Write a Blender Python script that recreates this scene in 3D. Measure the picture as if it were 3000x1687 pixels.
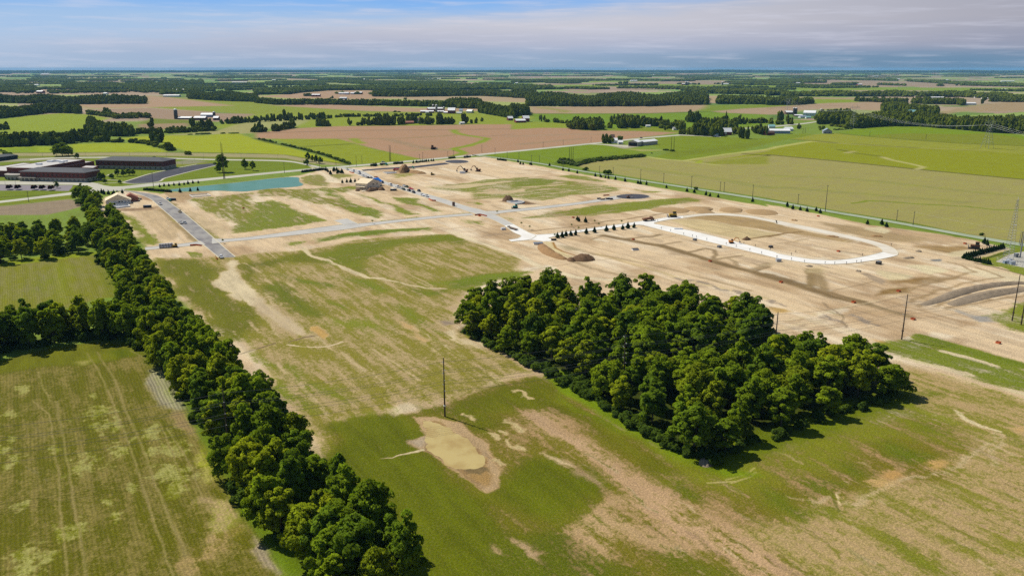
import bpy, math, random
import numpy as np
from mathutils import Vector, Matrix
for _o in list(bpy.data.objects): bpy.data.objects.remove(_o)
R = math.radians
SC = bpy.context.scene
COL = SC.collection
random.seed(7)
rng = np.random.default_rng(7)

# ------------------------------------------------------------------ camera
H = 110.0                       # height of the drone above the fields
FPX = 2333.0                    # focal length in pixels of a 3000 px wide frame
PITCH = math.atan(643.5/FPX)
cd = bpy.data.cameras.new('camera'); cam = bpy.data.objects.new('camera', cd); COL.objects.link(cam)
cd.sensor_width = 36.0; cd.lens = 36.0*FPX/3000.0
cd.clip_start = 1.0; cd.clip_end = 90000.0
cam.location = (0, 0, H); cam.rotation_euler = (math.pi/2-PITCH, 0, 0)
SC.camera = cam

# ------------------------------------------------------------------ light
SUN_EL = 49.0
SUN_AZ = (-0.80, 0.60)          # horizontal direction towards the sun
sun_dir = Vector((SUN_AZ[0]*math.cos(R(SUN_EL)), SUN_AZ[1]*math.cos(R(SUN_EL)), math.sin(R(SUN_EL))))
sd = bpy.data.lights.new('sun', 'SUN'); sd.energy = 4.95; sd.angle = R(0.5); sd.color = (1.0, 0.945, 0.83)
sun = bpy.data.objects.new('sun', sd); COL.objects.link(sun)
sun.rotation_euler = sun_dir.to_track_quat('Z', 'Y').to_euler()

SC.view_settings.view_transform = 'Standard'; SC.view_settings.look = 'None'
SC.view_settings.exposure = 0.0; SC.view_settings.gamma = 1.0
SC.cycles.max_bounces = 4; SC.cycles.diffuse_bounces = 2; SC.cycles.glossy_bounces = 2
SC.cycles.transmission_bounces = 2; SC.cycles.volume_bounces = 0; SC.cycles.transparent_max_bounces = 4
SC.cycles.use_denoising = False
SC.cycles.caustics_reflective = False; SC.cycles.caustics_refractive = False

def lin(c):
    c = np.asarray(c, float)/255.0
    return np.where(c <= 0.04045, c/12.92, ((c+0.055)/1.055)**2.4)
KEXP = 1.30                     # what a level sunlit surface shows per unit of albedo
def alb(r, g, b):               # base colour of a level surface that shows this sRGB value in full sun
    return tuple(np.clip(lin((r, g, b))/KEXP, 0.0015, 0.85))

# ---- world: Nishita sky, with the low band of thin cirrus this photograph looks into
W = bpy.data.worlds.new('World'); SC.world = W; W.use_nodes = True
nt = W.node_tree; nt.nodes.clear()
def N(nt, typ, **kw):
    n = nt.nodes.new(typ)
    for k, v in kw.items():
        if k == 'inp':
            for a, b in v.items(): n.inputs[a].default_value = b
        else: setattr(n, k, v)
    return n
def L(nt, a, b): nt.links.new(a, b)
def math_(nt, op, a, b=None, c=None, clamp=False):
    n = nt.nodes.new('ShaderNodeMath'); n.operation = op; n.use_clamp = clamp
    for i, v in enumerate((a, b, c)):
        if v is None: continue
        if isinstance(v, (int, float)): n.inputs[i].default_value = v
        else: nt.links.new(v, n.inputs[i])
    return n.outputs[0]
def mixc(nt, fac, a, b, blend='MIX'):
    n = nt.nodes.new('ShaderNodeMix'); n.data_type = 'RGBA'; n.blend_type = blend
    for s, v in ((n.inputs[0], fac), (n.inputs[6], a), (n.inputs[7], b)):
        if isinstance(v, (int, float)): s.default_value = v
        elif isinstance(v, (tuple, list)): s.default_value = tuple(v)[:3]+(1,)
        else: nt.links.new(v, s)
    return n.outputs[2]
def ramp(nt, fac, stops, interp='LINEAR'):
    n = nt.nodes.new('ShaderNodeValToRGB'); n.color_ramp.interpolation = interp
    e = n.color_ramp.elements
    while len(e) < len(stops): e.new(0.5)
    for i, (p, c) in enumerate(stops):
        e[i].position = p; e[i].color = (tuple(c)+(1,))[:4] if not isinstance(c, (int, float)) else (c, c, c, 1)
    nt.links.new(fac, n.inputs[0])
    return n.outputs[0]
def sstep(nt, v, a, b):
    n = nt.nodes.new('ShaderNodeMapRange'); n.interpolation_type = 'SMOOTHSTEP'
    n.inputs[1].default_value = a; n.inputs[2].default_value = b
    nt.links.new(v, n.inputs[0]); return n.outputs[0]

SKY_STR = 0.075
sky = N(nt, 'ShaderNodeTexSky', sky_type='NISHITA', sun_disc=False, sun_elevation=R(SUN_EL),
        sun_rotation=math.atan2(SUN_AZ[0], SUN_AZ[1]), altitude=200, air_density=1.0, dust_density=0.4, ozone_density=2.0)
tc = N(nt, 'ShaderNodeTexCoord'); sx = N(nt, 'ShaderNodeSeparateXYZ'); L(nt, tc.outputs['Generated'], sx.inputs[0])
el = math_(nt, 'MULTIPLY', math_(nt, 'ARCSINE', sx.outputs[2]), 57.2958)           # elevation in degrees
az = math_(nt, 'MULTIPLY', math_(nt, 'ARCTAN2', sx.outputs[0], sx.outputs[1]), 57.2958)
def skc(r, g, b): return tuple(lin((r, g, b))/SKY_STR/18.0)                        # ramp values are scaled by 18 below
cv = N(nt, 'ShaderNodeCombineXYZ'); L(nt, math_(nt, 'MULTIPLY', az, 0.045), cv.inputs[0]); L(nt, math_(nt, 'MULTIPLY', el, 0.42), cv.inputs[1])
n1 = N(nt, 'ShaderNodeTexNoise', inp={'Scale': 1.0, 'Detail': 5.0, 'Roughness': 0.55, 'Distortion': 0.4}); L(nt, cv.outputs[0], n1.inputs['Vector'])
cv2 = N(nt, 'ShaderNodeCombineXYZ'); L(nt, math_(nt, 'MULTIPLY', az, 0.16), cv2.inputs[0]); L(nt, math_(nt, 'MULTIPLY', el, 2.2), cv2.inputs[1])
n2 = N(nt, 'ShaderNodeTexNoise', inp={'Scale': 1.0, 'Detail': 6.0, 'Roughness': 0.6}); L(nt, cv2.outputs[0], n2.inputs['Vector'])
ele = math_(nt, 'ADD', el, math_(nt, 'MULTIPLY', math_(nt, 'SUBTRACT', n1.outputs[0], 0.5), 1.6))
clear = ramp(nt, math_(nt, 'MULTIPLY', ele, 1/14.0), [(0.0, skc(182, 200, 226)), (0.11, skc(176, 199, 227)), (0.22, skc(164, 195, 231)), (0.30, skc(134, 182, 238)), (0.38, skc(112, 166, 234)), (1.0, skc(76, 132, 206))])
veil = ramp(nt, math_(nt, 'MULTIPLY', ele, 1/14.0), [(0.0, skc(150, 174, 200)), (0.06, skc(158, 177, 204)), (0.12, skc(180, 186, 206)), (0.20, skc(201, 201, 212)), (0.36, skc(196, 199, 212)), (1.0, skc(150, 170, 210))])
# the veil covers the right of the sky and its upper edge falls away towards the left
edge = math_(nt, 'ADD', math_(nt, 'MULTIPLY', az, 0.060), 3.55)
veilf = math_(nt, 'SUBTRACT', edge, ele)
veilf = math_(nt, 'ADD', veilf, math_(nt, 'MULTIPLY', math_(nt, 'SUBTRACT', n2.outputs[0], 0.5), 1.8))
veilf = math_(nt, 'MULTIPLY', sstep(nt, veilf, -1.1, 1.0), sstep(nt, az, -52.0, -8.0))
low = mixc(nt, veilf, clear, veil)
dark = math_(nt, 'MULTIPLY', sstep(nt, az, 4.0, 40.0), 0.5)                        # heavier cloud to the right
low = mixc(nt, dark, low, skc(112, 114, 134)); low = mixc(nt, math_(nt, 'MULTIPLY', sstep(nt, az, -6.0, 34.0), math_(nt, 'SUBTRACT', 1.0, sstep(nt, ele, .35, 1.5))), low, skc(108, 142, 172))
low = mixc(nt, math_(nt, 'MULTIPLY', sstep(nt, n2.outputs[0], 0.46, 0.72), 0.34), low, skc(214, 216, 232))
lows = N(nt, 'ShaderNodeVectorMath', operation='SCALE', inp={'Scale': 18.0}); L(nt, low, lows.inputs[0])
band = sstep(nt, el, 16.0, 7.0)
bandn = nt.nodes[-1]; bandn.inputs[1].default_value = 7.0; bandn.inputs[2].default_value = 16.0
bandi = math_(nt, 'SUBTRACT', 1.0, bandn.outputs[0])
col = mixc(nt, bandi, sky.outputs[0], lows.outputs[0])
bg = N(nt, 'ShaderNodeBackground', inp={'Strength': SKY_STR}); L(nt, col, bg.inputs[0])
wo = N(nt, 'ShaderNodeOutputWorld'); L(nt, bg.outputs[0], wo.inputs[0])

# ------------------------------------------------------------------ survey grid: points read off the aerial view, taken to the ground
Z = {'S': (0, 0, 1.1646)}
for k in range(4):
    Z['A%d' % k] = (750*k, 190, .29126); Z['B%d' % k] = (750*k, 580, .29126); Z['C%d' % k] = (1000*k, 980, .4878)
Z.update(E1=(0, 440, .1794), E2=(280, 540, .1794), E3=(950, 480, .1794), E4=(1060, 470, .0897), E5=(1380, 520, .1794), E6=(1840, 560, .1794),
         E7=(2540, 540, .31746), F1=(1200, 300, .13975), F2=(1700, 340, .2329), F3=(2250, 280, .1747), F4=(480, 280, .0854),
         F5=(2700, 350, .11646), F6=(1300, 760, .54348))
SP, CP = math.sin(PITCH), math.cos(PITCH)
def g(z, x, y):
    a0, b0, s = Z[z]
    a = (a0+x*s-1500.)/FPX; b = (b0+y*s-843.5)/FPX
    t = H/(SP+b*CP)
    return (a*t, (CP-b*SP)*t)
def tall(z, x, y, ty):            # height of something standing at (x, y) whose top is seen at row ty
    a0, b0, s = Z[z]; Y = g(z, x, y)[1]; b = (b0+ty*s-843.5)/FPX
    return H-(SP+b*CP)/(CP-b*SP)*Y
def P(txt):                       # 'A0 1,2 3,4 B1 5,6' -> ground points
    out = []; z = None
    for w in txt.split():
        if ',' in w:
            x, y = w.split(','); out.append(g(z, float(x), float(y)))
        else: z = w
    return out
U = np.array([0.52, -0.854]); V = np.array([0.854, 0.52])   # the two directions of the survey grid

# ------------------------------------------------------------------ materials
MATS = {}
def mat(name, color=(0.5, 0.5, 0.5), rough=0.85, metal=0.0, spec=0.3, noise=0.0, nscale=3.0, bump=0.0, stretch=None):
    if name in MATS: return MATS[name]
    m = bpy.data.materials.new(name); m.use_nodes = True; t = m.node_tree
    p = t.nodes['Principled BSDF']
    p.inputs['Roughness'].default_value = rough; p.inputs['Metallic'].default_value = metal
    p.inputs['Specular IOR Level'].default_value = spec
    p.inputs['Base Color'].default_value = tuple(color)+(1,)
    if noise > 0 or bump > 0:
        tcn = N(t, 'ShaderNodeTexCoord'); mp = N(t, 'ShaderNodeMapping'); L(t, tcn.outputs['Object'], mp.inputs[0])
        if stretch: mp.inputs['Scale'].default_value = stretch
        no = N(t, 'ShaderNodeTexNoise', inp={'Scale': nscale, 'Detail': 5.0, 'Roughness': 0.65}); L(t, mp.outputs[0], no.inputs['Vector'])
        if noise > 0:
            f = N(t, 'ShaderNodeMapRange', inp={1: 0.25, 2: 0.75, 3: 1-noise, 4: 1+noise}); L(t, no.outputs[0], f.inputs[0])
            vm = N(t, 'ShaderNodeVectorMath', operation='SCALE'); vm.inputs[0].default_value = tuple(color)
            L(t, f.outputs[0], vm.inputs['Scale']); L(t, vm.outputs[0], p.inputs['Base Color'])
        if bump > 0:
            bn = N(t, 'ShaderNodeBump', inp={'Strength': bump, 'Distance': 0.3}); L(t, no.outputs[0], bn.inputs['Height']); L(t, bn.outputs[0], p.inputs['Normal'])
    MATS[name] = m; return m

# ------------------------------------------------------------------ object helpers
def tag(o, label=None, cat=None, group=None, kind=None):
    if label: o['label'] = label
    if cat: o['category'] = cat
    if group: o['group'] = group
    if kind: o['kind'] = kind
    return o
def empty(name, loc, rz=0.0):
    o = bpy.data.objects.new(name, None); COL.objects.link(o); o.location = loc; o.rotation_euler = (0, 0, rz)
    o.empty_display_size = 0.5
    return o
def link_mesh(name, me, m=None, parent=None):
    o = bpy.data.objects.new(name, me); COL.objects.link(o)
    if m is not None: me.materials.append(m)
    if parent is not None: o.parent = parent
    return o
def np_mesh(name, verts, faces, smooth=False):
    verts = np.asarray(verts, np.float32); faces = np.asarray(faces, np.int32); k = faces.shape[1]
    me = bpy.data.meshes.new(name)
    me.vertices.add(len(verts)); me.vertices.foreach_set('co', verts.ravel())
    me.loops.add(faces.size); me.loops.foreach_set('vertex_index', faces.ravel())
    me.polygons.add(len(faces)); me.polygons.foreach_set('loop_start', np.arange(0, faces.size, k, dtype=np.int32))
    me.polygons.foreach_set('use_smooth', np.full(len(faces), smooth))
    me.update(calc_edges=True); me.validate()
    return me
def copy_tree(o, loc=None, rz=None, scale=None):
    c = o.copy(); COL.objects.link(c)
    if loc is not None: c.location = loc
    if rz is not None: c.rotation_euler = (0, 0, rz)
    if scale is not None: c.scale = scale
    for ch in o.children:
        d = ch.copy(); COL.objects.link(d); d.parent = c
        for gch in ch.children:
            e = gch.copy(); COL.objects.link(e); e.parent = d
    return c
class MB:
    def __init__(s): s.v = []; s.f = []
    def add(s, vs, fs):
        b = len(s.v); s.v += [tuple(q) for q in vs]; s.f += [tuple(i+b for i in f) for f in fs]; return s
    def box(s, x0, x1, y0, y1, z0, z1, rot=0, taper=1.0, tx=None):
        tx = taper if tx is None else tx
        cx, cy = (x0+x1)/2, (y0+y1)/2; vs = []
        for z, k, kx in ((z0, 1.0, 1.0), (z1, taper, tx)):
            for x, y in ((x0, y0), (x1, y0), (x1, y1), (x0, y1)): vs.append((cx+(x-cx)*kx, cy+(y-cy)*k, z))
        if rot:
            c, n = math.cos(rot), math.sin(rot); vs = [(cx+(x-cx)*c-(y-cy)*n, cy+(x-cx)*n+(y-cy)*c, z) for x, y, z in vs]
        return s.add(vs, [(3, 2, 1, 0), (4, 5, 6, 7), (0, 1, 5, 4), (1, 2, 6, 5), (2, 3, 7, 6), (3, 0, 4, 7)])
    def tube(s, a, b, r0, r1=None, n=8):
        a, b = Vector(a), Vector(b); r1 = r0 if r1 is None else r1
        d = (b-a).normalized(); q = d.to_track_quat('Z', 'Y'); vs = []
        for p, r in ((a, r0), (b, r1)):
            for i in range(n):
                t = 2*math.pi*i/n; vs.append(p+q @ Vector((r*math.cos(t), r*math.sin(t), 0)))
        fs = [(i, (i+1) % n, n+(i+1) % n, n+i) for i in range(n)]+[tuple(range(n-1, -1, -1)), tuple(range(n, 2*n))]
        return s.add(vs, fs)
    def lathe(s, prof, cx=0, cy=0, n=16):
        b = len(s.v); m = len(prof)
        for r, z in prof:
            for i in range(n):
                t = 2*math.pi*i/n; s.v.append((cx+r*math.cos(t), cy+r*math.sin(t), z))
        for j in range(m-1):
            for i in range(n):
                a, c = b+j*n+i, b+j*n+(i+1) % n; s.f.append((a, c, c+n, a+n))
        s.f.append(tuple(b+i for i in range(n-1, -1, -1))); s.f.append(tuple(b+(m-1)*n+i for i in range(n)))
        return s
    def prism(s, poly, y0, y1):       # outline in x,z pulled along y
        n = len(poly); vs = [(x, y0, z) for x, z in poly]+[(x, y1, z) for x, z in poly]
        return s.add(vs, [tuple(range(n)), tuple(range(2*n-1, n-1, -1))]+[(i, n+i, n+(i+1) % n, (i+1) % n) for i in range(n)])
    def build(s, name, m, parent=None, smooth=False):
        me = bpy.data.meshes.new(name); me.from_pydata(s.v, [], s.f); me.update()
        if smooth: me.polygons.foreach_set('use_smooth', [True]*len(me.polygons))
        return link_mesh(name, me, m, parent)
ORD = 'first second third fourth fifth sixth seventh eighth ninth tenth eleventh twelfth thirteenth fourteenth fifteenth sixteenth seventeenth eighteenth nineteenth twentieth'.split()

# ------------------------------------------------------------------ noise on arrays
def vnoise(x, y, seed=0):
    xi = np.floor(x).astype(np.int64); yi = np.floor(y).astype(np.int64); fx = x-xi; fy = y-yi
    fx = fx*fx*(3-2*fx); fy = fy*fy*(3-2*fy)
    def h(a, b):
        n = (a*374761393+b*668265263+seed*1442695041) & 0xffffffff
        n = ((n ^ (n >> 13))*1274126177) & 0xffffffff
        return ((n ^ (n >> 16)) & 0xffff)/65535.0
    return (h(xi, yi)*(1-fx)+h(xi+1, yi)*fx)*(1-fy)+(h(xi, yi+1)*(1-fx)+h(xi+1, yi+1)*fx)*fy
def fbm(x, y, seed=0, oct=4):
    s = 0; a = 0.5; t = 0
    for i in range(oct):
        s = s+a*vnoise(x*2**i, y*2**i, seed+i*17); t += a; a *= 0.55
    return s/t

# ------------------------------------------------------------------ the ground sheet
def build_ground_mesh():
    th = np.concatenate([np.linspace(R(0.245), R(2.5), 75), np.linspace(R(2.5), R(37.5), 1000)[1:], np.linspace(R(37.5), R(60), 40)[1:]])
    rad = H/np.tan(th)                                   # rings, wide apart far off and close together near by
    rad = np.concatenate([rad, [30.0, 8.0, 0.5]])
    a = np.concatenate([np.linspace(-180, -42, 40), np.linspace(-42, 42, 1500)[1:-1], np.linspace(42, 180, 40)])*math.pi/180
    a = a[:-1]
    X = rad[:, None]*np.sin(a)[None]; Y = rad[:, None]*np.cos(a)[None]
    nr, na = X.shape
    i = np.arange(nr-1)[:, None]; j = np.arange(na)[None]
    f = np.stack([i*na+j+0*i, (i+1)*na+j, (i+1)*na+(j+1) % na, i*na+(j+1) % na], -1).reshape(-1, 4)
    return X.ravel(), Y.ravel(), f
GX, GY, GF = build_ground_mesh()
NV = len(GX)
GS = GX*U[0]+GY*U[1]; GT = GX*V[0]+GY*V[1]
soil = np.zeros((NV, 3)); grass = np.zeros((NV, 3)); cover = np.zeros(NV); rows = np.zeros(NV); mott = np.full(NV, 0.5); dirv = np.zeros(NV)
GR = np.hypot(GX, GY)
def seg_dist(px, py, pts, closed):
    d = np.full(px.shape, 1e18); n = len(pts)
    for i in range(n if closed else n-1):
        x0, y0 = pts[i]; x1, y1 = pts[(i+1) % n]
        dx, dy = x1-x0, y1-y0; l2 = dx*dx+dy*dy+1e-9
        t = np.clip(((px-x0)*dx+(py-y0)*dy)/l2, 0, 1)
        d = np.minimum(d, (px-x0-t*dx)**2+(py-y0-t*dy)**2)
    return np.sqrt(d)
def inside(px, py, pts):
    r = np.zeros(px.shape, bool); n = len(pts)
    for i in range(n):
        x0, y0 = pts[i]; x1, y1 = pts[(i+1) % n]
        if y0 == y1: continue
        c = (y0 > py) != (y1 > py)
        r ^= c & (px < (x1-x0)*(py-y0)/(y1-y0)+x0)
    return r
def galb(c):                    # greenish colours are pushed towards yellow
    r, g_, b = c
    if g_ > r: r, b = r+.35*(g_-r), b*.62
    else: b = b*.98
    return np.array(alb(r, g_, b))
def _apply(idx, w, so, gr, co, ro, mo, dv):
    w3 = w[:, None]
    if so is not None: soil[idx] = soil[idx]*(1-w3)+galb(so)*w3
    if gr is not None: grass[idx] = grass[idx]*(1-w3)+galb(gr)*w3
    if co is not None: cover[idx] = cover[idx]*(1-w)+co*w
    if ro is not None: rows[idx] = rows[idx]*(1-w)+ro*w
    if mo is not None: mott[idx] = mott[idx]*(1-w)+mo*w
    if dv is not None: dirv[idx] = dirv[idx]*(1-w)+dv*w
def area(pts, so=None, gr=None, co=None, ro=None, mo=None, dv=None, soft=1.0, warp=0.0, ws=20.0, a=1.0, seed=1):
    if isinstance(pts, str): pts = P(pts)
    p = np.array(pts); mg = soft+warp*1.5+1
    idx = np.nonzero((GX > p[:, 0].min()-mg) & (GX < p[:, 0].max()+mg) & (GY > p[:, 1].min()-mg) & (GY < p[:, 1].max()+mg))[0]
    if not len(idx): return
    x, y = GX[idx], GY[idx]
    if warp:
        x, y = x+warp*2*(fbm(x/ws, y/ws, seed)-.5)*2, y+warp*2*(fbm(x/ws, y/ws, seed+91)-.5)*2
    d = seg_dist(x, y, pts, True); d = np.where(inside(x, y, pts), d, -d)
    px = GR[idx]**2/H*.00062                              # never sharper than the sheet itself
    s = np.maximum(soft, np.minimum(px*0.6, 25))
    w = np.clip(d/(2*s)+0.5, 0, 1); w = w*w*(3-2*w)*a
    k = w > 0; _apply(idx[k], w[k], so, gr, co, ro, mo, dv)
def line(pts, width, so=None, gr=None, co=None, ro=None, mo=None, dv=None, soft=None, warp=0.0, ws=12.0, a=1.0, seed=1):
    if isinstance(pts, str): pts = P(pts)
    soft = width*0.35 if soft is None else soft
    p = np.array(pts); mg = width+soft+warp*2+1
    idx = np.nonzero((GX > p[:, 0].min()-mg) & (GX < p[:, 0].max()+mg) & (GY > p[:, 1].min()-mg) & (GY < p[:, 1].max()+mg))[0]
    if not len(idx): return
    x, y = GX[idx], GY[idx]
    if warp:
        x, y = x+warp*4*(fbm(x/ws, y/ws, seed)-.5), y+warp*4*(fbm(x/ws, y/ws, seed+91)-.5)
    d = seg_dist(x, y, pts, False); sp = GR[idx]**2/H*.00062         # spacing of the sheet's points here
    hw = np.maximum(width/2, sp*.55); sf = np.minimum(np.maximum(soft, sp*.5), hw)
    w = 1-np.clip((d-(hw-sf))/(2*sf), 0, 1); w = w*w*(3-2*w)*a*np.clip(width/2/hw, 0, 1)**.3
    k = w > 0; _apply(idx[k], w[k], so, gr, co, ro, mo, dv)
def spot(z, x, y, rx, ry, ang=None, **kw):                # soft oval patch, long axis along U unless told
    c = np.array(g(z, x, y)); e = U if ang is None else np.array([math.cos(ang), math.sin(ang)])
    f = np.array([-e[1], e[0]])
    pts = [tuple(c+e*rx*math.cos(t)+f*ry*math.sin(t)) for t in np.linspace(0, 2*math.pi, 20)[:-1]]
    kw.setdefault('soft', min(rx, ry)*0.5); kw.setdefault('warp', min(rx, ry)*0.35); kw.setdefault('ws', max(min(rx, ry), 2))
    area(pts, **kw)
# ------------------------------------------------------------------ what grows and lies where (paint order: far to near, wide to narrow)
def far_patchwork():
    s = GS+140*(fbm(GS/900, GT/900, 3)-.5); t = GT+140*(fbm(GS/900, GT/900, 4)-.5)
    big = vnoise(np.floor(t/600)*7.3, np.floor(s/600)*3.1, 5)
    cs = np.floor(s/(330+260*big)); ct = np.floor(t/(260+300*big))
    h = vnoise(cs*1.0+.01, ct*1.0+.01, 9)
    pal = np.array([alb(176, 152, 128), alb(150, 158, 92), alb(132, 164, 78), alb(166, 176, 96), alb(118, 146, 66), alb(186, 166, 138), alb(160, 142, 116), alb(108, 136, 62), alb(150, 172, 84)])
    ix = np.clip((h*1.25-.12)*len(pal), 0, len(pal)-1).astype(int)
    c = pal[ix]*(0.86+0.28*fbm(s/60, t/400, 8))[:, None]
    soil[:] = c; grass[:] = c*np.array([.9, 1.0, .85])
far_patchwork(); mott[:] = 0.25
near = GR < 1900
soil[near] = alb(150, 160, 70); grass[near] = alb(122, 148, 50); cover[near] = 0.6

BRN = (192, 158, 126); BRN2 = (180, 146, 114); TAN = (178, 170, 112); GRN = (128, 152, 58); BRI = (158, 178, 40); OLI = (138, 146, 62); LAWN = (128, 150, 44)
def fld(txt, c, c2=None, co=0.5, **kw):
    kw.setdefault('mo', 0.35); kw.setdefault('soft', 2.0); kw.setdefault('ro', 0.0); kw.setdefault('dv', 1.0)
    area(txt, so=c, gr=c2 or tuple(int(v*.92) for v in c), co=co, **kw)
# --- mid-distance fields, left to right
fld('A0 -200,235 720,250 1620,245 1640,300 -200,305', (186, 160, 134))
fld('A0 -200,150 470,150 470,195 -200,195', (190, 178, 130))
fld('A0 720,400 1470,392 1460,310 1640,322 2575,375 A1 160,405 1100,470 1650,475 2260,470 2260,510 0,500 A0 2200,480 1480,430 900,445', (146, 156, 72), (128, 150, 60))
fld('A0 730,402 1470,394 1455,312 1640,322 1900,352 2350,413 1480,428 900,440', BRN)
fld('A0 800,455 1500,434 2200,488 2575,497 2575,575 2200,575 1900,560 1500,545 1200,520 1000,470', (176, 148, 122))
fld('A1 150,408 820,404 1700,438 2250,443 2260,466 1650,476 1100,466 500,430', BRN)
fld('A1 0,320 480,285 700,262 1180,258 1190,300 1560,340 1050,345 400,340', BRN)
fld('A1 1180,330 1500,322 2250,316 2575,322 A2 190,345 160,380 A1 2100,365 1600,350', (190, 166, 130))
fld('A0 2575,495 A1 350,498 1700,488 2260,500 2575,500 A2 200,480 270,520 A1 2575,610 2000,600 0,640 A0 2100,640', (148, 164, 74), (130, 154, 60))
fld('A1 0,555 560,545 480,590 350,640 0,650 A0 2150,700 2380,605', (176, 176, 108))
fld('A0 1420,580 1520,540 1900,560 2050,600 1900,620 1500,640', (120, 138, 62))
fld('A0 1390,598 1880,588 1900,622 1650,650 1400,640', (172, 146, 112))
fld('A0 1640,712 2180,665 2380,605 2575,585 A1 0,690 A0 2575,690', (178, 172, 108))
fld('A0 -300,560 0,552 250,515 620,488 900,500 1110,538 900,600 880,660 400,680 -300,690', (146, 168, 60), (132, 158, 46), ro=.25)
fld('A0 -300,690 600,688 900,690 700,760 -300,790', (152, 178, 36), (140, 170, 30))
fld('A0 1190,745 1380,725 1660,710 2000,715 2380,688 2575,750 A1 150,790 450,865 940,1002 700,1000 400,952 0,898 A0 2575,892 1900,880 1630,790 1380,765', (170, 178, 48), (150, 168, 24), ro=.25, mo=.6)
fld('A0 700,800 1080,788 1400,790 1690,872 1640,882 760,884', (162, 178, 44), (148, 168, 36))
fld('A0 -300,838 520,822 540,884 -300,890', (154, 176, 36), (140, 170, 30)); fld('A0 60,842 380,830 380,880 60,884', (128, 164, 34))
line('A0 -300,889 760,884 1640,882 1900,882 2575,895 A1 280,908 600,960 940,1004', 2.2, so=(74, 78, 30), gr=(70, 76, 26), co=.8)
fld('A0 -300,892 1200,884 1640,884 2575,898 A1 280,906 560,955 900,1004 800,1012 640,1004 400,966 0,952 A0 2575,940 0,944 -300,944', (178, 168, 120))
fld('A0 -300,918 1500,914 2575,932 A1 300,940 620,1010 560,1012 300,962 0,958 A0 2575,955 1500,934 430,940 -300,960', (126, 140, 60))
# school grounds
fld('A0 -300,960 430,942 2575,958 A1 330,966 600,1030 0,1085 A0 2575,1095 1300,1215 940,1260 700,1290 -300,1400', (124, 146, 42), (110, 136, 32), co=.7, soft=1)
fld('A0 1550,960 2170,990 1990,1005 1540,1040', (142, 150, 70))
fld('A0 1650,995 1900,955 2100,975 1900,1000', (156, 154, 120), soft=2)
fld('A0 -100,985 850,945 500,935 0,950', (176, 172, 140))
line('A0 0,1332 350,1316 800,1296', 1.8, so=(84, 96, 36), gr=(80, 90, 30), co=.8)
fld('A0 -300,1400 720,1306 780,1340 -300,1449', (132, 152, 46), co=.7)
fld('A0 -300,1440 100,1415 690,1352 740,1360 830,1420 700,1460 B0 470,170 -300,175', (166, 146, 124), (150, 134, 108), ro=.2)
# plowed land in the middle and its grassed waterway
fld('A1 0,686 390,640 760,620 1500,614 2260,600 2575,600 A2 0,650 240,632 570,638 700,662 1300,668 1690,682 1000,770 880,782 300,835 0,866 A1 2575,872 1950,932 1650,948 1300,872 990,796 820,746 170,746 0,738', (194, 156, 124), (172, 134, 102), mo=.8, ws=60, warp=3)
for q, w, c in (('A1 0,690 1000,660 2000,654 2575,646', 5, (130, 112, 86)), ('A1 800,742 1400,744 1900,716 2060,700', 4, (140, 128, 80)), ('A1 2100,712 2330,720 2575,700', 10, (160, 132, 104)),
                ('A1 1300,745 1700,840 1960,860', 20, (166, 140, 108)), ('A2 0,720 600,700 1200,700', 24, (174, 146, 116)), ('A2 100,800 700,745', 18, (168, 142, 110)), ('A1 1400,870 1800,852 2050,848', 5, (160, 158, 90))):
    line(q, w, so=c, gr=c, a=.8, warp=2)
line('A1 1990,656 2005,685 2080,703 2200,722 2330,742 2260,780 2150,812 2060,830 1990,845 2090,885 1985,925', 13, so=(140, 164, 62), gr=(128, 156, 50), co=.6, soft=3, warp=1.5)
line('A1 980,745 1010,770 1060,790', 16, so=(150, 166, 74), gr=(140, 158, 62), co=.6)
fld('A1 170,746 820,746 985,790 1180,852 1370,892 1660,948 1500,968 1300,985 960,1000 700,905 440,825', (150, 162, 54), (134, 152, 44), ro=.25)
line('A1 440,826 700,812 975,796', 2.5, so=(84, 86, 36), gr=(80, 84, 30), co=.8)
line('A1 0,742 150,785 440,838 700,915 945,1004', 6, so=(92, 104, 40), gr=(84, 98, 34), co=.8)
# A2: fields beyond the barn
fld('A2 160,420 700,425 1300,412 1960,405 1985,415 1850,470 1400,490 180,492', (188, 160, 126))
line('A2 280,430 560,468 500,478', 8, so=(150, 156, 84), gr=(140, 150, 74), co=.6)
fld('A2 170,492 1400,490 1980,474 2575,478 2575,600 2150,640 1700,655 1300,640 700,655 600,640 250,560', (112, 154, 48), (100, 146, 38), ro=.2)
line('A2 160,492 1000,497 1500,487 1980,474 A3 0,500 300,500', 3, so=(80, 92, 44), gr=(74, 88, 40), co=.8)
fld('A2 0,592 240,575 570,590 582,635 300,634 0,652', (146, 166, 66))
fld('A2 880,652 1320,628 1700,640 1690,682 1300,666', (132, 152, 62))
fld('A2 1980,408 2575,402 A3 430,405 0,430 A2 2000,472 1860,470', (122, 152, 58))
fld('A2 2010,470 2350,440 2575,430 A3 0,430 600,383 1100,373 1260,392 1150,462 850,452 700,440 300,460 180,500 0,502 A2 2100,482', (188, 160, 130), mo=.5)
line('A3 0,440 400,412 800,415', 3, so=(150, 126, 98), gr=(150, 126, 98))
fld('A2 1890,315 2130,312 2060,380 1950,375', (190, 166, 126)); 
fld('A3 110,320 900,335 1500,335 2000,338 2000,352 1300,345 880,355 440,348', (180, 160, 116))
fld('A3 440,345 880,352 900,378 640,385 440,392', (136, 164, 62))
fld('A3 1690,490 1900,432 2400,374 2700,378 2700,465 2300,470 1950,468 1750,505', (180, 156, 118))
fld('A2 0,195 750,188 A2 2575,195 A3 650,212 1000,226 2700,236 2700,268 1000,258 0,256 A2 2575,250 1500,225 0,212', (130, 164, 74))
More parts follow.
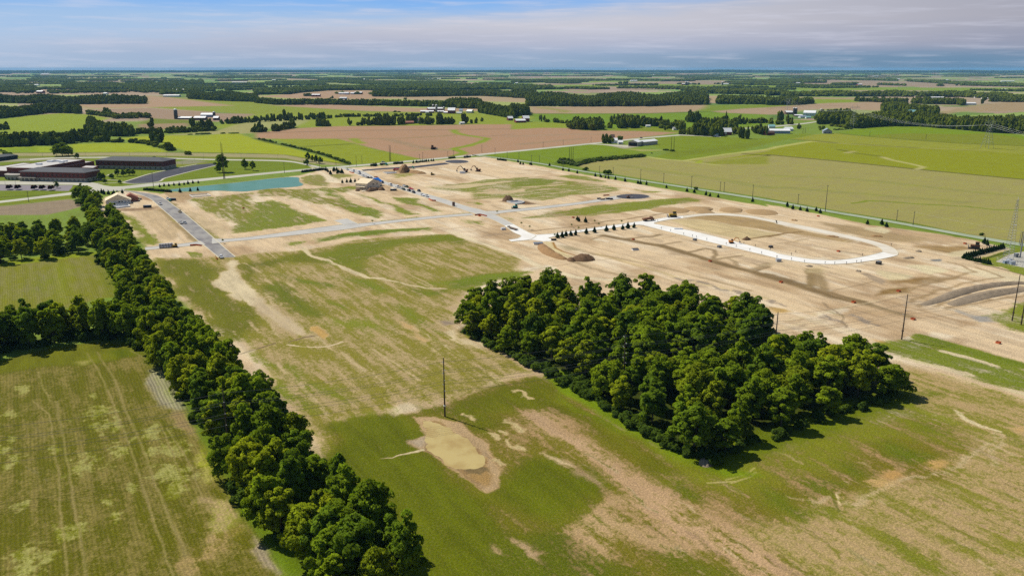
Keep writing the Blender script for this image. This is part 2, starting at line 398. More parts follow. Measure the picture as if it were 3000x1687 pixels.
fld('A2 1450,165 2100,160 2575,160 A3 600,160 1000,158 1300,170 2000,195 2575,215 1900,218 1000,224 650,208 0,195 A2 2000,200 1400,195', (176, 154, 128))
fld('A2 200,190 1050,178 1450,165 1450,195 1050,200 300,205', (178, 158, 130))
fld('A2 770,150 1500,150 1480,170 770,178', (134, 164, 82))
fld('A1 350,130 750,125 1000,150 300,155', (184, 164, 134)); fld('A1 300,188 640,188 640,200 340,205', (184, 164, 134))
# grass field between the two country roads
fld('A2 -300,905 0,880 880,792 1180,832 1520,862 1340,892 900,925 480,962 410,992 0,942 -300,920', (122, 152, 42), (106, 142, 34), ro=.2, soft=1.5)
fld('A2 1120,845 1480,855 1560,862 1300,872', (172, 172, 96))
fld('A2 1310,740 1690,712 2100,722 2400,742 2575,742 A3 0,720 350,690 480,702 250,745 0,790 A2 2200,900 1720,962 1430,928 1640,872 1520,858 1460,830', (128, 150, 48), (112, 140, 38), ro=.2)
fld('A2 1500,880 1900,850 2500,770 2575,800 1900,900 1600,930', (120, 138, 44), a=.6, soft=8)
fld('A2 900,800 1180,808 1270,826 1120,845 980,815', (186, 176, 156), soft=1)
# the big field on the right
fld('A2 650,1020 760,990 900,962 1350,935 1720,962 2000,930 2575,850 A3 440,770 480,700 1100,730 2700,815 2700,1449 B3 2700,520 1900,345 1300,225 700,130 0,5 A2 2575,1340 1850,1232 1200,1128 800,1060', (176, 166, 104), (156, 152, 76), ro=.35, mo=.6, soft=1.5)
fld('A2 2000,965 2575,870 A3 0,855 430,775 900,806 1500,842 2100,862 2700,905 2700,1165 1500,1050 700,965 0,902', (154, 158, 46), (136, 146, 30), ro=.3, mo=.6)
fld('A2 1800,965 1890,960 1900,990 2100,960 2575,915 2575,1000 2000,1000', (150, 156, 78), soft=6)
fld('A3 240,748 480,702 670,690 1100,732 1700,766 2700,818 2700,905 2100,858 1500,838 900,802 430,770', (158, 160, 84), (146, 152, 74), mo=.4)
fld('A3 670,690 950,640 1170,620 1500,624 2200,684 2700,715 2700,822 1900,790 1400,758 1000,722', (122, 156, 36), (106, 146, 24), ro=.2, soft=2)
fld('A3 1000,712 1400,690 1900,700 2200,690 2500,730 2700,790 2700,822 1900,790 1400,758', (138, 146, 58), soft=8, a=.9)
line('A3 250,752 480,765 700,790', 1.6, so=(88, 84, 44), gr=(84, 80, 40)); line('A3 700,690 1100,730 1500,758 1900,790 2700,822', 3, so=(112, 112, 50), gr=(104, 108, 44))
line('A3 850,795 1500,838', 2.0, so=(110, 108, 50), gr=(100, 104, 40), a=.8)
line('A2 2330,895 2575,915 A3 0,905 700,970 1500,1052 2000,1100 2700,1166', 2.6, so=(52, 54, 18), gr=(50, 52, 14), soft=.5)
line('A3 690,850 780,868 850,885 1150,925', 1.5, so=(96, 96, 36), gr=(90, 92, 30)); line('A3 1150,928 1240,958 1450,1000 1565,1028 1500,1052', 3.2, so=(196, 186, 128), gr=(190, 184, 118), co=.3)
line('A3 860,872 790,888', 5, so=(190, 180, 116), gr=(184, 176, 104))
line('A2 1350,925 1560,955 1720,965 2150,900 2575,850 A3 100,825 430,772', 7, so=(192, 190, 112), gr=(182, 184, 98), co=.3, soft=2.5, warp=.8)
line('A2 1720,965 1900,990 2080,1010', 3.5, so=(190, 186, 114), gr=(182, 182, 100)); line('A2 1870,990 1900,965', 5, so=(160, 176, 60), gr=(150, 170, 50))
line('A3 850,1395 1000,1368 1180,1375 1500,1400 2000,1425 B3 2300,120 2700,125', 3.5, so=(122, 146, 44), gr=(112, 140, 36), co=.7, warp=1)
for q in ('A3 0,1110 800,1140 1700,1240 2600,1330', 'A3 0,1230 900,1290 2000,1390', 'A2 1100,1010 1800,1110 2575,1240'):
    line(q, 14, so=(152, 152, 92), gr=(142, 148, 76), a=.5, warp=4, ws=40)
line('A2 660,1018 900,965 1330,936', 5, so=(188, 172, 120), gr=(180, 166, 108), a=.8)
fld('A2 410,990 480,960 900,920 1340,892 1350,930 900,962 640,1024 520,1030', (112, 136, 44), (96, 124, 34), co=.7)
# verge of the gravel road
line('A2 -300,920 0,952 380,1008 520,1040 1200,1150 1850,1250 2575,1362 B3 700,152 1300,244 1900,365 2650,490', 13, so=(112, 138, 46), gr=(94, 124, 32), co=.75, soft=3, warp=1.2)
# ---------------------------------------------------------------- the building site: bare graded soil
SOIL = (230, 203, 167); PAL = (245, 227, 196); DRT = (170, 140, 100)
site = 'B0 1050,190 1000,120 A0 1010,1440 1060,1330 1260,1262 1500,1276 1600,1300 1760,1288 2250,1265 2575,1195 A1 -20,1165 440,1112 700,1052 1300,1012 2000,945 2300,925 A2 -50,965 350,1032 600,1080 1300,1205 2000,1330 2575,1428 B3 0,66 700,200 1000,268 1600,345 2000,410 2330,490 3000,640 C2 2400,300 2600,2500 C0 1000,2500 1800,1449 1600,1160 1350,700 1200,420 1000,180 900,80 B0 2100,1380 1800,1000 1500,620 1440,480 1200,250'
area(site, so=SOIL, gr=(132, 140, 52), co=0.12, ro=0.0, mo=0.55, dv=0.0, soft=2.5, warp=1.5, ws=12)
sm = inside(GX, GY, P(site))
# broad differences in the soil itself
fg = np.clip((330-GR)/140, 0, 1)*sm
n = fbm(GS/90, GT/14, 21); n2 = fbm(GS/16, GT/60, 22)
k = sm & (GR < 360)
mixv = (np.clip((n-.38)*3, 0, 1)*fg)[:, None]
soil[k] = (soil*(1-mixv)+np.array(alb(206, 172, 128))*mixv)[k]
pale = (np.clip((fbm(GS/60, GT/9, 31)-.52)*5, 0, 1)*0.7*sm)[:, None]; soil[:] = soil*(1-pale)+np.array(alb(*PAL))*pale
brn = (np.clip((fbm(GS/46, GT/22, 41)-.53)*5, 0, 1)*0.75*sm)[:, None]; soil[:] = soil*(1-brn)+np.array(alb(188, 156, 116))*brn
for i in range(120):
    q = np.array([rng.uniform(-60, 330), rng.uniform(300, 560)])
    if inside(np.array([q[0]]), np.array([q[1]]), P(site))[0]:
        d = (V if rng.random() < .45 else U); l = rng.uniform(4, 26); b_ = rng.uniform(1.0, 5)
        f_ = np.array([-d[1], d[0]]); area([tuple(q+d*l*math.cos(t)+f_*b_*math.sin(t)) for t in np.linspace(0, 6.28, 14)[:-1]], so=((246, 232, 208), (192, 160, 122), (214, 184, 148), (170, 148, 124))[i % 4], a=(.6, .5, .6, .45)[i % 4], soft=1.6, warp=2.2, ws=7, seed=i)
# --- left meadow between the tree belt and the woodlot (half grown grass on pale soil, streaks run with the survey grid)
GMID = (134, 128, 40); GDK = (106, 112, 12)
area('B0 1500,640 1560,600 1900,600 2330,590 B1 0,545 470,525 1000,420 1980,360 2150,430 2600,590 2700,740 2300,800 2050,1010 2030,1300 C1 1150,230 700,400 400,420 0,550 C0 1900,700 1700,300 1400,0 B0 2000,1250 1700,850', so=(208, 182, 134), gr=GMID, co=.58, mo=.9, dv=0.0, soft=4, warp=3)
def grs(txt, c=GDK, co=.9, **kw):
    kw.setdefault('soft', 6); kw.setdefault('warp', 3.0); kw.setdefault('mo', .85); kw.setdefault('ws', 14); area(txt, gr=c, co=co, **kw)
def bare(txt, c=PAL, co=.08, **kw):
    kw.setdefault('soft', 2); kw.setdefault('warp', 1.5); kw.setdefault('mo', .4); kw.setdefault('ws', 10); area(txt, so=c, co=co, **kw)
grs('B0 1530,630 1850,610 2000,640 2150,690 2200,760 2170,830 2350,1000 2575,1170 2500,1449 2200,1449 1950,1120 1700,830', (108, 114, 10), co=.85, warp=4)
grs('B0 2380,660 2575,640 B1 480,545 720,650 500,640 250,640 150,690 0,680 B0 2575,860 2450,760', (106, 112, 12), co=.85)
grs('B1 560,560 880,480 1300,430 1950,365 2090,420 2080,470 1900,440 1500,460 1280,530 1050,640 1130,760 900,700 720,650', (110, 124, 26), co=.85, dv=1)
grs('B1 560,410 960,345 1760,290 1780,320 1200,375 900,400 600,440', (98, 128, 26), dv=1); grs('B1 290,450 470,440 430,490 300,490', (116, 136, 40), co=.75)
grs('B1 200,850 420,1000 600,1170 560,1200 420,1180 230,1010 60,900', (96, 114, 18)); grs('B1 240,760 480,820 760,890 700,910 420,860', (104, 124, 30), co=.8, soft=4)
grs('B1 840,790 1200,840 1330,930 1200,960 1000,860', (112, 130, 36), co=.8, soft=5); grs('B1 740,1010 880,1070 900,1120 780,1090', (114, 130, 34), co=.8, soft=3)
grs('B1 1380,1060 1700,1180 1900,1380 1700,1300 1500,1180', (116, 132, 36), co=.75, soft=5); grs('B1 1580,920 1900,920 1850,960 1650,965', (100, 122, 24), co=.85)
grs('B1 1890,850 2250,770 2575,735 B2 150,740 100,790 B1 2300,850 2100,920 1950,900', (104, 130, 28), co=.85, dv=1, soft=5); grs('B1 1640,870 1900,850 1960,870 1700,900', (112, 132, 36), co=.75)
grs('B1 700,1220 1100,1190 1330,1280 1250,1370 900,1300', (124, 136, 46), co=.65, soft=8)
grs('C0 1500,330 1650,280 1900,480 1700,400', (110, 130, 34), co=.75, soft=6); grs('C0 1500,100 1700,180 2000,330 2050,420 1800,330', (116, 132, 38), co=.7, soft=5)
bare('B0 2290,630 2400,625 2350,700 2400,800 2520,880 2575,960 B1 130,1080 300,1200 480,1330 420,1390 200,1220 0,1080 B0 2500,1080 2300,960 2150,870 2230,760 2290,720', (222, 204, 168)); bare('B1 0,1000 200,1120 480,1330 600,1430 300,1320 0,1080', (206, 184, 150), co=.2, soft=4)
bare('B1 530,1290 620,1280 730,1370 690,1415 600,1370', (206, 168, 100), co=.0, soft=1); bare('B1 1400,1240 1560,1290 1640,1350 1500,1320', (204, 170, 116), co=.1)
bare('B1 1600,1360 1760,1420 1700,1440', (204, 170, 116), co=.1); bare('B1 1920,1100 2040,1090 2030,1120 1940,1130', (206, 180, 140)); area('B1 1840,1230 2000,1225 2020,1260 1900,1280', so=(160, 142, 124), co=.1, soft=2, warp=1)
line('B1 470,510 540,570 700,625 730,650 980,745 1130,800 1280,810', 3.2, so=(222, 204, 164), co=.05, soft=1, warp=1.2); line('B1 1280,810 1480,870 1560,880 1700,905 1900,912', 2.2, so=(214, 196, 156), co=.1, warp=1.5)
line('B1 1980,350 2200,430 2575,550 B2 300,700 620,790 1100,830', 5, so=(232, 214, 180), co=.0, soft=1.5, warp=1); line('B1 330,1445 470,1400 600,1380', 1.2, so=(110, 90, 66), co=.1, soft=.5, warp=.6)
line('C0 1450,110 1560,80 1650,50', 1.0, so=(100, 84, 56), co=.1, soft=.4, warp=.6); line('C0 1720,60 1850,75 1960,70 2050,40', 1.2, so=(220, 200, 164), co=.1, warp=.8)
bare('C0 1450,120 1540,90 1500,100', (220, 204, 170)); bare('B1 1890,1350 2060,1290 2000,1330 2040,1430 2100,1449 1980,1430', (224, 206, 168)); bare('B2 -60,1449 0,1430 100,1440 C1 820,80 700,20', (220, 202, 166), a=.8)
for i in range(90):                                        # drill and tyre streaks along the grid in the half grown meadow
    q = np.array([rng.uniform(-150, 10), rng.uniform(250, 470)]); l = rng.uniform(10, 45)
    if inside(np.array([q[0]]), np.array([q[1]]), P(site))[0]:
        d = (U if q[0] < -20 or rng.random() < .6 else V)+rng.normal(0, .03, 2)
        line([tuple(q-d*l/2), tuple(q), tuple(q+d*l/2)], rng.uniform(.6, 2.0), so=(224, 202, 160), co=rng.choice([.2, .35, .9]), mo=1.1, a=.4, warp=.8, seed=i)
# --- lots between the streets (upper left)
ga = dict(mo=.95)
grs('E2 1500,240 2000,200 2564,130 2564,760 2200,790 2150,760 2350,700 2100,560 1750,420', (122, 126, 32), co=.68, warp=3, soft=6, **ga)
grs('A1 0,1250 500,1245 900,1240 1070,1210 1080,1240 850,1290 620,1260 700,1330 950,1400 1100,1449 900,1449 500,1380 300,1330 0,1320', (122, 126, 32), co=.68, soft=6, **ga)
grs('B1 0,40 200,30 450,130 680,230 560,260 300,300 0,320 B0 2300,330 2500,200', (112, 130, 26), co=.85, **ga); grs('E3 0,400 220,500 520,690 900,760 1000,860 900,890 660,850 460,780 300,640 0,470', (108, 130, 26), co=.85)
grs('E3 600,490 800,560 1150,680 1450,790 1500,830 1300,840 1100,720 800,600', (116, 134, 34), co=.8); grs('E3 1130,540 1500,560 1620,660 1950,780 1800,790 1500,680 1250,640', (112, 132, 32), co=.8)
grs('E3 980,930 1450,870 1470,900 1050,950', (112, 132, 36), co=.8); grs('E3 1650,870 2400,790 2430,800 1900,870', (120, 136, 44), co=.75); grs('E3 0,410 620,350 640,400 200,420', (118, 132, 50), co=.7)
grs('A1 440,1140 520,1110 900,1095 1000,1110 760,1170 720,1230 540,1215', (140, 138, 60), co=.75)
grs('E3 2280,910 2564,940 2564,980 2350,970', (116, 134, 40), co=.75)
grs('B0 1060,150 1180,140 1330,200 1500,340 1620,430 1560,460 1450,475 1350,330 1260,230', (116, 132, 26), co=.85); grs('B0 1850,550 2020,540 2060,590 1950,600', (128, 140, 50), co=.75, soft=1)
grs('E2 1430,1110 1700,1110 1800,1180 1600,1190', (124, 138, 46), co=.75, soft=2)
line('E2 1080,420 1300,640 1660,930', 6, so=(176, 152, 112), co=.3, warp=1.5); line('E2 1130,260 1400,470 1700,660 1960,900', 7, so=(170, 150, 112), co=.4, warp=1.5)
bare('E2 1480,420 1700,480 1850,600 2050,650 2150,750 2050,850 1950,800 1700,680', (214, 190, 152)); bare('E2 650,440 1000,420 1250,620 1400,850 1200,930 1080,900 1000,780 800,600', (210, 184, 146))
bare('E2 180,420 400,400 800,380 1030,370 900,420 500,440', (168, 140, 110)); bare('E2 700,170 1050,240 900,280 700,240', (190, 156, 122)); bare('E2 1100,130 1900,120 1500,260 1250,240', (186, 158, 120), co=.2)
bare('A1 520,1000 900,1200 700,1180 720,1160', PAL, co=.1)
# --- upper right lots
grs('E5 0,70 300,30 900,10 1400,40 2000,90 2450,180 2300,240 1700,300 1200,380 900,380 700,330 0,370', (120, 132, 48), co=.64, dv=1, mo=1.0, soft=6)
grs('A2 0,1135 260,1130 500,1170 350,1200 0,1230', (108, 128, 32), co=.75, dv=1, mo=.9); grs('A1 1700,1225 2100,1190 2575,1140 2575,1240 2100,1290 1850,1260', (120, 132, 48), co=.66, dv=1, mo=1)
grs('A2 430,1125 600,1100 980,1170 900,1185', (124, 138, 48), co=.75, dv=1)
grs('B2 80,200 400,140 900,80 1850,10 1860,40 1400,110 850,180 550,180 200,210', (120, 132, 44), co=.7, dv=1, mo=.9, soft=5); grs('A2 580,1440 1300,1370 1800,1330 1850,1360 1400,1430 900,1500', (120, 136, 42), co=.8, dv=1)
grs('A2 1240,1250 1520,1280 1300,1290', (136, 142, 60), co=.7, dv=1)
grs('A1 1360,1100 1600,1080 1640,1110 1400,1140', (140, 144, 66), co=.6); grs('E5 0,400 150,430 100,450 0,440', (116, 136, 40), co=.8); grs('E5 430,610 650,680 640,710 480,640', (120, 136, 44), co=.75)
bare('A1 1700,1230 2000,1212 2575,1170 2100,1245', (214, 194, 152), co=.15, dv=1); bare('E5 0,260 500,220 900,190 850,230 400,270', (212, 188, 148), dv=1); bare('E5 200,220 300,180 410,190 380,235', (204, 180, 138))
line('E5 0,130 430,85', 3.5, so=(212, 190, 146), co=.1); line('E5 850,165 1530,115', 3.5, so=(212, 190, 146), co=.1); line('E5 980,5 1700,40 2500,120', 4.5, so=(214, 194, 156), co=.05)
area('E5 420,390 600,370 900,390 1080,440 900,450 700,420', so=(136, 108, 80), co=.05, soft=2, warp=1.5)
# --- strips beside the concrete streets and the loop
line('E5 1000,880 1600,810 2200,720 2564,680', 2.0, so=(150, 122, 88), co=.1, soft=.7, warp=.8); line('E6 0,455 350,400 700,350', 2.0, so=(150, 122, 88), co=.1, soft=.7, warp=.8)
area('E6 900,450 1150,405 1500,395 1900,425 2300,495 2564,560 2564,690 2300,640 1800,570 1500,500 1150,460', so=(186, 158, 112), co=.02, soft=1.5, warp=1); area('B3 0,250 500,360 900,440 800,450 400,380 0,330', so=(186, 158, 114), co=.02, soft=2)
area('E6 640,460 1150,465 1500,505 1800,575 2400,680 2564,720 1900,800 1500,720 1000,600', so=(214, 192, 146), co=.02, soft=2, mo=.5, warp=1)
line('E6 1880,790 2100,760 2400,715 2564,690 B3 0,390 180,355 350,340', 3.0, so=(146, 118, 80), co=.02, soft=1, warp=.6)
for q, w, c, al in (('B2 920,378 1150,420 1500,480 1900,600 2575,790 B3 0,790 300,880 650,990 960,1060', 7, (160, 134, 94), .85), ('B3 0,765 500,915 960,1040', 4, (146, 120, 82), .6), ('B3 960,1060 1200,1130 1400,1190', 5, (170, 146, 108), .7),
                    ('B2 1120,415 1400,385 1480,368', 3.5, (172, 146, 108), .7), ('B2 1480,470 1700,440', 3, (172, 146, 108), .6), ('B2 1750,550 1950,510 2030,525 2060,570 2020,610', 3, (170, 144, 106), .7), ('B2 2050,620 2200,595 2310,580', 4, (172, 146, 108), .6),
                    ('B2 2190,610 2250,640 2270,680', 3, (176, 150, 110), .5), ('B2 2400,735 2575,660', 6, (176, 150, 110), .6), ('B2 2420,750 2575,690', 2, (160, 134, 94), .6), ('B2 780,420 940,385', 2, (170, 144, 106), .6),
                    ('B3 410,720 430,850 420,890', 4, (178, 152, 108), .8), ('B3 490,720 540,840 570,920', 5, (180, 154, 110), .7), ('B3 450,720 480,880', 3, (168, 140, 96), .6),
                    ('B2 600,640 900,740 1300,800', 4, (184, 156, 116), .5), ('B2 850,560 1300,690 1900,860 2575,1010', 3, (222, 198, 150), .7), ('B2 700,540 1500,690 2400,930', 3, (190, 164, 120), .5)):
    line(q, w, so=tuple(int(v*.9) for v in c) if c[0] < 200 else c, co=.03, a=min(1, al*1.25), warp=.9)
for i in range(150):                                        # tyre lines on the graded ground
    q = np.array([rng.uniform(-40, 330), rng.uniform(290, 560)]); l = rng.uniform(12, 60)
    d = (U if rng.random() < .75 else V)+rng.normal(0, .05, 2)
    line([tuple(q-d*l/2), tuple(q+rng.normal(0, 1.5, 2)), tuple(q+d*l/2)], rng.uniform(.5, 1.8), so=((160, 134, 100), (228, 208, 168), (186, 156, 116))[i % 3], a=.5, warp=.8, seed=i) if inside(np.array([q[0]]), np.array([q[1]]), P(site))[0] else None
for i in range(60):                                        # and on the upper lots
    q = np.array([rng.uniform(-230, 330), rng.uniform(480, 900)]); l = rng.uniform(15, 70)
    d = (U if rng.random() < .5 else V)+rng.normal(0, .05, 2)
    line([tuple(q-d*l/2), tuple(q+rng.normal(0, 2, 2)), tuple(q+d*l/2)], rng.uniform(1.2, 4), so=((172, 146, 108), (226, 206, 168), (190, 160, 124))[i % 3], a=.45, warp=1.2, seed=i) if inside(np.array([q[0]]), np.array([q[1]]), P(site))[0] else None
bare('B3 370,690 560,690 600,760 400,760', (220, 198, 152), a=.5); bare('B3 1360,690 1580,670 1840,730 1640,770 1480,720', (230, 214, 176), mo=.2, soft=1); bare('B3 1240,800 1280,760 1480,790 1350,830', (228, 212, 174), soft=1)
bare('B3 1100,720 1450,780 1250,840 1120,780', (222, 204, 164), soft=2); area('B3 920,750 1000,755 1190,830 1150,870 1050,830', so=(182, 160, 134), co=.02, soft=1)
area('B3 1250,840 1450,800 1560,800 1700,790 1500,850 1290,865', so=(156, 124, 78), co=.02, soft=3, warp=2); area('B3 1050,990 1150,930 1430,905 1410,950 1200,970', so=(150, 120, 74), co=.02, soft=2, warp=2); line('B3 1450,860 1700,830 1850,800', 6, so=(156, 126, 82), a=.7, warp=1.5)
area('B3 1500,480 1700,470 2000,475 2060,500 1900,560 1700,530', so=(172, 142, 96), co=.02, soft=4, warp=3); area('B3 500,240 900,280 1100,330 1600,400 1600,440 1200,430 700,330', so=(184, 158, 118), co=.05, soft=6, warp=4)
bare('B3 960,310 1130,290 1250,330 1170,360', (220, 204, 166)); bare('B3 1800,560 2000,530 2300,520 2350,540 2080,600 1850,590', (224, 206, 166)); area('B3 1640,620 1740,615 1735,640 1650,635', so=(140, 140, 138), co=.0, soft=.8, warp=1)
bare('B3 1900,700 2300,730 2900,860 2900,960 2400,840 2000,770', (228, 212, 174), a=.7, soft=4)
for q in ('B3 1300,960 1600,870 1900,790 2050,740 1950,680 1800,640', 'B3 1430,1050 1700,930 2000,850 2350,800 2100,700', 'B3 1500,1090 1900,960 2300,880 2700,830', 'B3 1650,1090 2100,990 2600,890', 'B3 1750,1110 2200,1030 2700,960'):
    line(q, 2.4, so=(166, 138, 98), co=.02, a=.7, warp=1.5); 
area('B3 2060,1210 2200,1190 2250,1250 2120,1260', so=(160, 160, 160), co=.0, soft=1.5, warp=2, a=.8); line('B3 1880,1140 2000,1180 2100,1200', 4, so=(176, 174, 170), co=.0, a=.6, warp=2)
grs('B3 2120,1190 2250,1150 2340,1140 2575,1060 3000,1000 3000,1400 2575,1360 2450,1340 2380,1260 2230,1210', (122, 138, 44), co=.72, mo=.7, soft=3)
grs('B3 2080,655 2300,690 2700,820 2900,860 2900,560 2575,480 2330,540 2120,610 2260,590 2400,545', (122, 142, 36), co=.9, soft=1.5); bare('B3 2080,605 2320,530 2420,520 2200,590', (214, 194, 150), soft=1)
line('B3 2090,656 2300,700 2600,780', 1.2, so=(70, 66, 36), co=.5, soft=.4); line('B3 2100,640 2200,605 2420,540', 2.5, so=(84, 92, 40), gr=(76, 96, 26), co=.85, soft=1)
area('B3 2290,640 2420,570 2600,530 2900,560 2900,760 2575,700', so=(196, 192, 184), co=.0, mo=.1, soft=1)
for q in ('B2 1640,810 1790,825', 'B2 1880,845 1980,870', 'B2 2020,890 2160,930', 'B2 2250,930 2330,960', 'B3 20,1040 160,1080', 'B3 850,1180 1080,1280', 'B3 550,1190 720,1250'):
    line(q, 3.2, so=(164, 148, 132), co=.02, a=.9, warp=1.6, ws=4)
bare('B3 0,1090 150,1120 220,1150 60,1160', (206, 170, 106)); bare('C2 1150,30 1250,60 1200,70', (204, 160, 96))
line('B3 540,1050 720,1180 800,1300', 1.2, so=(150, 128, 100), a=.6, warp=1.5); grs('B3 560,1120 700,1160 780,1200 640,1170', (128, 136, 70), co=.6, soft=2)
# haul ramp by the dead-end street
area('E5 1190,1040 1330,1060 1420,1180 1560,1250 1700,1310 1640,1330 1480,1270 1330,1190', so=(226, 206, 160), co=.0, mo=.2, soft=1); line('E5 1340,1060 1380,1150 1500,1210 1700,1270', 1.6, so=(170, 124, 60), co=.0)
area('E5 1420,1100 1600,1120 1800,1170 1850,1200 1560,1190', so=(186, 168, 134), co=.15, soft=3)
# ---------------------------------------------------------------- foreground right of the tree belt
area('C1 -60,560 0,550 300,480 430,470 650,400 1000,290 1150,260 1300,300 1600,520 1900,720 C2 0,800 100,770 700,680 1300,480 1700,560 2600,700 2600,1900 0,1900 C0 1900,1600 1900,900', so=(200, 164, 116), gr=(118, 112, 24), co=.66, mo=.85, soft=3, warp=2)
grs('C1 -40,565 0,550 300,480 430,500 510,600 420,660 480,690 520,740 600,790 860,950 930,1000 960,1120 1400,1350 1620,1460 600,1600 C0 2000,1449 1900,1000 1950,620', (100, 114, 3), co=.95, mo=.4, warp=4)
grs('C1 400,430 600,420 700,400 1000,290 1150,260 1250,270 1450,450 1800,700 2050,810 C2 0,820 60,900 0,960 C1 1950,900 1500,560 1250,440 1050,440 900,470 960,560 870,600 760,520 560,470', (102, 110, 8), co=.86, mo=.6, warp=3)
grs('C1 1300,330 1480,430 1700,560 1900,700 2050,760 C2 0,770 100,830 C1 2000,770 1750,640 1500,500', (112, 132, 8), co=.92, mo=.4, soft=3)
grs('C1 1050,760 1300,740 1500,840 1650,920 1560,1000 1420,1080 1350,1160 1100,1100 950,1000 960,850', (100, 114, 3), co=.92, mo=.45, warp=3)
grs('C1 1500,1080 1600,1090 1560,1130 1500,1120', (90, 110, 20), co=.85); grs('C1 1800,1000 1900,1050 1830,1040', (110, 122, 30), co=.7)
grs('C1 1320,1180 1480,1300 1750,1449 900,1600 900,1250', (92, 108, 18), co=.85, mo=.75); grs('C1 1900,1180 2050,1240 C2 100,1330 400,1449 C1 1950,1420', (94, 108, 16), co=.75, mo=.85)
bare('C1 1050,470 1180,440 1350,560 1560,700 1700,800 1760,880 1680,860 1500,760 1350,690 1170,540', (208, 174, 136), mo=1.0, soft=6, co=.24); bare('C1 1180,700 1300,740 1380,790 1300,770', (222, 200, 160), mo=.7); bare('C1 1400,800 1560,880 1560,910 1440,850', (190, 164, 130), co=.3, soft=4)
bare('C1 1700,840 1860,890 2050,960 C2 0,990 400,1200 600,1330 760,1449 600,1600 300,1400 C1 2050,1260 1900,1180 1760,1060 1700,920', (210, 174, 134), co=.27, mo=1.0, soft=8)
bare('C1 1340,1170 1500,1060 1640,960 1700,980 1640,1060 1800,1160 2050,1280 2050,1330 1850,1270 1700,1200 1600,1360 1450,1270', (204, 172, 126), co=.34, mo=1.0, soft=4)
bare('C1 1020,1240 1100,1260 1200,1330 1180,1360', (204, 176, 136), co=.3, mo=.8); bare('C1 900,1260 960,1280 1000,1320 930,1310', (190, 164, 120), co=.35, mo=.8)
area('C2 1100,80 1300,30 1450,10 2050,200 2600,400 2600,600 2050,340 1700,260 1400,160', gr=(112, 132, 36), co=.76, mo=.7, soft=4, warp=3); line('C2 1430,10 1700,90 2100,200', 7, so=SOIL, gr=(104, 130, 26), co=.9)
for q in ('C2 1580,100 1700,130 1900,190', 'C2 1330,140 1500,180 1740,240', 'C2 1950,330 2050,360'): line(q, 3, so=(226, 208, 168), co=.2, mo=.9, warp=1.2)
area('C2 1300,180 1600,260 1900,330 2600,560 2600,1800 1200,1700 700,1449 400,1200 700,1050 1000,1000 1200,900 1450,860 1700,700 1650,560 1400,450 1320,330', so=(206, 176, 126), gr=(132, 130, 42), co=.49, mo=.85, soft=5, warp=3)
area('C2 60,770 300,740 480,690 620,610 900,500 1150,390 1290,320 1400,380 1500,480 1700,600 1600,700 1300,640 1000,720 900,800 700,850 600,900 400,980 200,960 0,900', gr=(126, 132, 44), co=.74, mo=.6, soft=7, warp=4)
for q, c in (('C2 1180,660 1250,640 1440,720 1450,760 1350,790 1230,730', (96, 116, 20)), ('C2 960,790 1050,800 1120,850 1080,885 970,840', (98, 116, 22)), ('C2 700,860 850,870 940,900 920,960 800,990 720,920', (104, 120, 28)), ('C2 500,920 620,950 640,1010 760,1050 700,1100 560,1050 460,980', (98, 116, 22)),
             ('C2 1420,540 1540,560 1560,600 1480,590', (110, 124, 34)), ('C2 1500,345 1600,350 1580,385 1480,370', (112, 126, 36)), ('C2 0,900 120,950 140,1000 0,990', (96, 114, 18)), ('C2 1180,1180 1400,1330 1600,1449 1450,1449 1250,1300', (120, 130, 44)), ('C2 1960,620 2100,680 2300,760 2100,700', (116, 130, 34)), ('C2 800,1040 900,1050 960,1010 1000,1050 940,1080', (120, 130, 44))):
    grs(q, c, co=.85, soft=4, warp=2.5)
line('C2 640,970 720,990 820,1005 890,970 950,945', 1.4, so=(214, 192, 148), co=.3, mo=1.1, a=.7, soft=.7, warp=1.0, ws=5); line('C2 950,1000 1040,1020 1100,960 1180,930 1260,900 1330,880 1470,850 1600,830 1720,740 1790,690', 1.9, so=(214, 192, 148), co=.35, mo=1.2, soft=.8, warp=1.2, a=.7, ws=5)
line('C2 1790,690 1860,640 1890,590 1930,600 1920,650 1850,700 1860,780', 1.5, so=(214, 192, 148), co=.35, mo=1.1, soft=.7, warp=.9, a=.7, ws=4); line('C2 1650,460 1690,500 1800,550 1900,580', 1.6, so=(224, 206, 164), co=.1, soft=.6, warp=1.2)
line('C2 895,945 910,1000 940,1060', .7, so=(120, 120, 60), gr=(108, 116, 40), co=.7, soft=.3, a=.7); line('C2 925,960 945,1020', .7, so=(222, 200, 150), co=.1, soft=.3)
for q in ('C2 260,870 380,840 430,800', 'C2 290,890 400,855 440,825', 'C2 150,890 320,880'): line(q, .8, so=(190, 176, 110), gr=(150, 150, 66), co=.3, soft=.3)
bare('C2 1190,830 1260,815 1340,850 1280,880 1200,870', (206, 162, 92), co=.1, mo=.8, soft=1.6, a=.75); bare('C2 1470,765 1560,750 1620,780 1570,810 1500,800', (208, 168, 98), co=.1, mo=.8, soft=1.6, a=.75); bare('C2 1980,570 2050,560 2050,580 2000,590', (208, 172, 112), co=.05); bare('C2 1100,890 1200,875 1280,890 1180,920', (210, 174, 114), co=.2, mo=.8)
for i in range(150):                                       # drill streaks and thin grass in the seeded foreground
    q = np.array([rng.uniform(20, 150), rng.uniform(135, 270)]); l = rng.uniform(3, 16)
    d = U+rng.normal(0, .05, 2)
    line([tuple(q-d*l/2), tuple(q+rng.normal(0, .4, 2)), tuple(q+d*l/2)], rng.uniform(.4, 1.5), so=((216, 194, 154), (184, 152, 120))[i % 2], co=(.25, .8, .75)[i % 3], a=.45, warp=.8, ws=5, seed=i)
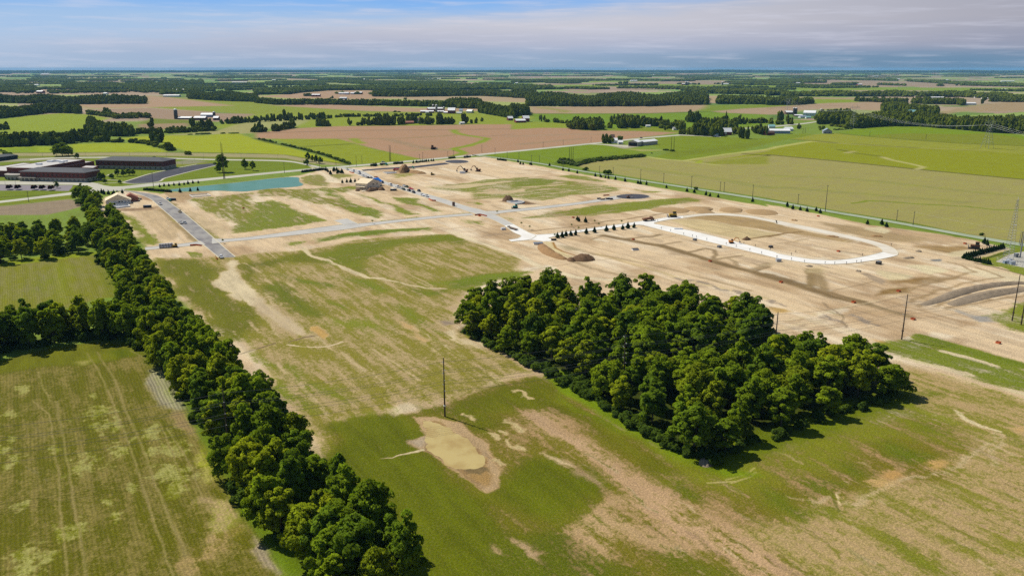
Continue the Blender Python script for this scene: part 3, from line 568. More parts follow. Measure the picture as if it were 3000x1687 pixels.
for i in range(40):                                        # pale scuffs in the foreground lawn
    q = np.array([rng.uniform(-45, 45), rng.uniform(135, 235)]); l = rng.uniform(2, 9)
    line([tuple(q-U*l/2), tuple(q+U*l/2+rng.normal(0, .5, 2))], rng.uniform(.5, 1.4), so=(196, 176, 120), co=.5, mo=1.0, a=.3, warp=.5, ws=3, seed=i) if inside(np.array([q[0]]), np.array([q[1]]), P('C1 0,560 430,500 1050,470 1700,900 1400,1100 1600,1449 500,1449'))[0] else None
# surroundings of the muddy pool
bare('C1 430,495 560,490 720,530 800,600 880,660 900,720 960,820 950,910 890,950 840,920 700,820 560,720 500,700 400,650 510,600', (196, 166, 126), co=.08, mo=.7, warp=1, soft=1.2); area('C1 640,760 760,760 860,740 910,820 900,880 850,920 760,860 690,810', so=(176, 142, 90), co=.03, mo=.3, soft=1.2, warp=1.2, ws=4); area('C1 730,790 800,770 850,790 880,820 820,840 760,830', so=(124, 108, 76), co=.03, soft=.6, warp=1.4, ws=2.5, a=.8)
line('C1 500,530 570,522 640,565 695,610 760,640 810,705 860,765', 1.6, so=(158, 124, 80), co=.04, soft=.6, warp=.8, ws=3, a=.85); line('C1 495,660 530,695 590,735 640,775 700,805 780,870 850,915', 1.4, so=(150, 122, 84), co=.05, soft=.6, warp=.8, ws=3, a=.8)
bare('C1 390,640 500,610 520,640 480,690 420,670', (190, 170, 144), co=.1)
bare('C1 240,745 330,725 500,695 500,708 330,735', (224, 208, 168), co=.0, soft=.5); bare('C1 280,430 400,410 450,430 400,460 330,490', (226, 208, 172), co=.15, mo=.8); line('C1 720,480 780,500 850,516', .8, so=(70, 66, 40), co=.4, soft=.3)
for q in ('C1 980,640 1080,690', 'C1 900,600 930,620', 'C1 940,740 980,770', 'C1 1000,510 1080,580', 'C1 940,570 990,590', 'C1 740,480 800,520', 'C1 1050,330 1130,380'): line(q, 2.2, so=(214, 192, 140), co=.3, mo=.9, warp=1.2, ws=3)
# ---------------------------------------------------------------- crop field at lower left (rows along the grid) and the one above it
area('C0 -500,250 0,160 300,80 560,45 780,50 900,120 1020,250 1120,440 1230,670 1320,850 1500,1080 1700,1449 1900,1900 -500,1900', so=(156, 142, 74), gr=(100, 100, 10), co=.6, ro=.3, mo=.95, dv=0, soft=2)
for q, c, co in (('C0 -400,250 0,165 300,85 560,50 780,55 850,120 700,150 500,190 250,190 0,240', (116, 120, 28), .85), ('C0 620,110 730,90 760,130 680,150', (100, 118, 16), .85), ('C0 440,170 520,160 500,185', (170, 160, 90), .2)): area(q, gr=c, so=c, co=co, ro=.12, soft=2.5, warp=1.5)
area('C0 900,220 970,170 1060,300 1120,450 1040,465 940,420 880,310', so=(168, 160, 130), gr=(150, 150, 100), co=.25, ro=.75, soft=1.5, warp=1, ws=6)
area('C0 1030,470 1130,465 1200,620 1160,600 1080,560', so=(170, 146, 100), gr=(150, 146, 70), co=.3, ro=.3, soft=2, warp=1.5, ws=6); area('C0 1200,680 1260,760 1300,860 1240,880 1180,780', so=(184, 176, 92), gr=(160, 166, 60), co=.35, ro=.2, soft=2, warp=1.5, ws=5)
area('C0 1220,980 1360,990 1460,1100 1450,1180 1300,1230 1250,1150', so=(192, 168, 120), gr=(150, 150, 60), co=.3, ro=.25, soft=2, warp=1.8, ws=6); area('C0 1150,1300 1300,1200 1450,1120 1470,1180 1300,1330 1150,1449 1040,1449', so=(186, 160, 104), gr=(124, 116, 36), co=.46, ro=.3, soft=3, warp=2.5, ws=4, mo=1.2)
area('C0 1500,1220 1600,1260 1720,1449 1640,1449 1550,1330', so=(184, 166, 140), gr=(140, 140, 70), co=.2, ro=.5, soft=1.5, warp=1, ws=6)
for x, y, a_, b_ in ((580, 470, 6, 4), (640, 550, 5, 4), (925, 585, 5, 4), (710, 690, 5, 2.5), (500, 790, 6, 4), (990, 820, 5, 3), (1080, 850, 6, 3), (1060, 930, 6, 2), (50, 470, 4, 2.5), (70, 770, 5, 2), (20, 690, 4, 1.5), (330, 690, 3, 1.2), (140, 330, 5, 2), (70, 630, 3, 1.2), (690, 1090, 3, 1.2), (790, 920, 2.5, 1), (420, 1170, 4, 3), (180, 1330, 6, 3.5), (170, 1420, 5, 3), (1020, 690, 5, 4), (560, 370, 3, 1), (650, 1010, 2.5, 1), (900, 600, 3, 2), (120, 1030, 3, 1.5)):
    spot('C0', x, y, a_, b_, so=(184, 182, 104), gr=(128, 132, 44), co=.36, ro=.2, mo=1.3, warp=b_*1.0, ws=2.2, a=.75, seed=int(x))
for q, w in (('C0 520,1449 460,1100 430,940 390,690 340,400', .9), ('C0 400,1449 370,1100 345,790 310,560 300,480 200,400', .7), ('C0 520,110 580,200 660,360 720,520 790,700 900,1050 1040,1449', .8), ('C0 580,105 690,270 760,470 850,660 930,900 1120,1330', 1.0), ('C0 950,520 1000,620 1070,800 1120,930', .6), ('C0 1000,560 1130,760 1210,960', .6), ('C0 780,95 870,140 950,230', .8), ('C0 230,220 250,300 300,400', .6)):
    line(q, w*.8, so=(166, 150, 96), gr=(146, 138, 70), co=.35, ro=.1, mo=.9, soft=w*.4, a=.62, warp=.25, ws=6)
line('C0 100,790 180,800 250,850 290,880', .8, so=(150, 140, 90), a=.6); line('C0 180,500 260,620 310,580', .7, so=(150, 140, 84), a=.6)
area('C0 800,50 900,80 1010,200 1090,330 1130,460 1240,660 1330,850 1440,1060 1560,1200 1720,1449 1900,1449 1500,900 1200,400 1000,100 900,0', gr=(96, 130, 20), so=(110, 140, 36), co=.9, mo=.5, soft=2)
area('C0 1200,640 1260,700 1330,830 1420,960 1380,980 1290,840', gr=(140, 140, 40), so=(150, 140, 60), co=.7, soft=2)
area('B0 -400,700 0,650 400,600 700,560 960,545 1050,640 1250,760 1230,950 1150,1000 1000,1010 700,1100 600,1130 -400,1300', so=(152, 148, 78), gr=(124, 126, 34), co=.55, ro=.35, mo=.9, dv=0, soft=2)
area('B0 -400,690 0,645 600,570 960,540 980,570 600,620 0,690 -400,740', so=(150, 164, 50), gr=(136, 156, 30), co=.8, ro=.1, soft=1.5, warp=1); area('B0 1080,700 1270,770 1240,930 1180,980 1150,850', so=(176, 166, 80), gr=(150, 160, 40), co=.6, ro=.1, soft=3, warp=2)
area('B0 420,780 560,800 500,960 380,950', so=(146, 140, 100), gr=(120, 132, 44), a=.7, soft=8, warp=4); area('B0 560,640 700,680 660,1050 560,1000', so=(150, 158, 40), gr=(120, 138, 16), a=.6, soft=6)
area('A0 650,1330 900,1300 960,1340 1060,1330 1010,1449 B0 1080,180 1300,220 1450,470 1500,640 1700,850 1500,900 900,560 -300,640 -300,240 600,100 850,20', so=(96, 110, 40), gr=(84, 108, 24), co=.8, mo=.4, soft=2, a=.9) if False else None
# the floor of the woods and of the tree belt
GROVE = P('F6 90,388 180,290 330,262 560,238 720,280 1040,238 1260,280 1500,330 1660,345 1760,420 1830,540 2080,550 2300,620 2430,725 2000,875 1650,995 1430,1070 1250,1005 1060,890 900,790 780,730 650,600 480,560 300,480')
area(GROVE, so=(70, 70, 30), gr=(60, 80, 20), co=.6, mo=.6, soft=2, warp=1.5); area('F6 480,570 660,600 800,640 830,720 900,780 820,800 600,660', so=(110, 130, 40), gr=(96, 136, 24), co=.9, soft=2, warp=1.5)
area('F6 560,640 700,690 880,800 1200,980 1500,1120 1700,1178 1500,1178 1150,1020 860,850', so=(120, 140, 40), gr=(112, 146, 22), co=.92, mo=.35, soft=2.5, warp=1.2)
bare('F6 1350,1075 1450,1080 1460,1110 1390,1115', (170, 150, 130), co=.2, mo=.8, soft=.8)
line('F6 1450,1082 1650,1005 2000,885 2440,730', 13, gr=(104, 124, 22), so=(120, 124, 50), co=.85, mo=.5, soft=4, warp=1.5)
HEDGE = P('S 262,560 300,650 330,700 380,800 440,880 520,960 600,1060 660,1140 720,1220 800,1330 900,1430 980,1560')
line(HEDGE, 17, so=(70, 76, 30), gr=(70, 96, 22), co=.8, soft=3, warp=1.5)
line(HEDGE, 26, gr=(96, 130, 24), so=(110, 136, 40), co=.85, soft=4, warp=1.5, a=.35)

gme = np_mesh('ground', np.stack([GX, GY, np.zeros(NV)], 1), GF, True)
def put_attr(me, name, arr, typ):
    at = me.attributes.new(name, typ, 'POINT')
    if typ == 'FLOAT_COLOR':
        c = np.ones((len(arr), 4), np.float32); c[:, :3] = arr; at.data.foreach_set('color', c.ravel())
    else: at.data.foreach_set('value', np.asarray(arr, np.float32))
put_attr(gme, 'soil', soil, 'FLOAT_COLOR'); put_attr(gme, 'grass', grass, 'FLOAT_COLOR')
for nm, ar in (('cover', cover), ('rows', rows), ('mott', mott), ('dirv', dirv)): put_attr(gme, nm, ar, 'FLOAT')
def ground_material():
    m = bpy.data.materials.new('ground'); m.use_nodes = True; t = m.node_tree; p = t.nodes['Principled BSDF']
    p.inputs['Roughness'].default_value = 0.95; p.inputs['Specular IOR Level'].default_value = 0.08
    def at(n):
        a = N(t, 'ShaderNodeAttribute', attribute_name=n); return a
    A = {n: at(n) for n in ('soil', 'grass', 'cover', 'rows', 'mott', 'dirv')}
    tcn = N(t, 'ShaderNodeTexCoord'); pos = tcn.outputs['Object']
    def dot(v):
        n = N(t, 'ShaderNodeVectorMath', operation='DOT_PRODUCT'); L(t, pos, n.inputs[0]); n.inputs[1].default_value = (v[0], v[1], 0); return n.outputs['Value']
    s, tt = dot(U), dot(V)
    def noise(a, b, detail, rough=.6, dist=0.0):
        c = N(t, 'ShaderNodeCombineXYZ'); L(t, math_(t, 'MULTIPLY', s, a), c.inputs[0]); L(t, math_(t, 'MULTIPLY', tt, b), c.inputs[1])
        n = N(t, 'ShaderNodeTexNoise', noise_dimensions='2D', inp={'Scale': 1.0, 'Detail': detail, 'Roughness': rough, 'Distortion': dist}); L(t, c.outputs[0], n.inputs['Vector']); return n.outputs[0]
    sU = noise(.035, .24, 5); sV = noise(.20, .03, 5); iso = noise(.55, .55, 6, .68, .6); fine = sstep(t, noise(1.7, 1.7, 4, .72), .28, .72); big = noise(.05, .05, 3, .55, .5)
    st = N(t, 'ShaderNodeMix'); L(t, A['dirv'].outputs['Fac'], st.inputs[0]); L(t, sU, st.inputs[2]); L(t, sV, st.inputs[3])
    nz = math_(t, 'ADD', math_(t, 'MULTIPLY', math_(t, 'SUBTRACT', st.outputs[0], .5), 1.5), math_(t, 'MULTIPLY', math_(t, 'SUBTRACT', iso, .5), 1.3))
    nz = math_(t, 'ADD', nz, math_(t, 'MULTIPLY', math_(t, 'SUBTRACT', big, .5), .7))
    cov = math_(t, 'ADD', A['cover'].outputs['Fac'], math_(t, 'MULTIPLY', nz, math_(t, 'MULTIPLY', A['mott'].outputs['Fac'], 1.0)))
    mask = sstep(t, cov, .22, .78)
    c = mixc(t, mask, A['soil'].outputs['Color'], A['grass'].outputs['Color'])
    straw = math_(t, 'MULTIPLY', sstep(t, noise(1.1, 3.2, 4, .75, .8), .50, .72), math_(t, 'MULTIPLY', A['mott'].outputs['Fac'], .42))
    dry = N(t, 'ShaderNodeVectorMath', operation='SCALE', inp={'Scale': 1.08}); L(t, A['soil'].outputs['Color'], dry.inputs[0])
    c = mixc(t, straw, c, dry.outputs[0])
    # small differences of tone: clods, tufts, damp streaks
    val = math_(t, 'ADD', .39, math_(t, 'MULTIPLY', fine, .44)); val = math_(t, 'ADD', val, math_(t, 'MULTIPLY', iso, .36)); val = math_(t, 'ADD', val, math_(t, 'MULTIPLY', sstep(t, st.outputs[0], .25, .75), .24)); val = math_(t, 'ADD', val, math_(t, 'MULTIPLY', sstep(t, big, .25, .75), .14))
    # crop rows
    wv = math_(t, 'SINE', math_(t, 'MULTIPLY', math_(t, 'ADD', tt, math_(t, 'MULTIPLY', big, .9)), 2*math.pi/1.05))
    wv2 = math_(t, 'SINE', math_(t, 'MULTIPLY', math_(t, 'ADD', tt, math_(t, 'MULTIPLY', big, .9)), 2*math.pi/6.1))
    rw = math_(t, 'ADD', math_(t, 'MULTIPLY', wv, .30), math_(t, 'MULTIPLY', wv2, .10))
    val = math_(t, 'MULTIPLY', val, math_(t, 'ADD', 1.0, math_(t, 'MULTIPLY', rw, A['rows'].outputs['Fac'])))
    sc = N(t, 'ShaderNodeVectorMath', operation='SCALE'); L(t, c, sc.inputs[0]); L(t, val, sc.inputs['Scale'])
    L(t, sc.outputs[0], p.inputs['Base Color'])
    bn = N(t, 'ShaderNodeBump', inp={'Strength': .6, 'Distance': .35}); L(t, math_(t, 'ADD', iso, math_(t, 'MULTIPLY', fine, .5)), bn.inputs['Height']); L(t, bn.outputs[0], p.inputs['Normal'])
    return m
tag(link_mesh('ground', gme, ground_material()), kind='structure')
# ------------------------------------------------------------------ roads, paved areas, water
def resample(pts, n):
    p = np.array(pts, float); d = np.r_[0, np.cumsum(np.hypot(*np.diff(p, axis=0).T))]
    t = np.linspace(0, d[-1], n); return np.stack([np.interp(t, d, p[:, 0]), np.interp(t, d, p[:, 1])], 1)
def smooth_line(pts, n):
    q = resample(pts, max(n, 4)); k = max(2, n//18)
    ker = np.ones(2*k+1)/(2*k+1); pad = np.pad(q, ((k, k), (0, 0)), 'edge')
    s = np.stack([np.convolve(pad[:, i], ker, 'valid') for i in (0, 1)], 1); s[0] = q[0]; s[-1] = q[-1]; return s
def strip_mesh(name, lft, rgt, z, n=60, smooth=True):
    f = smooth_line if smooth else resample
    a, b = f(lft, n), f(rgt, n)
    v = np.concatenate([np.c_[a, np.full(n, z)], np.c_[b, np.full(n, z)]]); i = np.arange(n-1)
    fc = np.stack([i, i+n, i+n+1, i+1], 1)
    p = v[fc[0]]; nz = np.cross(p[1]-p[0], p[2]-p[0])[2]
    return np_mesh(name, v, fc if nz > 0 else fc[:, ::-1])
def kerb(name, pts, m, w=0.5, h=0.14, n=60, parent=None):       # a raised edge along a road
    a = smooth_line(pts, n); t = np.gradient(a, axis=0); t /= np.linalg.norm(t, axis=1)[:, None]; q = np.stack([-t[:, 1], t[:, 0]], 1)*w/2
    prof = [(-1, 0.0), (-1, h), (1, h), (1, 0.0)]
    v = np.concatenate([np.c_[a+q*k, np.full(n, z)] for k, z in prof]); i = np.arange(n-1)
    fc = np.concatenate([np.stack([i+j*n, i+j*n+1, i+(j+1)*n+1, i+(j+1)*n], 1) for j in range(3)])
    return link_mesh(name, np_mesh(name, v, fc), m, parent)
def road_mat(name, c, dark, sc=1.0, amt=.5):
    m = bpy.data.materials.new(name); m.use_nodes = True; t = m.node_tree; p = t.nodes['Principled BSDF']; p.inputs['Roughness'].default_value = .9; p.inputs['Specular IOR Level'].default_value = .15
    tcn = N(t, 'ShaderNodeTexCoord')
    d = [N(t, 'ShaderNodeVectorMath', operation='DOT_PRODUCT') for _ in range(2)]
    for n, v in zip(d, (U, V)): L(t, tcn.outputs['Object'], n.inputs[0]); n.inputs[1].default_value = (v[0], v[1], 0)
    cvn = N(t, 'ShaderNodeCombineXYZ'); L(t, math_(t, 'MULTIPLY', d[0].outputs['Value'], .05*sc), cvn.inputs[0]); L(t, math_(t, 'MULTIPLY', d[1].outputs['Value'], .08*sc), cvn.inputs[1])
    a = N(t, 'ShaderNodeTexNoise', inp={'Scale': 1.0, 'Detail': 5.0, 'Roughness': .6}); L(t, cvn.outputs[0], a.inputs['Vector'])
    b = N(t, 'ShaderNodeTexNoise', inp={'Scale': 1.4, 'Detail': 4.0, 'Roughness': .7}); L(t, tcn.outputs['Object'], b.inputs['Vector'])
    f = math_(t, 'ADD', math_(t, 'MULTIPLY', sstep(t, a.outputs[0], .38, .68), amt), math_(t, 'MULTIPLY', math_(t, 'SUBTRACT', b.outputs[0], .5), .5), clamp=True)
    L(t, mixc(t, f, c, dark), p.inputs['Base Color']); return m
M_ASPH = road_mat('asphalt', alb(170, 166, 160), alb(124, 120, 124), 1.0, .9); M_ASPHL = road_mat('worn asphalt', alb(208, 204, 196), alb(184, 182, 177)); M_BLACK = road_mat('new asphalt', alb(72, 72, 82), alb(92, 90, 96), .6, .8)
M_CONC = road_mat('new concrete', (.78, .76, .72), (.68, .65, .59), 1.2, .8); M_CONC2 = road_mat('old concrete road', alb(206, 202, 184), alb(186, 182, 164), .4, .6); M_BASE = road_mat('stone base', alb(240, 231, 214), alb(220, 208, 186), 1.5, .8)
M_GRAV = road_mat('gravel road', alb(178, 186, 162), alb(152, 166, 132), .6, .6); M_KERB = mat('kerb concrete', alb(226, 216, 190), noise=.1); M_PATH = mat('path concrete', alb(206, 200, 176), noise=.1)
def road(name, lft, rgt, m, z=0.03, n=80, kerbs=True):
    a, b = P(lft) if isinstance(lft, str) else lft, P(rgt) if isinstance(rgt, str) else rgt
    o = tag(link_mesh(name, strip_mesh(name, a, b, z, n), m), kind='structure')
    if kerbs:
        for q in (a, b): kerb('kerb', q, M_KERB, .55, z+.13, n, o)
    return o
def sheet(name, pts, z, m, kind='structure', dense=0):
    pts = P(pts) if isinstance(pts, str) else pts
    b = MB(); b.add([(x, y, z) for x, y in pts], [tuple(range(len(pts)))])
    o = b.build(name, m)
    if o.data.polygons[0].normal.z < 0: o.data.flip_normals()
    return tag(o, kind=kind)
# country roads
road('country_road', 'A0 -300,1398 0,1376 720,1286 960,1240 1300,1214 2575,1096 A1 0,1092 640,1034 1300,986 2575,866 A2 880,780 1300,734 1690,702', 'A0 -300,1420 0,1397 720,1306 960,1275 1500,1226 2575,1114 A1 0,1110 640,1052 1300,1001 2575,881 A2 890,791 1300,746 1690,713', M_CONC2, .03, 200, False)
road('country_road', 'A1 655,1028 590,1014 500,994 330,962 0,955 A0 2180,950 1500,930 1030,925 430,936 300,950', 'A1 640,1042 560,1026 480,1004 330,974 0,966 A0 2180,962 1500,941 1030,936 440,946 300,962', M_CONC2, .045, 120, False)
road('gravel_road', 'A2 -400,905 -200,925 0,947 380,1002 520,1034 1200,1143 1850,1242 2575,1352 B3 700,143 1300,233 1900,352 2650,470', 'A2 -400,912 -200,934 0,957 380,1012 520,1046 1200,1156 1850,1257 2575,1372 B3 700,162 1300,255 1900,376 2650,500', M_GRAV, .03, 200, False)
road('lane', 'A2 2210,640 2340,637 2450,632 2540,625 A3 230,600 400,582 505,567', 'A2 2210,646 2340,643 2460,640 2545,635 A3 240,611 400,593 510,574', M_CONC2, .05, 60, False)
road('farm_track', 'A2 1690,702 1900,712 2100,722', 'A2 1690,712 1900,720 2100,730', M_CONC2, .05, 40, False)
road('farm_track', 'A2 780,795 900,798 1070,808 1170,815', 'A2 780,802 900,806 1070,822 1170,830', M_PATH, .05, 40, False)
# streets of the new subdivision
road('site_street', 'E2 0,125 400,98 480,105 700,160 900,235 1040,365 1200,500 1400,680 1640,900 1790,1010 2015,1200', 'E2 0,110 250,88 450,92 600,118 800,140 980,170 1130,232 1250,330 1450,470 1650,640 1940,885 2060,1000 2285,1188', M_ASPH, .035, 120)
road('site_street', 'E2 810,1030 1300,985 1580,950 1720,925', 'E2 812,1076 1300,1030 1700,992 1800,985', M_ASPHL, .06, 40)
road('site_street', 'E2 1900,880 1990,906 2300,885 2564,858 E3 330,985 540,985 700,968 1200,915 1900,845 2400,810', 'E2 1900,975 2050,946 2300,930 2564,905 E3 330,1078 700,1015 1200,955 1900,880 2440,840', M_ASPHL, .05, 120)
road('site_street', 'E3 150,925 250,965 340,1010', 'E3 370,895 450,935 570,990', M_ASPHL, .065, 20)
road('site_street', 'E3 240,70 330,90 480,150 620,215 760,262 1160,395 1600,535 2250,745 2420,800 E5 20,600 270,640 540,785', 'E3 320,65 480,85 640,115 690,150 900,262 1500,445 1950,570 2300,690 2564,762 E5 0,478 240,552 400,605 700,768', M_ASPHL, .04, 150)
road('site_street', 'E5 240,552 430,548 1000,490 1700,415 2100,355 2300,312 2440,290', 'E5 400,605 500,580 1000,535 1700,450 2200,385 2440,350', M_ASPHL, .055, 80)
def disc(name, z, cx, cy, rx, ry, zz, m, kerbs=True, n=40):
    pts = [g(z, cx+rx*math.cos(t), cy+ry*math.sin(t)) for t in np.linspace(0, 2*math.pi, n+1)[:-1]]
    o = sheet(name, pts, zz, m)
    if kerbs: kerb('kerb', pts+pts[:1], M_KERB, .7, .15, n*2, o)
    return o
disc('turning_circle', 'A2', 1215, 1326, 175, 26, .07, M_BLACK); disc('turning_circle', 'A1', 2020, 975, 122, 17, .06, M_BLACK)
road('site_street', 'A1 1060,1057 1300,1038 1600,1020 1900,985', 'A1 1080,1070 1300,1052 1600,1038 1950,1000', M_BLACK, .05, 40, False)
road('concrete_street', 'E5 540,785 700,905 830,955 760,1000 610,1018', 'E5 700,768 950,905 1080,950 960,1020 660,1048', M_CONC, .075, 40)
sheet('concrete_street', 'E5 830,950 960,905 1080,936 1300,925 1450,900 1290,975 1270,995 1345,1015 1290,1040 1185,1045 1000,1020 760,1032 660,1044 615,1020 770,1000', .085, M_CONC)
road('concrete_street', 'E5 1080,937 1300,925 1700,870 2100,810 2564,748 E6 0,520 250,488 380,472', 'E5 1265,988 1420,952 1700,905 2000,868 2300,830 2564,795 E6 0,565 130,548 260,560', M_CONC, .095, 60)
LO = P('E6 300,565 250,490 420,468 640,425 900,405 1150,372 1400,357 1700,366 2050,408 2564,510 B3 0,210 500,310 1000,418 1180,465 1290,510 1328,548 1300,578 1230,600 1000,640 700,672 450,668 0,590 E6 2564,1128 2000,992 1400,850 800,700 400,600 300,565')
LI = P('E6 430,535 430,520 500,500 680,465 900,444 1150,404 1450,390 1750,402 2050,442 2564,556 B3 0,245 500,346 900,428 1060,468 1150,505 1168,528 1150,545 1100,560 950,595 660,636 450,625 0,540 E6 2564,1040 2000,892 1500,760 1000,640 600,565 430,535')
def two(name, i, j, m, z):                                 # stretches of the loop between matched points of its two edges
    n = 60; o = tag(link_mesh(name, strip_mesh(name, LO[i:j], LI[i:j], z, n), m), kind='structure')
    for q in (LO[i:j], LI[i:j]): kerb('kerb', q, M_KERB, .5, z+.1, n, o)
two('loop_street', 4, 17, M_BASE, .05); two('concrete_street', 1, 5, M_CONC, .11); two('concrete_street', 16, 28, M_CONC, .07); sheet('concrete_street', 'E6 0,520 250,488 420,470 640,430 520,495 430,515 420,530 450,550 600,570 500,620 400,603 260,562 130,550 0,562', .13, M_CONC)
# school yard
sheet('parking_lot', 'A0 -300,1205 0,1206 560,1212 735,1212 720,1240 690,1270 300,1266 -300,1268', .04, road_mat('parking asphalt', alb(150, 142, 146), alb(132, 124, 130)))
sheet('school_drive', 'A0 -300,1168 0,1170 160,1168 860,1178 960,1188 1050,1215 1130,1225 1250,1222 1320,1214 1240,1262 900,1290 860,1265 940,1243 900,1222 730,1208 -300,1203', .05, M_CONC2)
sheet('asphalt_lot', 'A0 1238,1180 1300,1155 1500,1105 1740,1050 1980,1006 2180,988 2170,1010 1900,1075 1620,1148 1635,1165 1560,1182 1400,1196 1290,1194', .05, M_BLACK)
for q in ('A0 960,1192 1100,1192 1240,1182', 'A0 1240,1180 1500,1098 1740,1045 1980,1000', 'A0 2175,1012 1900,1078 1622,1150 1638,1168 1560,1185 1400,1199 1290,1197 1236,1184', 'A0 990,1120 1080,1115 1110,1100 1180,1090 1290,1085', 'A0 1000,1155 1100,1160 1230,1165', 'A0 1380,1052 1700,1060', 'A0 1500,1035 1660,1037'):
    tag(kerb('path', P(q), M_PATH, 2.2, .08, 40), kind='structure')
# water
def water_mat(name, c, c2, rough, sc, sp=.2):
    m = bpy.data.materials.new(name); m.use_nodes = True; t = m.node_tree; p = t.nodes['Principled BSDF']; p.inputs['Roughness'].default_value = rough; p.inputs['Specular IOR Level'].default_value = sp
    tcn = N(t, 'ShaderNodeTexCoord'); a = N(t, 'ShaderNodeTexNoise', inp={'Scale': sc, 'Detail': 5.0, 'Roughness': .6}); L(t, tcn.outputs['Object'], a.inputs['Vector'])
    L(t, mixc(t, sstep(t, a.outputs[0], .4, .7), c, c2), p.inputs['Base Color'])
    b = N(t, 'ShaderNodeTexNoise', inp={'Scale': 1.2, 'Detail': 3.0}); L(t, tcn.outputs['Object'], b.inputs['Vector']); bn = N(t, 'ShaderNodeBump', inp={'Strength': .06, 'Distance': .1}); L(t, b.outputs[0], bn.inputs['Height']); L(t, bn.outputs[0], p.inputs['Normal'])
    return m
def organic(pts, n, wob, seed):
    q = smooth_line(list(pts)+[pts[0]], n)[:-1]
    return [(x+wob*(fbm(np.array([x/4.]), np.array([y/4.]), seed)[0]-.5)*2, y+wob*(fbm(np.array([x/4.]), np.array([y/4.]), seed+5)[0]-.5)*2) for x, y in q]
POND = P('A0 1640,1262 1760,1250 1820,1242 2200,1203 2575,1166 A1 0,1160 200,1140 430,1120 448,1140 412,1162 450,1190 515,1222 300,1236 0,1252 A0 2575,1270 2480,1284 2400,1284 2330,1268 2250,1262 2080,1268 1900,1272 1780,1284 1690,1278')
area(POND, so=(60, 120, 116)) if False else None
sheet('pond', organic(POND, 160, .8, 3), .05, water_mat('pond water', alb(100, 148, 126), alb(110, 156, 132), .3, .03, .06))
kerb('pond_shore', POND+POND[:1], mat('shore stones', alb(176, 160, 120), noise=.25), 2.2, .035, 160)
tag(bpy.data.objects['pond_shore'], kind='structure')
PUD = P('C1 492,520 565,515 640,555 700,600 765,632 815,695 868,755 880,800 820,812 780,795 745,818 690,805 640,775 580,735 522,695 488,655 524,630 538,600 505,560')
sheet('muddy_pool', organic(PUD, 160, 1.9, 8), .03, water_mat('muddy water', alb(208, 186, 122), alb(188, 160, 98), .3, .12))

# ------------------------------------------------------------------ trees
def leaf_mat(name, c, var=.28, trans=.38):
    m = bpy.data.materials.new(name); m.use_nodes = True; t = m.node_tree; t.nodes.remove(t.nodes['Principled BSDF'])
    oi = N(t, 'ShaderNodeObjectInfo'); at = N(t, 'ShaderNodeAttribute', attribute_name='tint')
    f = math_(t, 'ADD', 1-var*.5, math_(t, 'MULTIPLY', oi.outputs['Random'], var)); f = math_(t, 'MULTIPLY', f, math_(t, 'ADD', .62, math_(t, 'MULTIPLY', at.outputs['Fac'], .76)))
    hue = mixc(t, oi.outputs['Random'], c, (c[0]*1.12, c[1]*1.02, c[2]*.8)); sc = N(t, 'ShaderNodeVectorMath', operation='SCALE'); L(t, hue, sc.inputs[0]); L(t, f, sc.inputs['Scale'])
    d = N(t, 'ShaderNodeBsdfDiffuse'); L(t, sc.outputs[0], d.inputs[0]); tr = N(t, 'ShaderNodeBsdfTranslucent'); L(t, mixc(t, 1.0, sc.outputs[0], (1.3, 1.35, .6), 'MULTIPLY'), tr.inputs[0])
    mx = N(t, 'ShaderNodeMixShader', inp={0: trans}); L(t, d.outputs[0], mx.inputs[1]); L(t, tr.outputs[0], mx.inputs[2]); L(t, mx.outputs[0], t.nodes['Material Output'].inputs[0]); return m
LEAFC = [(.175, .255, .014), (.245, .305, .015), (.120, .195, .016)]
M_LEAF = [leaf_mat('leaves', LEAFC[0]), leaf_mat('yellow green leaves', LEAFC[1]), leaf_mat('dark leaves', LEAFC[2])]
M_BARK = mat('bark', (.11, .085, .06), noise=.3, nscale=4)
def unit(n, r):
    v = r.normal(size=(n, 3)); return v/np.linalg.norm(v, axis=1)[:, None]
def leaf_cloud(name, cent, rad, per, size, r, core, m, flat=.9):
    # clumps of leaf sprays: cent (k,3), rad (k,), per = sprays on each
    P_, N_, T_ = [], [], []
    for c, q in zip(cent, rad):
        n = int(per*(q/np.mean(rad))**2); d = unit(n, r); d[:, 2] = np.where(d[:, 2] < -.45, -d[:, 2], d[:, 2])
        P_.append(c+d*np.array([1, 1, flat])*(q*r.uniform(.62, 1.08, n)**.6)[:, None]); N_.append(d); T_.append(np.full(n, r.uniform(0, 1))*.6+r.uniform(0, .4, n))
    p = np.concatenate(P_); nn = np.concatenate(N_); tt = np.concatenate(T_)
    cc = p-core; cc /= np.linalg.norm(cc, axis=1)[:, None]+1e-6
    sh = nn*.40+cc*.42+np.array([0, 0, .12])+r.normal(size=p.shape)*.22; sh /= np.linalg.norm(sh, axis=1)[:, None]
    fn = sh+r.normal(size=p.shape)*.55; fn /= np.linalg.norm(fn, axis=1)[:, None]
    a = np.cross(fn, unit(len(p), r)); a /= np.linalg.norm(a, axis=1)[:, None]; b = np.cross(fn, a)
    s = (size*r.uniform(.6, 1.3, len(p)))[:, None]; w = s*r.uniform(.55, .9, len(p))[:, None]
    v = np.stack([p-a*s, p-b*w, p+a*s*1.05, p+b*w], 1).reshape(-1, 3); f = np.arange(len(v)).reshape(-1, 4)
    me = np_mesh(name, v, f, True); put_attr(me, 'tint', np.repeat(tt, 4), 'FLOAT')
    me.normals_split_custom_set_from_vertices(np.repeat(sh, 4, 0).tolist()); me.materials.append(m); return me
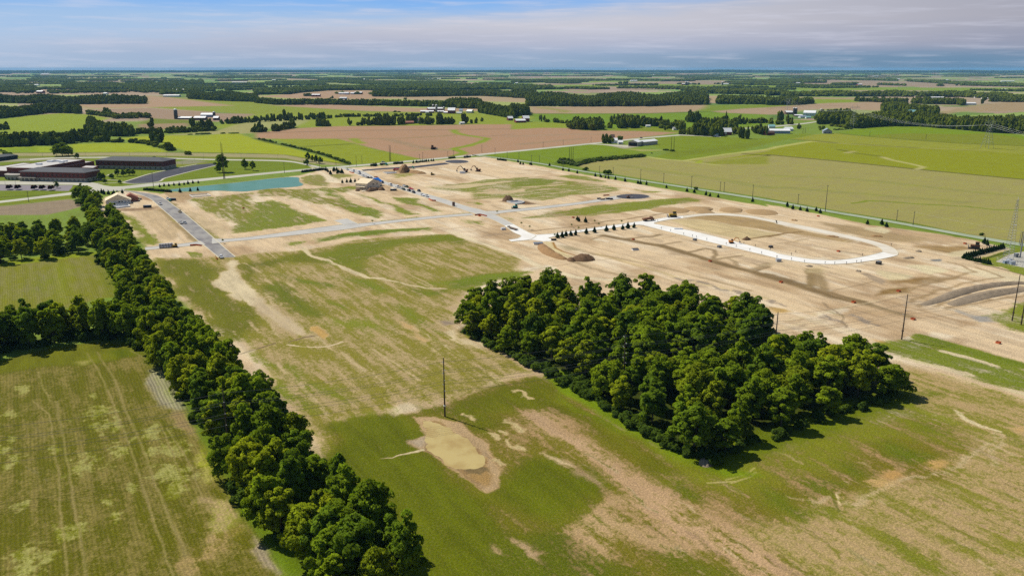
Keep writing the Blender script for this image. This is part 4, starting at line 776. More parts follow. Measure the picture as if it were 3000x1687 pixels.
def broadleaf(seed, h, rx, zc, rz, k, per=78, size=.36, lobes=0):
    k = int(k*1.75); r = np.random.default_rng(seed); d = unit(k, r); d[:, 2] = np.where(d[:, 2] < -.93, -d[:, 2]*.5, d[:, 2])
    az_ = np.arctan2(d[:, 1], d[:, 0]); env = .80+.17*np.sin(3*az_+seed)+.14*np.sin(5*az_+2.3*d[:, 2]*3+seed*2)+r.normal(0, .07, k)
    rr = r.uniform(.35, .98, k)**.5*env
    taper = 1-.35*np.clip(d[:, 2], 0, 1)+.45*np.clip(-d[:, 2]-.3, 0, 1)
    cent = np.stack([d[:, 0]*rr*rx*taper, d[:, 1]*rr*rx*taper, zc+d[:, 2]*rr*rz], 1)
    k2 = k; rad = r.uniform(.11, .27, k)*rx
    b = MB(); top = zc+.2*rz; lean = r.normal(0, .25, 2)
    b.tube((0, 0, -.3), (lean[0], lean[1], top*.55), .26*h/15, .17*h/15, 7); b.tube((lean[0], lean[1], top*.55), (lean[0]*1.6, lean[1]*1.6, top+rz*.3), .17*h/15, .05, 6)
    for i in r.choice(k, min(k, 11), replace=False):
        z0 = r.uniform(.3, .6)*top; b.tube((lean[0]*z0/top, lean[1]*z0/top, z0), tuple(cent[i]), .10*h/15, .03, 5)
    return leaf_cloud('crown', cent, rad, per, size, r, np.array([0, 0, zc-.3*rz]), M_LEAF[0]), b
SHAPES = [(15, 5.2, 7.8, 6.8, 54), (15, 4.6, 8.2, 6.7, 50), (15, 5.8, 7.6, 6.8, 62), (15, 4.2, 7.9, 7.2, 48), (15, 5.0, 8.2, 6.4, 50), (15, 6.0, 8.0, 6.5, 66), (15, 4.7, 7.4, 7.4, 54), (15, 4.0, 7.7, 7.3, 46), (15, 3.7, 8.2, 7.2, 42), (15, 6.4, 7.2, 6.4, 60)]
PROTO = []
for i, (h, rx, zc, rz, k) in enumerate(SHAPES):
    cm, tb = broadleaf(100+i, h, rx, zc, rz, k); e = []
    tmesh = bpy.data.meshes.new('trunk'); tmesh.from_pydata(tb.v, [], tb.f); tmesh.materials.append(M_BARK)
    for q in range(3):
        c2 = cm if q == 0 else cm.copy()
        c2.materials.clear(); c2.materials.append(M_LEAF[q]); e.append((c2, tmesh))
    PROTO.append(e)
def plant(name, meshes, x, y, s, rz, label, cat, group):
    o = empty(name, (x, y, 0), rz); o.scale = s
    for nm, me in zip(('crown', 'trunk'), meshes):
        c = bpy.data.objects.new(nm, me); COL.objects.link(c); c.parent = o
    return tag(o, label, cat, group)
def scatter(poly, gap, r, tries=6000):
    q = np.array(poly); lo, hi = q.min(0), q.max(0); pts = []
    c = r.uniform(lo, hi, (tries, 2)); c = c[inside(c[:, 0], c[:, 1], poly)]
    for p in c:
        if all((p[0]-o[0])**2+(p[1]-o[1])**2 > gap*gap for o in pts): pts.append(p)
    return pts
TONE = ['mid green', 'yellow-green', 'dark green']
NTREE = 0
def tree(x, y, h, r, where, group, wide=1.0, tone=None, shape=None):
    global NTREE; NTREE += 1
    tone = int(r.choice(3, p=[.45, .27, .28])) if tone is None else tone
    sz = 'tall' if h > 15.2 else ('small' if h < 11.5 else 'middling')
    k = h/15.0; w = k**.6*r.uniform(.92, 1.22)*wide
    return plant('broadleaf_tree', PROTO[r.integers(len(PROTO)) if shape is None else shape][tone], x, y, (w, w*r.uniform(.92, 1.08), k), r.uniform(0, 6.28), '%s %s broadleaf tree %s' % (sz, TONE[tone], where), 'tree', group)
rt = np.random.default_rng(11)
# understorey: bushes along the edges of the woods
def bush_mesh(seed, m, k=14, per=70, size=.26, flat=.8):
    r = np.random.default_rng(seed); d = unit(k, r); d[:, 2] = np.abs(d[:, 2]); c = d*r.uniform(.3, 1, (k, 1))*np.array([1.3, 1.3, .9])+np.array([0, 0, .35])
    return leaf_cloud('shrub', c, r.uniform(.35, .7, k), per, size, r, np.array([0, 0, 0]), m, flat)
BUSH = [bush_mesh(200+i, leaf_mat('shrub leaves', (.075, .125, .018)) if i == 0 else None) if i == 0 else None for i in range(1)]
BUSH = [BUSH[0]]+[bush_mesh(201+i, BUSH[0].materials[0]) for i in range(3)]
def bush(x, y, s, label, group, r=rt, sz=None):
    o = bpy.data.objects.new('shrub', BUSH[r.integers(len(BUSH))]); COL.objects.link(o); o.location = (x, y, 0); o.rotation_euler = (0, 0, r.uniform(0, 6.28)); q = s if sz is None else sz
    o.scale = (s, s, q); return tag(o, label, 'shrub', group)
LINE0 = np.array([-84., 215.]); LINED = np.array([62., 25.6])           # power poles: first one and the step between them
LN = LINED/np.linalg.norm(LINED); LP = np.array([-LN[1], LN[0]])
front_tip = np.array(g('F6', 1430, 1075)); right_tip = np.array(g('F6', 2430, 730)); left_tip = np.array(g('F6', 90, 388))
shrub_spots = []
for p in scatter(GROVE, 8.2, rt):
    dl = float((p-LINE0) @ LP); al_ = float((p-LINE0) @ LN)
    de = float(seg_dist(np.array([p[0]]), np.array([p[1]]), GROVE, True)[0])
    if abs(dl) < 5.5:
        if al_ > 122: tree(p[0], p[1], rt.uniform(8.5, 11.0), rt, 'under the power lines through the middle of the woodlot', 'trees under the power lines in the woodlot', 1.2)
        else: shrub_spots.append((p[0], p[1]))
        continue
    d1 = float(seg_dist(p[None, 0], p[None, 1], [tuple(front_tip), tuple(right_tip)], False)[0]); d2 = float(seg_dist(p[None, 0], p[None, 1], [tuple(front_tip), g('F6', 900, 790), g('F6', 480, 570), tuple(left_tip)], False)[0])
    h = rt.uniform(11.5, 18.0)
    if dl > 0: where, h = ('on the long left edge of the woodlot', h*.95) if d2 < 10 else (('at the far edge of the woodlot against bare soil', h*1.12) if de < 10 else ('inside the far part of the woodlot', h))
    else: where, h = ('on the shaded right front edge of the woodlot', h*.95) if d1 < 9 else (('on the grassy left front edge of the woodlot', h*.85) if d2 < 9 else ('inside the near part of the woodlot', h))
    tree(p[0], p[1], h, rt, where, 'broadleaf trees '+where, 1.13)
# the tree belt running to the lower left
hp = np.array(HEDGE); seglen = np.hypot(*np.diff(hp, axis=0).T)
dist = 0; tot = seglen.sum(); acc = np.r_[0, np.cumsum(seglen)]
while dist < tot:
    c = np.array([np.interp(dist, acc, hp[:, 0]), np.interp(dist, acc, hp[:, 1])]); t = np.array([np.interp(dist+1, acc, hp[:, 0]), np.interp(dist+1, acc, hp[:, 1])])-c
    t = t/(np.linalg.norm(t)+1e-6); nrm = np.array([-t[1], t[0]])
    where = 'at the near end of the tree belt' if dist > tot*.72 else ('halfway along the tree belt' if dist > tot*.36 else 'at the far end of the tree belt near the street')
    for side in ((-.5, .5) if dist < tot*.55 else (-.8, -.05, .6)):
        q = c+nrm*(side*10.5+rt.normal(0, 1.5))+t*rt.normal(0, 1.5)
        if dist > tot*.66 and abs(float((q-LINE0) @ LP)) < 4.5: shrub_spots.append(tuple(q)); continue
        tree(q[0], q[1], rt.uniform(9.5, 17) if dist < tot*.6 else rt.uniform(12.5, 19), rt, where, 'broadleaf trees '+where)
    dist += 8.0
for txt, gap, wh, hh in (('S -70,670 0,662 120,650 245,630 330,618 310,580 180,588 0,603 -70,612', 10.8, 'in the wood at the left beyond the striped field', (12, 16)), ('S -60,905 0,885 150,862 330,850 335,824 150,832 -60,862', 8.2, 'in the row between the two striped fields', (14.5, 19)), ('A0 755,1345 830,1375 880,1440 940,1470 1000,1468 1030,1430 930,1385 850,1330 800,1310', 8.5, 'between the country road and the unfinished white house', (11, 15))):
    for p in scatter(P(txt), gap, rt):
        tree(p[0], p[1], rt.uniform(*hh), rt, wh, 'broadleaf trees '+wh)
        for _ in range(1 if hh[1] < 18 else 3): bush(p[0]+rt.normal(0, 3.5), p[1]-1.5+rt.normal(0, 2.5), rt.uniform(1.4, 2.8), 'leafy shrub under the trees '+wh, 'shrubs under the trees '+wh)
for z, x, y, top, w, wh in (('A0', 2240, 1082, 885, 1.25, 'on the school lawn beside the very tall poles'), ('A0', 2205, 1085, 1000, .8, 'close beside the tallest school lawn tree'), ('A0', 2465, 1050, 935, .7, 'standing left of the rightmost school lawn tree'), ('A0', 2545, 1065, 960, .75, 'standing rightmost on the school lawn'),
                            ('A0', 1340, 1112, 1045, 1.1, 'on the lawn between the two school wings'), ('A0', 575, 1240, 1165, .7, 'standing in the school parking lot'), ('A0', 630, 918, 775, 1.4, 'in the clump on the far side of the school road'), ('A0', 690, 915, 800, 1.2, 'on the right of the clump beyond the school road'), ('A0', 570, 916, 800, 1.2, 'on the left of the clump beyond the school road')):
    X, Y = g(z, x, y); tree(X, Y, tall(z, x, y, top), rt, wh, None, w, tone=0)
print('TREES', NTREE)
for x, y in shrub_spots: bush(x, y, rt.uniform(1.6, 2.6), 'low green shrub in the gap under the power lines', 'shrubs in the power line gap')
edge = P('F6 140,395 300,490 480,575 560,600 760,735 900,800 1060,900 1250,1015 1400,1080 1470,1085')
for p in resample(edge, 85): bush(p[0]+rt.normal(0, 1.3), p[1]+rt.normal(0, 1.3), rt.uniform(1.0, 2.1), 'bright leafy shrub at the foot of the woodlot facing the meadow', 'shrubs at the foot of the woodlot')
for p in resample(P('F6 1470,1085 2000,880 2430,735'), 22): bush(p[0]+rt.normal(0, 1), p[1]+1+rt.normal(0, 1), rt.uniform(1, 1.7), 'shaded shrub along the right front foot of the woodlot', 'shaded shrubs of the woodlot')
for dd in np.arange(0, tot, 5.2):
    c = np.array([np.interp(dd, acc, hp[:, 0]), np.interp(dd, acc, hp[:, 1])]); e = rt.choice([-1.15, -.75, .0, .55, .85]); bush(c[0]+7.5*e+rt.normal(0, 1.2), c[1]+4.5*e+rt.normal(0, 1.2), rt.uniform(1.3, 3.0), 'leafy shrub filling in between the trunks of the tree belt', 'shrubs along the tree belt')
for p in scatter(P('F6 660,640 800,650 880,760 780,730'), 3.5, rt): bush(p[0], p[1], rt.uniform(.8, 1.5), 'low green shrub in the gap under the power lines', 'shrubs in the power line gap')

# ---- far woods: lumpy crowns, many to a mesh
def ico(n):
    import bmesh
    b = bmesh.new(); bmesh.ops.create_icosphere(b, subdivisions=n, radius=1.0); v = np.array([q.co[:] for q in b.verts]); f = np.array([[q.index for q in t.verts] for t in b.faces]); b.free(); return v, f
IV, IF = ico(1)
def far_proto(seed, k):
    r = np.random.default_rng(seed); vs, fs = [], []
    for i in range(k):
        d = unit(1, r)[0]; c = d*np.array([.55, .55, .42])*(0 if k == 1 else 1)+np.array([0, 0, .6]); q = (r.uniform(.42, .62) if k > 1 else .85)
        v = IV*r.uniform(.72, 1.18, (len(IV), 1))*q*np.array([1, 1, .85])+c; v[:, 2] = np.maximum(v[:, 2], .0); fs.append(IF+len(vs)*len(IV)); vs.append(v)
    v = np.concatenate(vs); v[:, 2] /= v[:, 2].max(); return v, np.concatenate(fs)
FP = [far_proto(300+i, 6) for i in range(6)]; FP1 = [far_proto(330+i, 1) for i in range(6)]
def far_mass(name, items, protos, m):
    r = np.random.default_rng(len(items)); it = np.array(items); vs, fs, ts = [], [], []; off = 0
    for j, (pv, pf) in enumerate(protos):
        q = it[j::len(protos)]; n = len(q)
        if not n: continue
        a = r.uniform(0, 6.28, n); ca, sa = np.cos(a)[:, None], np.sin(a)[:, None]
        x = (pv[:, 0]*ca-pv[:, 1]*sa)*q[:, 3:4]+q[:, 0:1]; y = (pv[:, 0]*sa+pv[:, 1]*ca)*q[:, 3:4]+q[:, 1:2]; z = pv[:, 2]*q[:, 2:3]+0*x
        vs.append(np.stack([x, y, z], -1).reshape(-1, 3)); fs.append((pf[None]+(np.arange(n)*len(pv))[:, None, None]+off).reshape(-1, 3)); ts.append(np.repeat(np.clip(r.normal(.5, .3, n), 0, 1), len(pv))+r.uniform(-.2, .2, n*len(pv))); off += n*len(pv)
    me = np_mesh(name, np.concatenate(vs), np.concatenate(fs), False); put_attr(me, 'tint', np.concatenate(ts), 'FLOAT'); return link_mesh(name, me, m)
def dist_m(p): return math.hypot(*p)
mid, far, lowb = [], [], []
rf = np.random.default_rng(5)
def belt(txt, depth, h, gap=None, rad=None, out=None):
    q = np.array(P(txt)); sl = np.hypot(*np.diff(q, axis=0).T); ac = np.r_[0, np.cumsum(sl)]; D = np.hypot(*q.mean(0))
    gap = gap or (8.5 if D < 2000 else 11 if D < 3500 else 20); rad = rad or gap*.62; out = out if out is not None else (mid if D < 3600 else far)
    n = max(1, int(1.15*ac[-1]*max(depth, gap)/gap**2))
    for t in range(n):
        s = rf.uniform(0, ac[-1]); x, y = np.interp(s, ac, q[:, 0]), np.interp(s, ac, q[:, 1]); e = rf.uniform(0, 1)*depth*(.75+.25*math.sin(s/37.)); k = math.hypot(x, y)
        out.append((x+e*x/k, y+e*y/k, h*(1.0 if out is lowb else 1.32 if D > 1700 else 1.12)*rf.uniform(.55, 1.2), rad*rf.uniform(.75, 1.5)))
for a in (('A0 -300,385 0,385 750,400 1465,395', 470, 14), ('A0 -300,545 0,545 200,520 450,492 640,487 800,497', 260, 14), ('A0 880,500 1060,524 1200,540', 35, 8), ('A0 1060,520 1130,525', 20, 14), ('A0 910,650 1000,700 1150,722 1320,722', 170, 15), ('A0 1310,702 1700,692 1930,680 2160,665', 30, 9), ('A0 1920,672 2150,665', 25, 18), ('A0 1150,545 1500,540', 70, 8),
          ('A0 -300,845 0,832 200,822 500,812 740,790', 55, 15), ('A0 740,785 900,780 1090,775', 60, 15), ('A0 860,690 1000,700', 40, 14), ('A0 1100,780 1400,790 1480,800 1640,842 1770,870', 8, 6), ('A0 1480,785 1620,785', 14, 17), ('A0 1660,865 1740,868', 10, 12), ('A0 1810,908 1900,908', 8, 6), ('A0 0,660 90,650', 20, 11),
          ('A0 1500,630 1610,625', 12, 14), ('A0 2230,600 2575,580', 20, 10), ('A0 2500,680 2575,680', 10, 13), ('A1 0,578 60,575', 12, 11), ('A1 90,572 460,557', 15, 11), ('A1 280,560 350,560', 10, 18), ('A1 460,555 690,546', 12, 11), ('A1 0,680 140,676', 12, 11), ('A1 40,670 80,670', 8, 17), ('A1 170,676 390,632', 14, 11), ('A1 345,630 385,630', 8, 16), ('A1 610,620 740,622', 20, 14), ('A1 630,615 665,615', 10, 23),
          ('A1 905,612 960,612', 12, 13), ('A1 985,612 1040,612', 6, 9), ('A1 1060,612 1160,612', 15, 15), ('A1 1180,610 1350,612', 35, 20), ('A1 1370,606 1480,606', 22, 17), ('A1 1490,592 1600,590', 20, 17), ('A1 1650,600 1840,606', 18, 14), ('A1 1845,600 1905,592', 25, 20), ('A1 1900,600 2050,600', 10, 12), ('A1 2070,595 2130,595', 18, 19), ('A1 2150,592 2215,592', 10, 14), ('A1 2255,572 2280,572', 5, 9), ('A1 690,546 850,527 1500,520 1760,516', 12, 6),
          ('A1 0,385 200,405 820,405 1800,425 2250,440', 130, 12), ('A1 2250,485 2400,512 2575,540 A2 0,520 160,512', 260, 15), ('A1 1930,436 2260,445', 420, 13), ('A1 1180,322 1500,325 2250,315 2575,330', 450, 14), ('A1 0,305 300,300 480,280 700,262 1180,255', 800, 13), ('A0 640,245 1000,250 1500,245 1640,235 2040,200', 2000, 13), ('A0 1900,345 2200,365 2575,376 A1 0,372', 800, 13), ('A0 1620,302 1880,292', 160, 12), ('A0 0,235 350,235', 500, 12), ('A0 175,292 210,292', 20, 12), ('A0 255,290 330,290', 40, 14), ('A0 725,278 800,278', 60, 13), ('A0 840,275 900,275', 40, 12),
          ('A1 480,318 560,320', 30, 10), ('A1 760,340 800,340', 20, 9), ('A1 1490,355 1510,355', 10, 12), ('A1 1160,300 1175,300', 10, 11), ('A1 800,295 1060,300', 30, 9), ('A1 1350,260 2575,250', 700, 13), ('A2 0,255 400,250', 900, 13), ('A2 150,418 700,422 1400,420 1560,410 1960,405', 900, 15), ('A2 0,335 230,340', 800, 14), ('A2 0,512 160,512', 200, 15), ('A2 2070,398 2575,402 A3 0,407 300,407', 420, 14), ('A3 300,405 440,392', 120, 13), ('A2 1750,290 2575,305 A3 0,315 200,320 1000,322 2000,328 2700,372', 420, 13), ('A3 150,245 260,245', 40, 16), ('A2 1040,240 2575,240', 80, 11),
          ('A3 510,602 780,602 880,640 1180,620 1500,622 1900,652 2300,690 2700,705', 290, 14), ('A3 1150,472 1500,500 1700,510', 260, 14), ('A3 480,560 560,560', 60, 12), ('A3 800,640 940,640', 60, 12), ('A3 870,372 1200,382 1400,387', 60, 12), ('A3 1450,392 1700,402 1900,402 1960,412', 160, 13), ('A3 2230,375 2700,380', 120, 12), ('A3 2130,395 2170,395', 15, 16), ('A3 90,602 260,602', 14, 10), ('A3 100,575 200,575', 16, 17), ('A3 0,595 50,595', 14, 13), ('A3 290,648 345,648', 10, 10), ('A3 520,660 560,660', 6, 7), ('A3 640,620 800,640', 20, 5),
          ('A2 265,572 330,575', 8, 13), ('A2 330,578 560,592', 10, 8), ('A2 570,642 620,645', 15, 17), ('A2 600,650 780,658 800,660 900,655', 120, 15), ('A2 1070,642 1280,636', 60, 16), ('A2 890,648 950,645', 10, 12), ('A2 965,640 1000,640', 6, 10), ('A2 1000,600 1280,610', 60, 15), ('A2 1300,618 1500,625', 50, 15), ('A2 1500,640 1700,650', 60, 12), ('A2 1525,660 1555,660', 5, 8), ('A2 1690,705 1780,708', 14, 14), ('A2 1675,660 1720,668', 10, 16), ('A2 1790,712 1900,715 2090,728', 90, 17), ('A2 1960,720 2020,725', 10, 22), ('A2 1770,582 1890,585', 40, 18), ('A2 1900,640 2100,650 2250,660', 90, 15), ('A2 2120,600 2190,600', 10, 24), ('A2 2280,600 2355,600', 14, 17), ('A2 2380,592 2575,588', 20, 8), ('A2 2420,692 2560,712', 20, 14), ('A2 2290,742 2340,742', 6, 15), ('A2 2365,748 2400,748', 5, 25), ('A2 2200,700 2280,700', 20, 12),
          ('A2 900,792 955,792', 10, 20), ('A2 975,790 1000,790', 6, 15), ('A2 1062,776 1120,778', 12, 14), ('A2 225,345 260,345', 20, 16), ('A2 1070,195 1165,195', 60, 14), ('A2 950,160 1500,165', 500, 12), ('A2 1500,170 2080,150', 400, 12), ('A2 0,185 760,175', 700, 13), ('A2 2150,240 2390,240', 200, 13), ('A2 2200,180 2400,195', 120, 12), ('A3 220,185 580,185', 500, 13), ('A3 640,212 900,205', 220, 13), ('A3 1100,205 1380,215', 60, 12), ('A3 1700,218 1760,218', 60, 14), ('A3 1400,170 2000,205 2575,215', 600, 12), ('A3 0,165 600,150 1300,165', 700, 12), ('A2 2390,210 2420,200', 60, 14)):
    belt(*a)
for a in (('A0 -200,692 0,690 600,690 700,690', 5, 3.5, 6), ('A1 0,745 150,778 440,848 700,915 945,1002', 5, 3.2, 5), ('A2 460,992 650,1022 760,992 900,970 1330,928', 26, 3.4, 4.2), ('A2 500,985 640,1005', 20, 5, 6), ('A2 1520,862 1640,876', 10, 2.2, 4), ('A2 1405,893 1440,893', 5, 1.8, 4), ('A0 1640,712 2380,690', 4, 2.4, 14), ('A0 0,865 150,940', 5, 3, 9), ('A1 2540,500 2575,500', 5, 3, 8), ('A1 1380,478 1500,478', 4, 4, 10), ('A3 660,660 850,650', 8, 3, 6)):
    belt(a[0], a[1], a[2], a[3], a[3]*.5, lowb)
# the countryside to the horizon: irregular woods and lines of trees
for i in range(430):
    dd = 4300*(24500/4300)**rf.uniform(0, 1); aa = rf.uniform(-.66, .66)
    if aa > .0 and dd < 11000 and rf.random() < .6: continue
    c = np.array([math.sin(aa)*dd, math.cos(aa)*dd])
    axis = U if rf.random() < .5 else V; axis = axis*(1 if rf.random() < .8 else .4); perp = np.array([-axis[1], axis[0]])
    ln, wd = rf.uniform(200, 1100)*(dd/9000)**.3, rf.uniform(30, 380)
    g_ = 17*(dd/5000)**.6; n = int(min(ln*wd/g_**2, 330))
    p = c+rf.uniform(-.5, .5, (n, 1))*ln*axis+rf.uniform(-.5, .5, (n, 1))*wd*perp
    far += [(q[0], q[1], rf.uniform(10, 15), g_*.6*rf.uniform(.7, 1.3)) for q in p]
hz = []
for aa in np.arange(-.68, .68, .0016):                       # last wooded rise before the sky
    for dd in (21500, 23200): hz.append((math.sin(aa)*dd, math.cos(aa)*dd, 30+30*fbm(np.array([aa*16]), np.array([dd/900.]), 6)[0]*2, 46))
far += hz
print('FAR', len(mid), len(far), len(lowb))
M_FAR = leaf_mat('far leaves', (.095, .125, .012), var=0, trans=.15)
tag(far_mass('far_woodland', mid, FP, M_FAR), kind='stuff', label='woods, tree rows and farm trees standing across the fields beyond the site', cat='woodland')
tag(far_mass('horizon_woodland', far, FP1, M_FAR), kind='stuff', label='distant woods fading into blue haze towards the horizon', cat='woodland')
tag(far_mass('fence_row_brush', lowb, FP, leaf_mat('brush leaves', (.07, .11, .018), var=0, trans=.12)), kind='stuff', label='low brush along field edges and fence rows', cat='brush')

# ------------------------------------------------------------------ buildings
WHITE = mat('white roof metal', (.86, .86, .85), rough=.5, spec=.4); WSID = mat('white siding', (.74, .74, .72), noise=.04); RED = mat('red barn boards', (.20, .035, .03), noise=.2); BRICK = mat('red brick', (.17, .050, .036), noise=.2, nscale=6)
STONE = mat('pale stone', (.40, .37, .29), noise=.15); SHIN = mat('dark shingles', (.075, .08, .09), noise=.2, nscale=2); GLASS = mat('window glass', (.02, .025, .03), rough=.1, spec=.6); PLY = mat('plywood', (.80, .66, .44), noise=.1); OSB = mat('strand board', (.80, .68, .50), noise=.1)
GREYS = mat('grey siding', (.34, .34, .36), noise=.08); BLUEG = mat('blue grey metal', (.30, .36, .46), noise=.05, rough=.5); TARP = mat('blue tarp', (.02, .22, .75), rough=.5); SILO = mat('silo concrete', (.10, .085, .08), noise=.2, stretch=(1, 1, .15)); SILO2 = mat('grey silo staves', (.22, .20, .185), noise=.2); DOME = mat('silo dome', (.75, .74, .72), rough=.4)
BROWNW = mat('brown boards', (.12, .07, .05), noise=.2); DARKIN = mat('dark opening', (.018, .016, .015)); TEAL = mat('teal metal roof', (.24, .46, .46), rough=.5); CLAY = mat('brick red roof', (.35, .14, .09), noise=.15); CONCW = mat('cast concrete', (.62, .60, .56), noise=.1); TANW = mat('tan siding', (.48, .42, .34), noise=.08)
def gable(name, label, cat, p0, p1, depth, wh, rh, wall, roof, axis='along', front=(), side=(), group=None, lean=None, roof2=None):
    p0, p1 = np.array(p0), np.array(p1); d = p1-p0; W_ = float(np.hypot(*d)); rz = math.atan2(d[1], d[0])
    root = tag(empty(name, (p0[0], p0[1], 0), rz), label, cat, group); D = depth; o = .5
    b = MB(); r = MB(); r2 = MB()
    if axis == 'along':
        pr = [(0, -.3), (D, -.3), (D, wh), (D/2, wh+rh), (0, wh)]
        b.add([(0, y, z) for y, z in pr]+[(W_, y, z) for y, z in pr], [(0, 1, 2, 3, 4), (9, 8, 7, 6, 5)]+[(i, 5+i, 5+(i+1) % 5, (i+1) % 5) for i in (0, 1, 4)])
        k = rh/(D/2)
        for s, rr in ((0, r), (1, r2 if roof2 else r)):
            y0, ym = (-o, D/2) if s == 0 else (D+o, D/2); z0 = wh-o*k+.06; z1 = wh+rh+.06
            rr.add([(-o, y0, z0), (W_+o, y0, z0), (W_+o, ym, z1), (-o, ym, z1), (-o, y0, z0+.18), (W_+o, y0, z0+.18), (W_+o, ym, z1+.18), (-o, ym, z1+.18)], [(0, 1, 2, 3), (4, 5, 6, 7), (0, 1, 5, 4), (1, 2, 6, 5), (3, 0, 4, 7)])
    else:
        pr = [(0, -.3), (W_, -.3), (W_, wh), (W_/2, wh+rh), (0, wh)]
        b.add([(x, 0, z) for x, z in pr]+[(x, D, z) for x, z in pr], [(0, 1, 2, 3, 4), (9, 8, 7, 6, 5)]+[(i, 5+i, 5+(i+1) % 5, (i+1) % 5) for i in (0, 1, 4)])
        k = rh/(W_/2)
        for s, rr in ((0, r), (1, r2 if roof2 else r)):
            x0, xm = (-o, W_/2) if s == 0 else (W_+o, W_/2); z0 = wh-o*k+.06; z1 = wh+rh+.06
            rr.add([(x0, -o, z0), (x0, D+o, z0), (xm, D+o, z1), (xm, -o, z1), (x0, -o, z0+.18), (x0, D+o, z0+.18), (xm, D+o, z1+.18), (xm, -o, z1+.18)], [(0, 1, 2, 3), (4, 5, 6, 7), (0, 1, 5, 4), (1, 2, 6, 5), (3, 0, 4, 7)])
    b.build('wall', wall, root); r.build('roof', roof, root)
    if roof2: r2.build('roof', roof2, root)
    for nm, u0, u1, z0, z1, m in front:
        MB().box(u0*W_, u1*W_, -.06, .1, z0, z1).build(nm, m, root)
    for nm, v0, v1, z0, z1, m in side:                      # on the end wall towards p1
        MB().box(W_-.1, W_+.06, v0*D, v1*D, z0, z1).build(nm, m, root)
    if lean:                                                # a lower lean-to on the front: (u0, u1, out, height, wall, roof)
        u0, u1, out, hh, wm, rm = lean
        MB().box(u0*W_, u1*W_, -out, -.02, -.2, hh).build('lean_to', wm, root); MB().add([(u0*W_-.3, -out-.4, hh), (u1*W_+.3, -out-.4, hh), (u1*W_+.3, -.08, hh+.9), (u0*W_-.3, -.08, hh+.9)], [(0, 1, 2, 3)]).build('roof', rm, root)
    return root
def silo(z, x, y, top, rpx, label, wall, group):
    X, Y = g(z, x, y); h = tall(z, x, y, top); r = rpx*Z[z][2]*math.hypot(Y, H)/FPX
    root = tag(empty('silo', (X, Y, 0)), label, 'silo', group); hh = h-r*.75
    MB().lathe([(r, -.3), (r, hh)], n=20).build('wall', wall, root, True); MB().lathe([(r*1.02, hh), (r*.93, hh+r*.3), (r*.65, hh+r*.58), (r*.3, hh+r*.72), (.05, h)], n=20).build('dome', DOME, root, True)
    MB().box(-.45, .45, -r-.7, -r+.05, 0, hh).build('chute', wall, root)
G = lambda z, x, y: g(z, x, y)
WN = lambda us, z0, z1, w=.05: [('window', u-w/2, u+w/2, z0, z1, GLASS) for u in us]
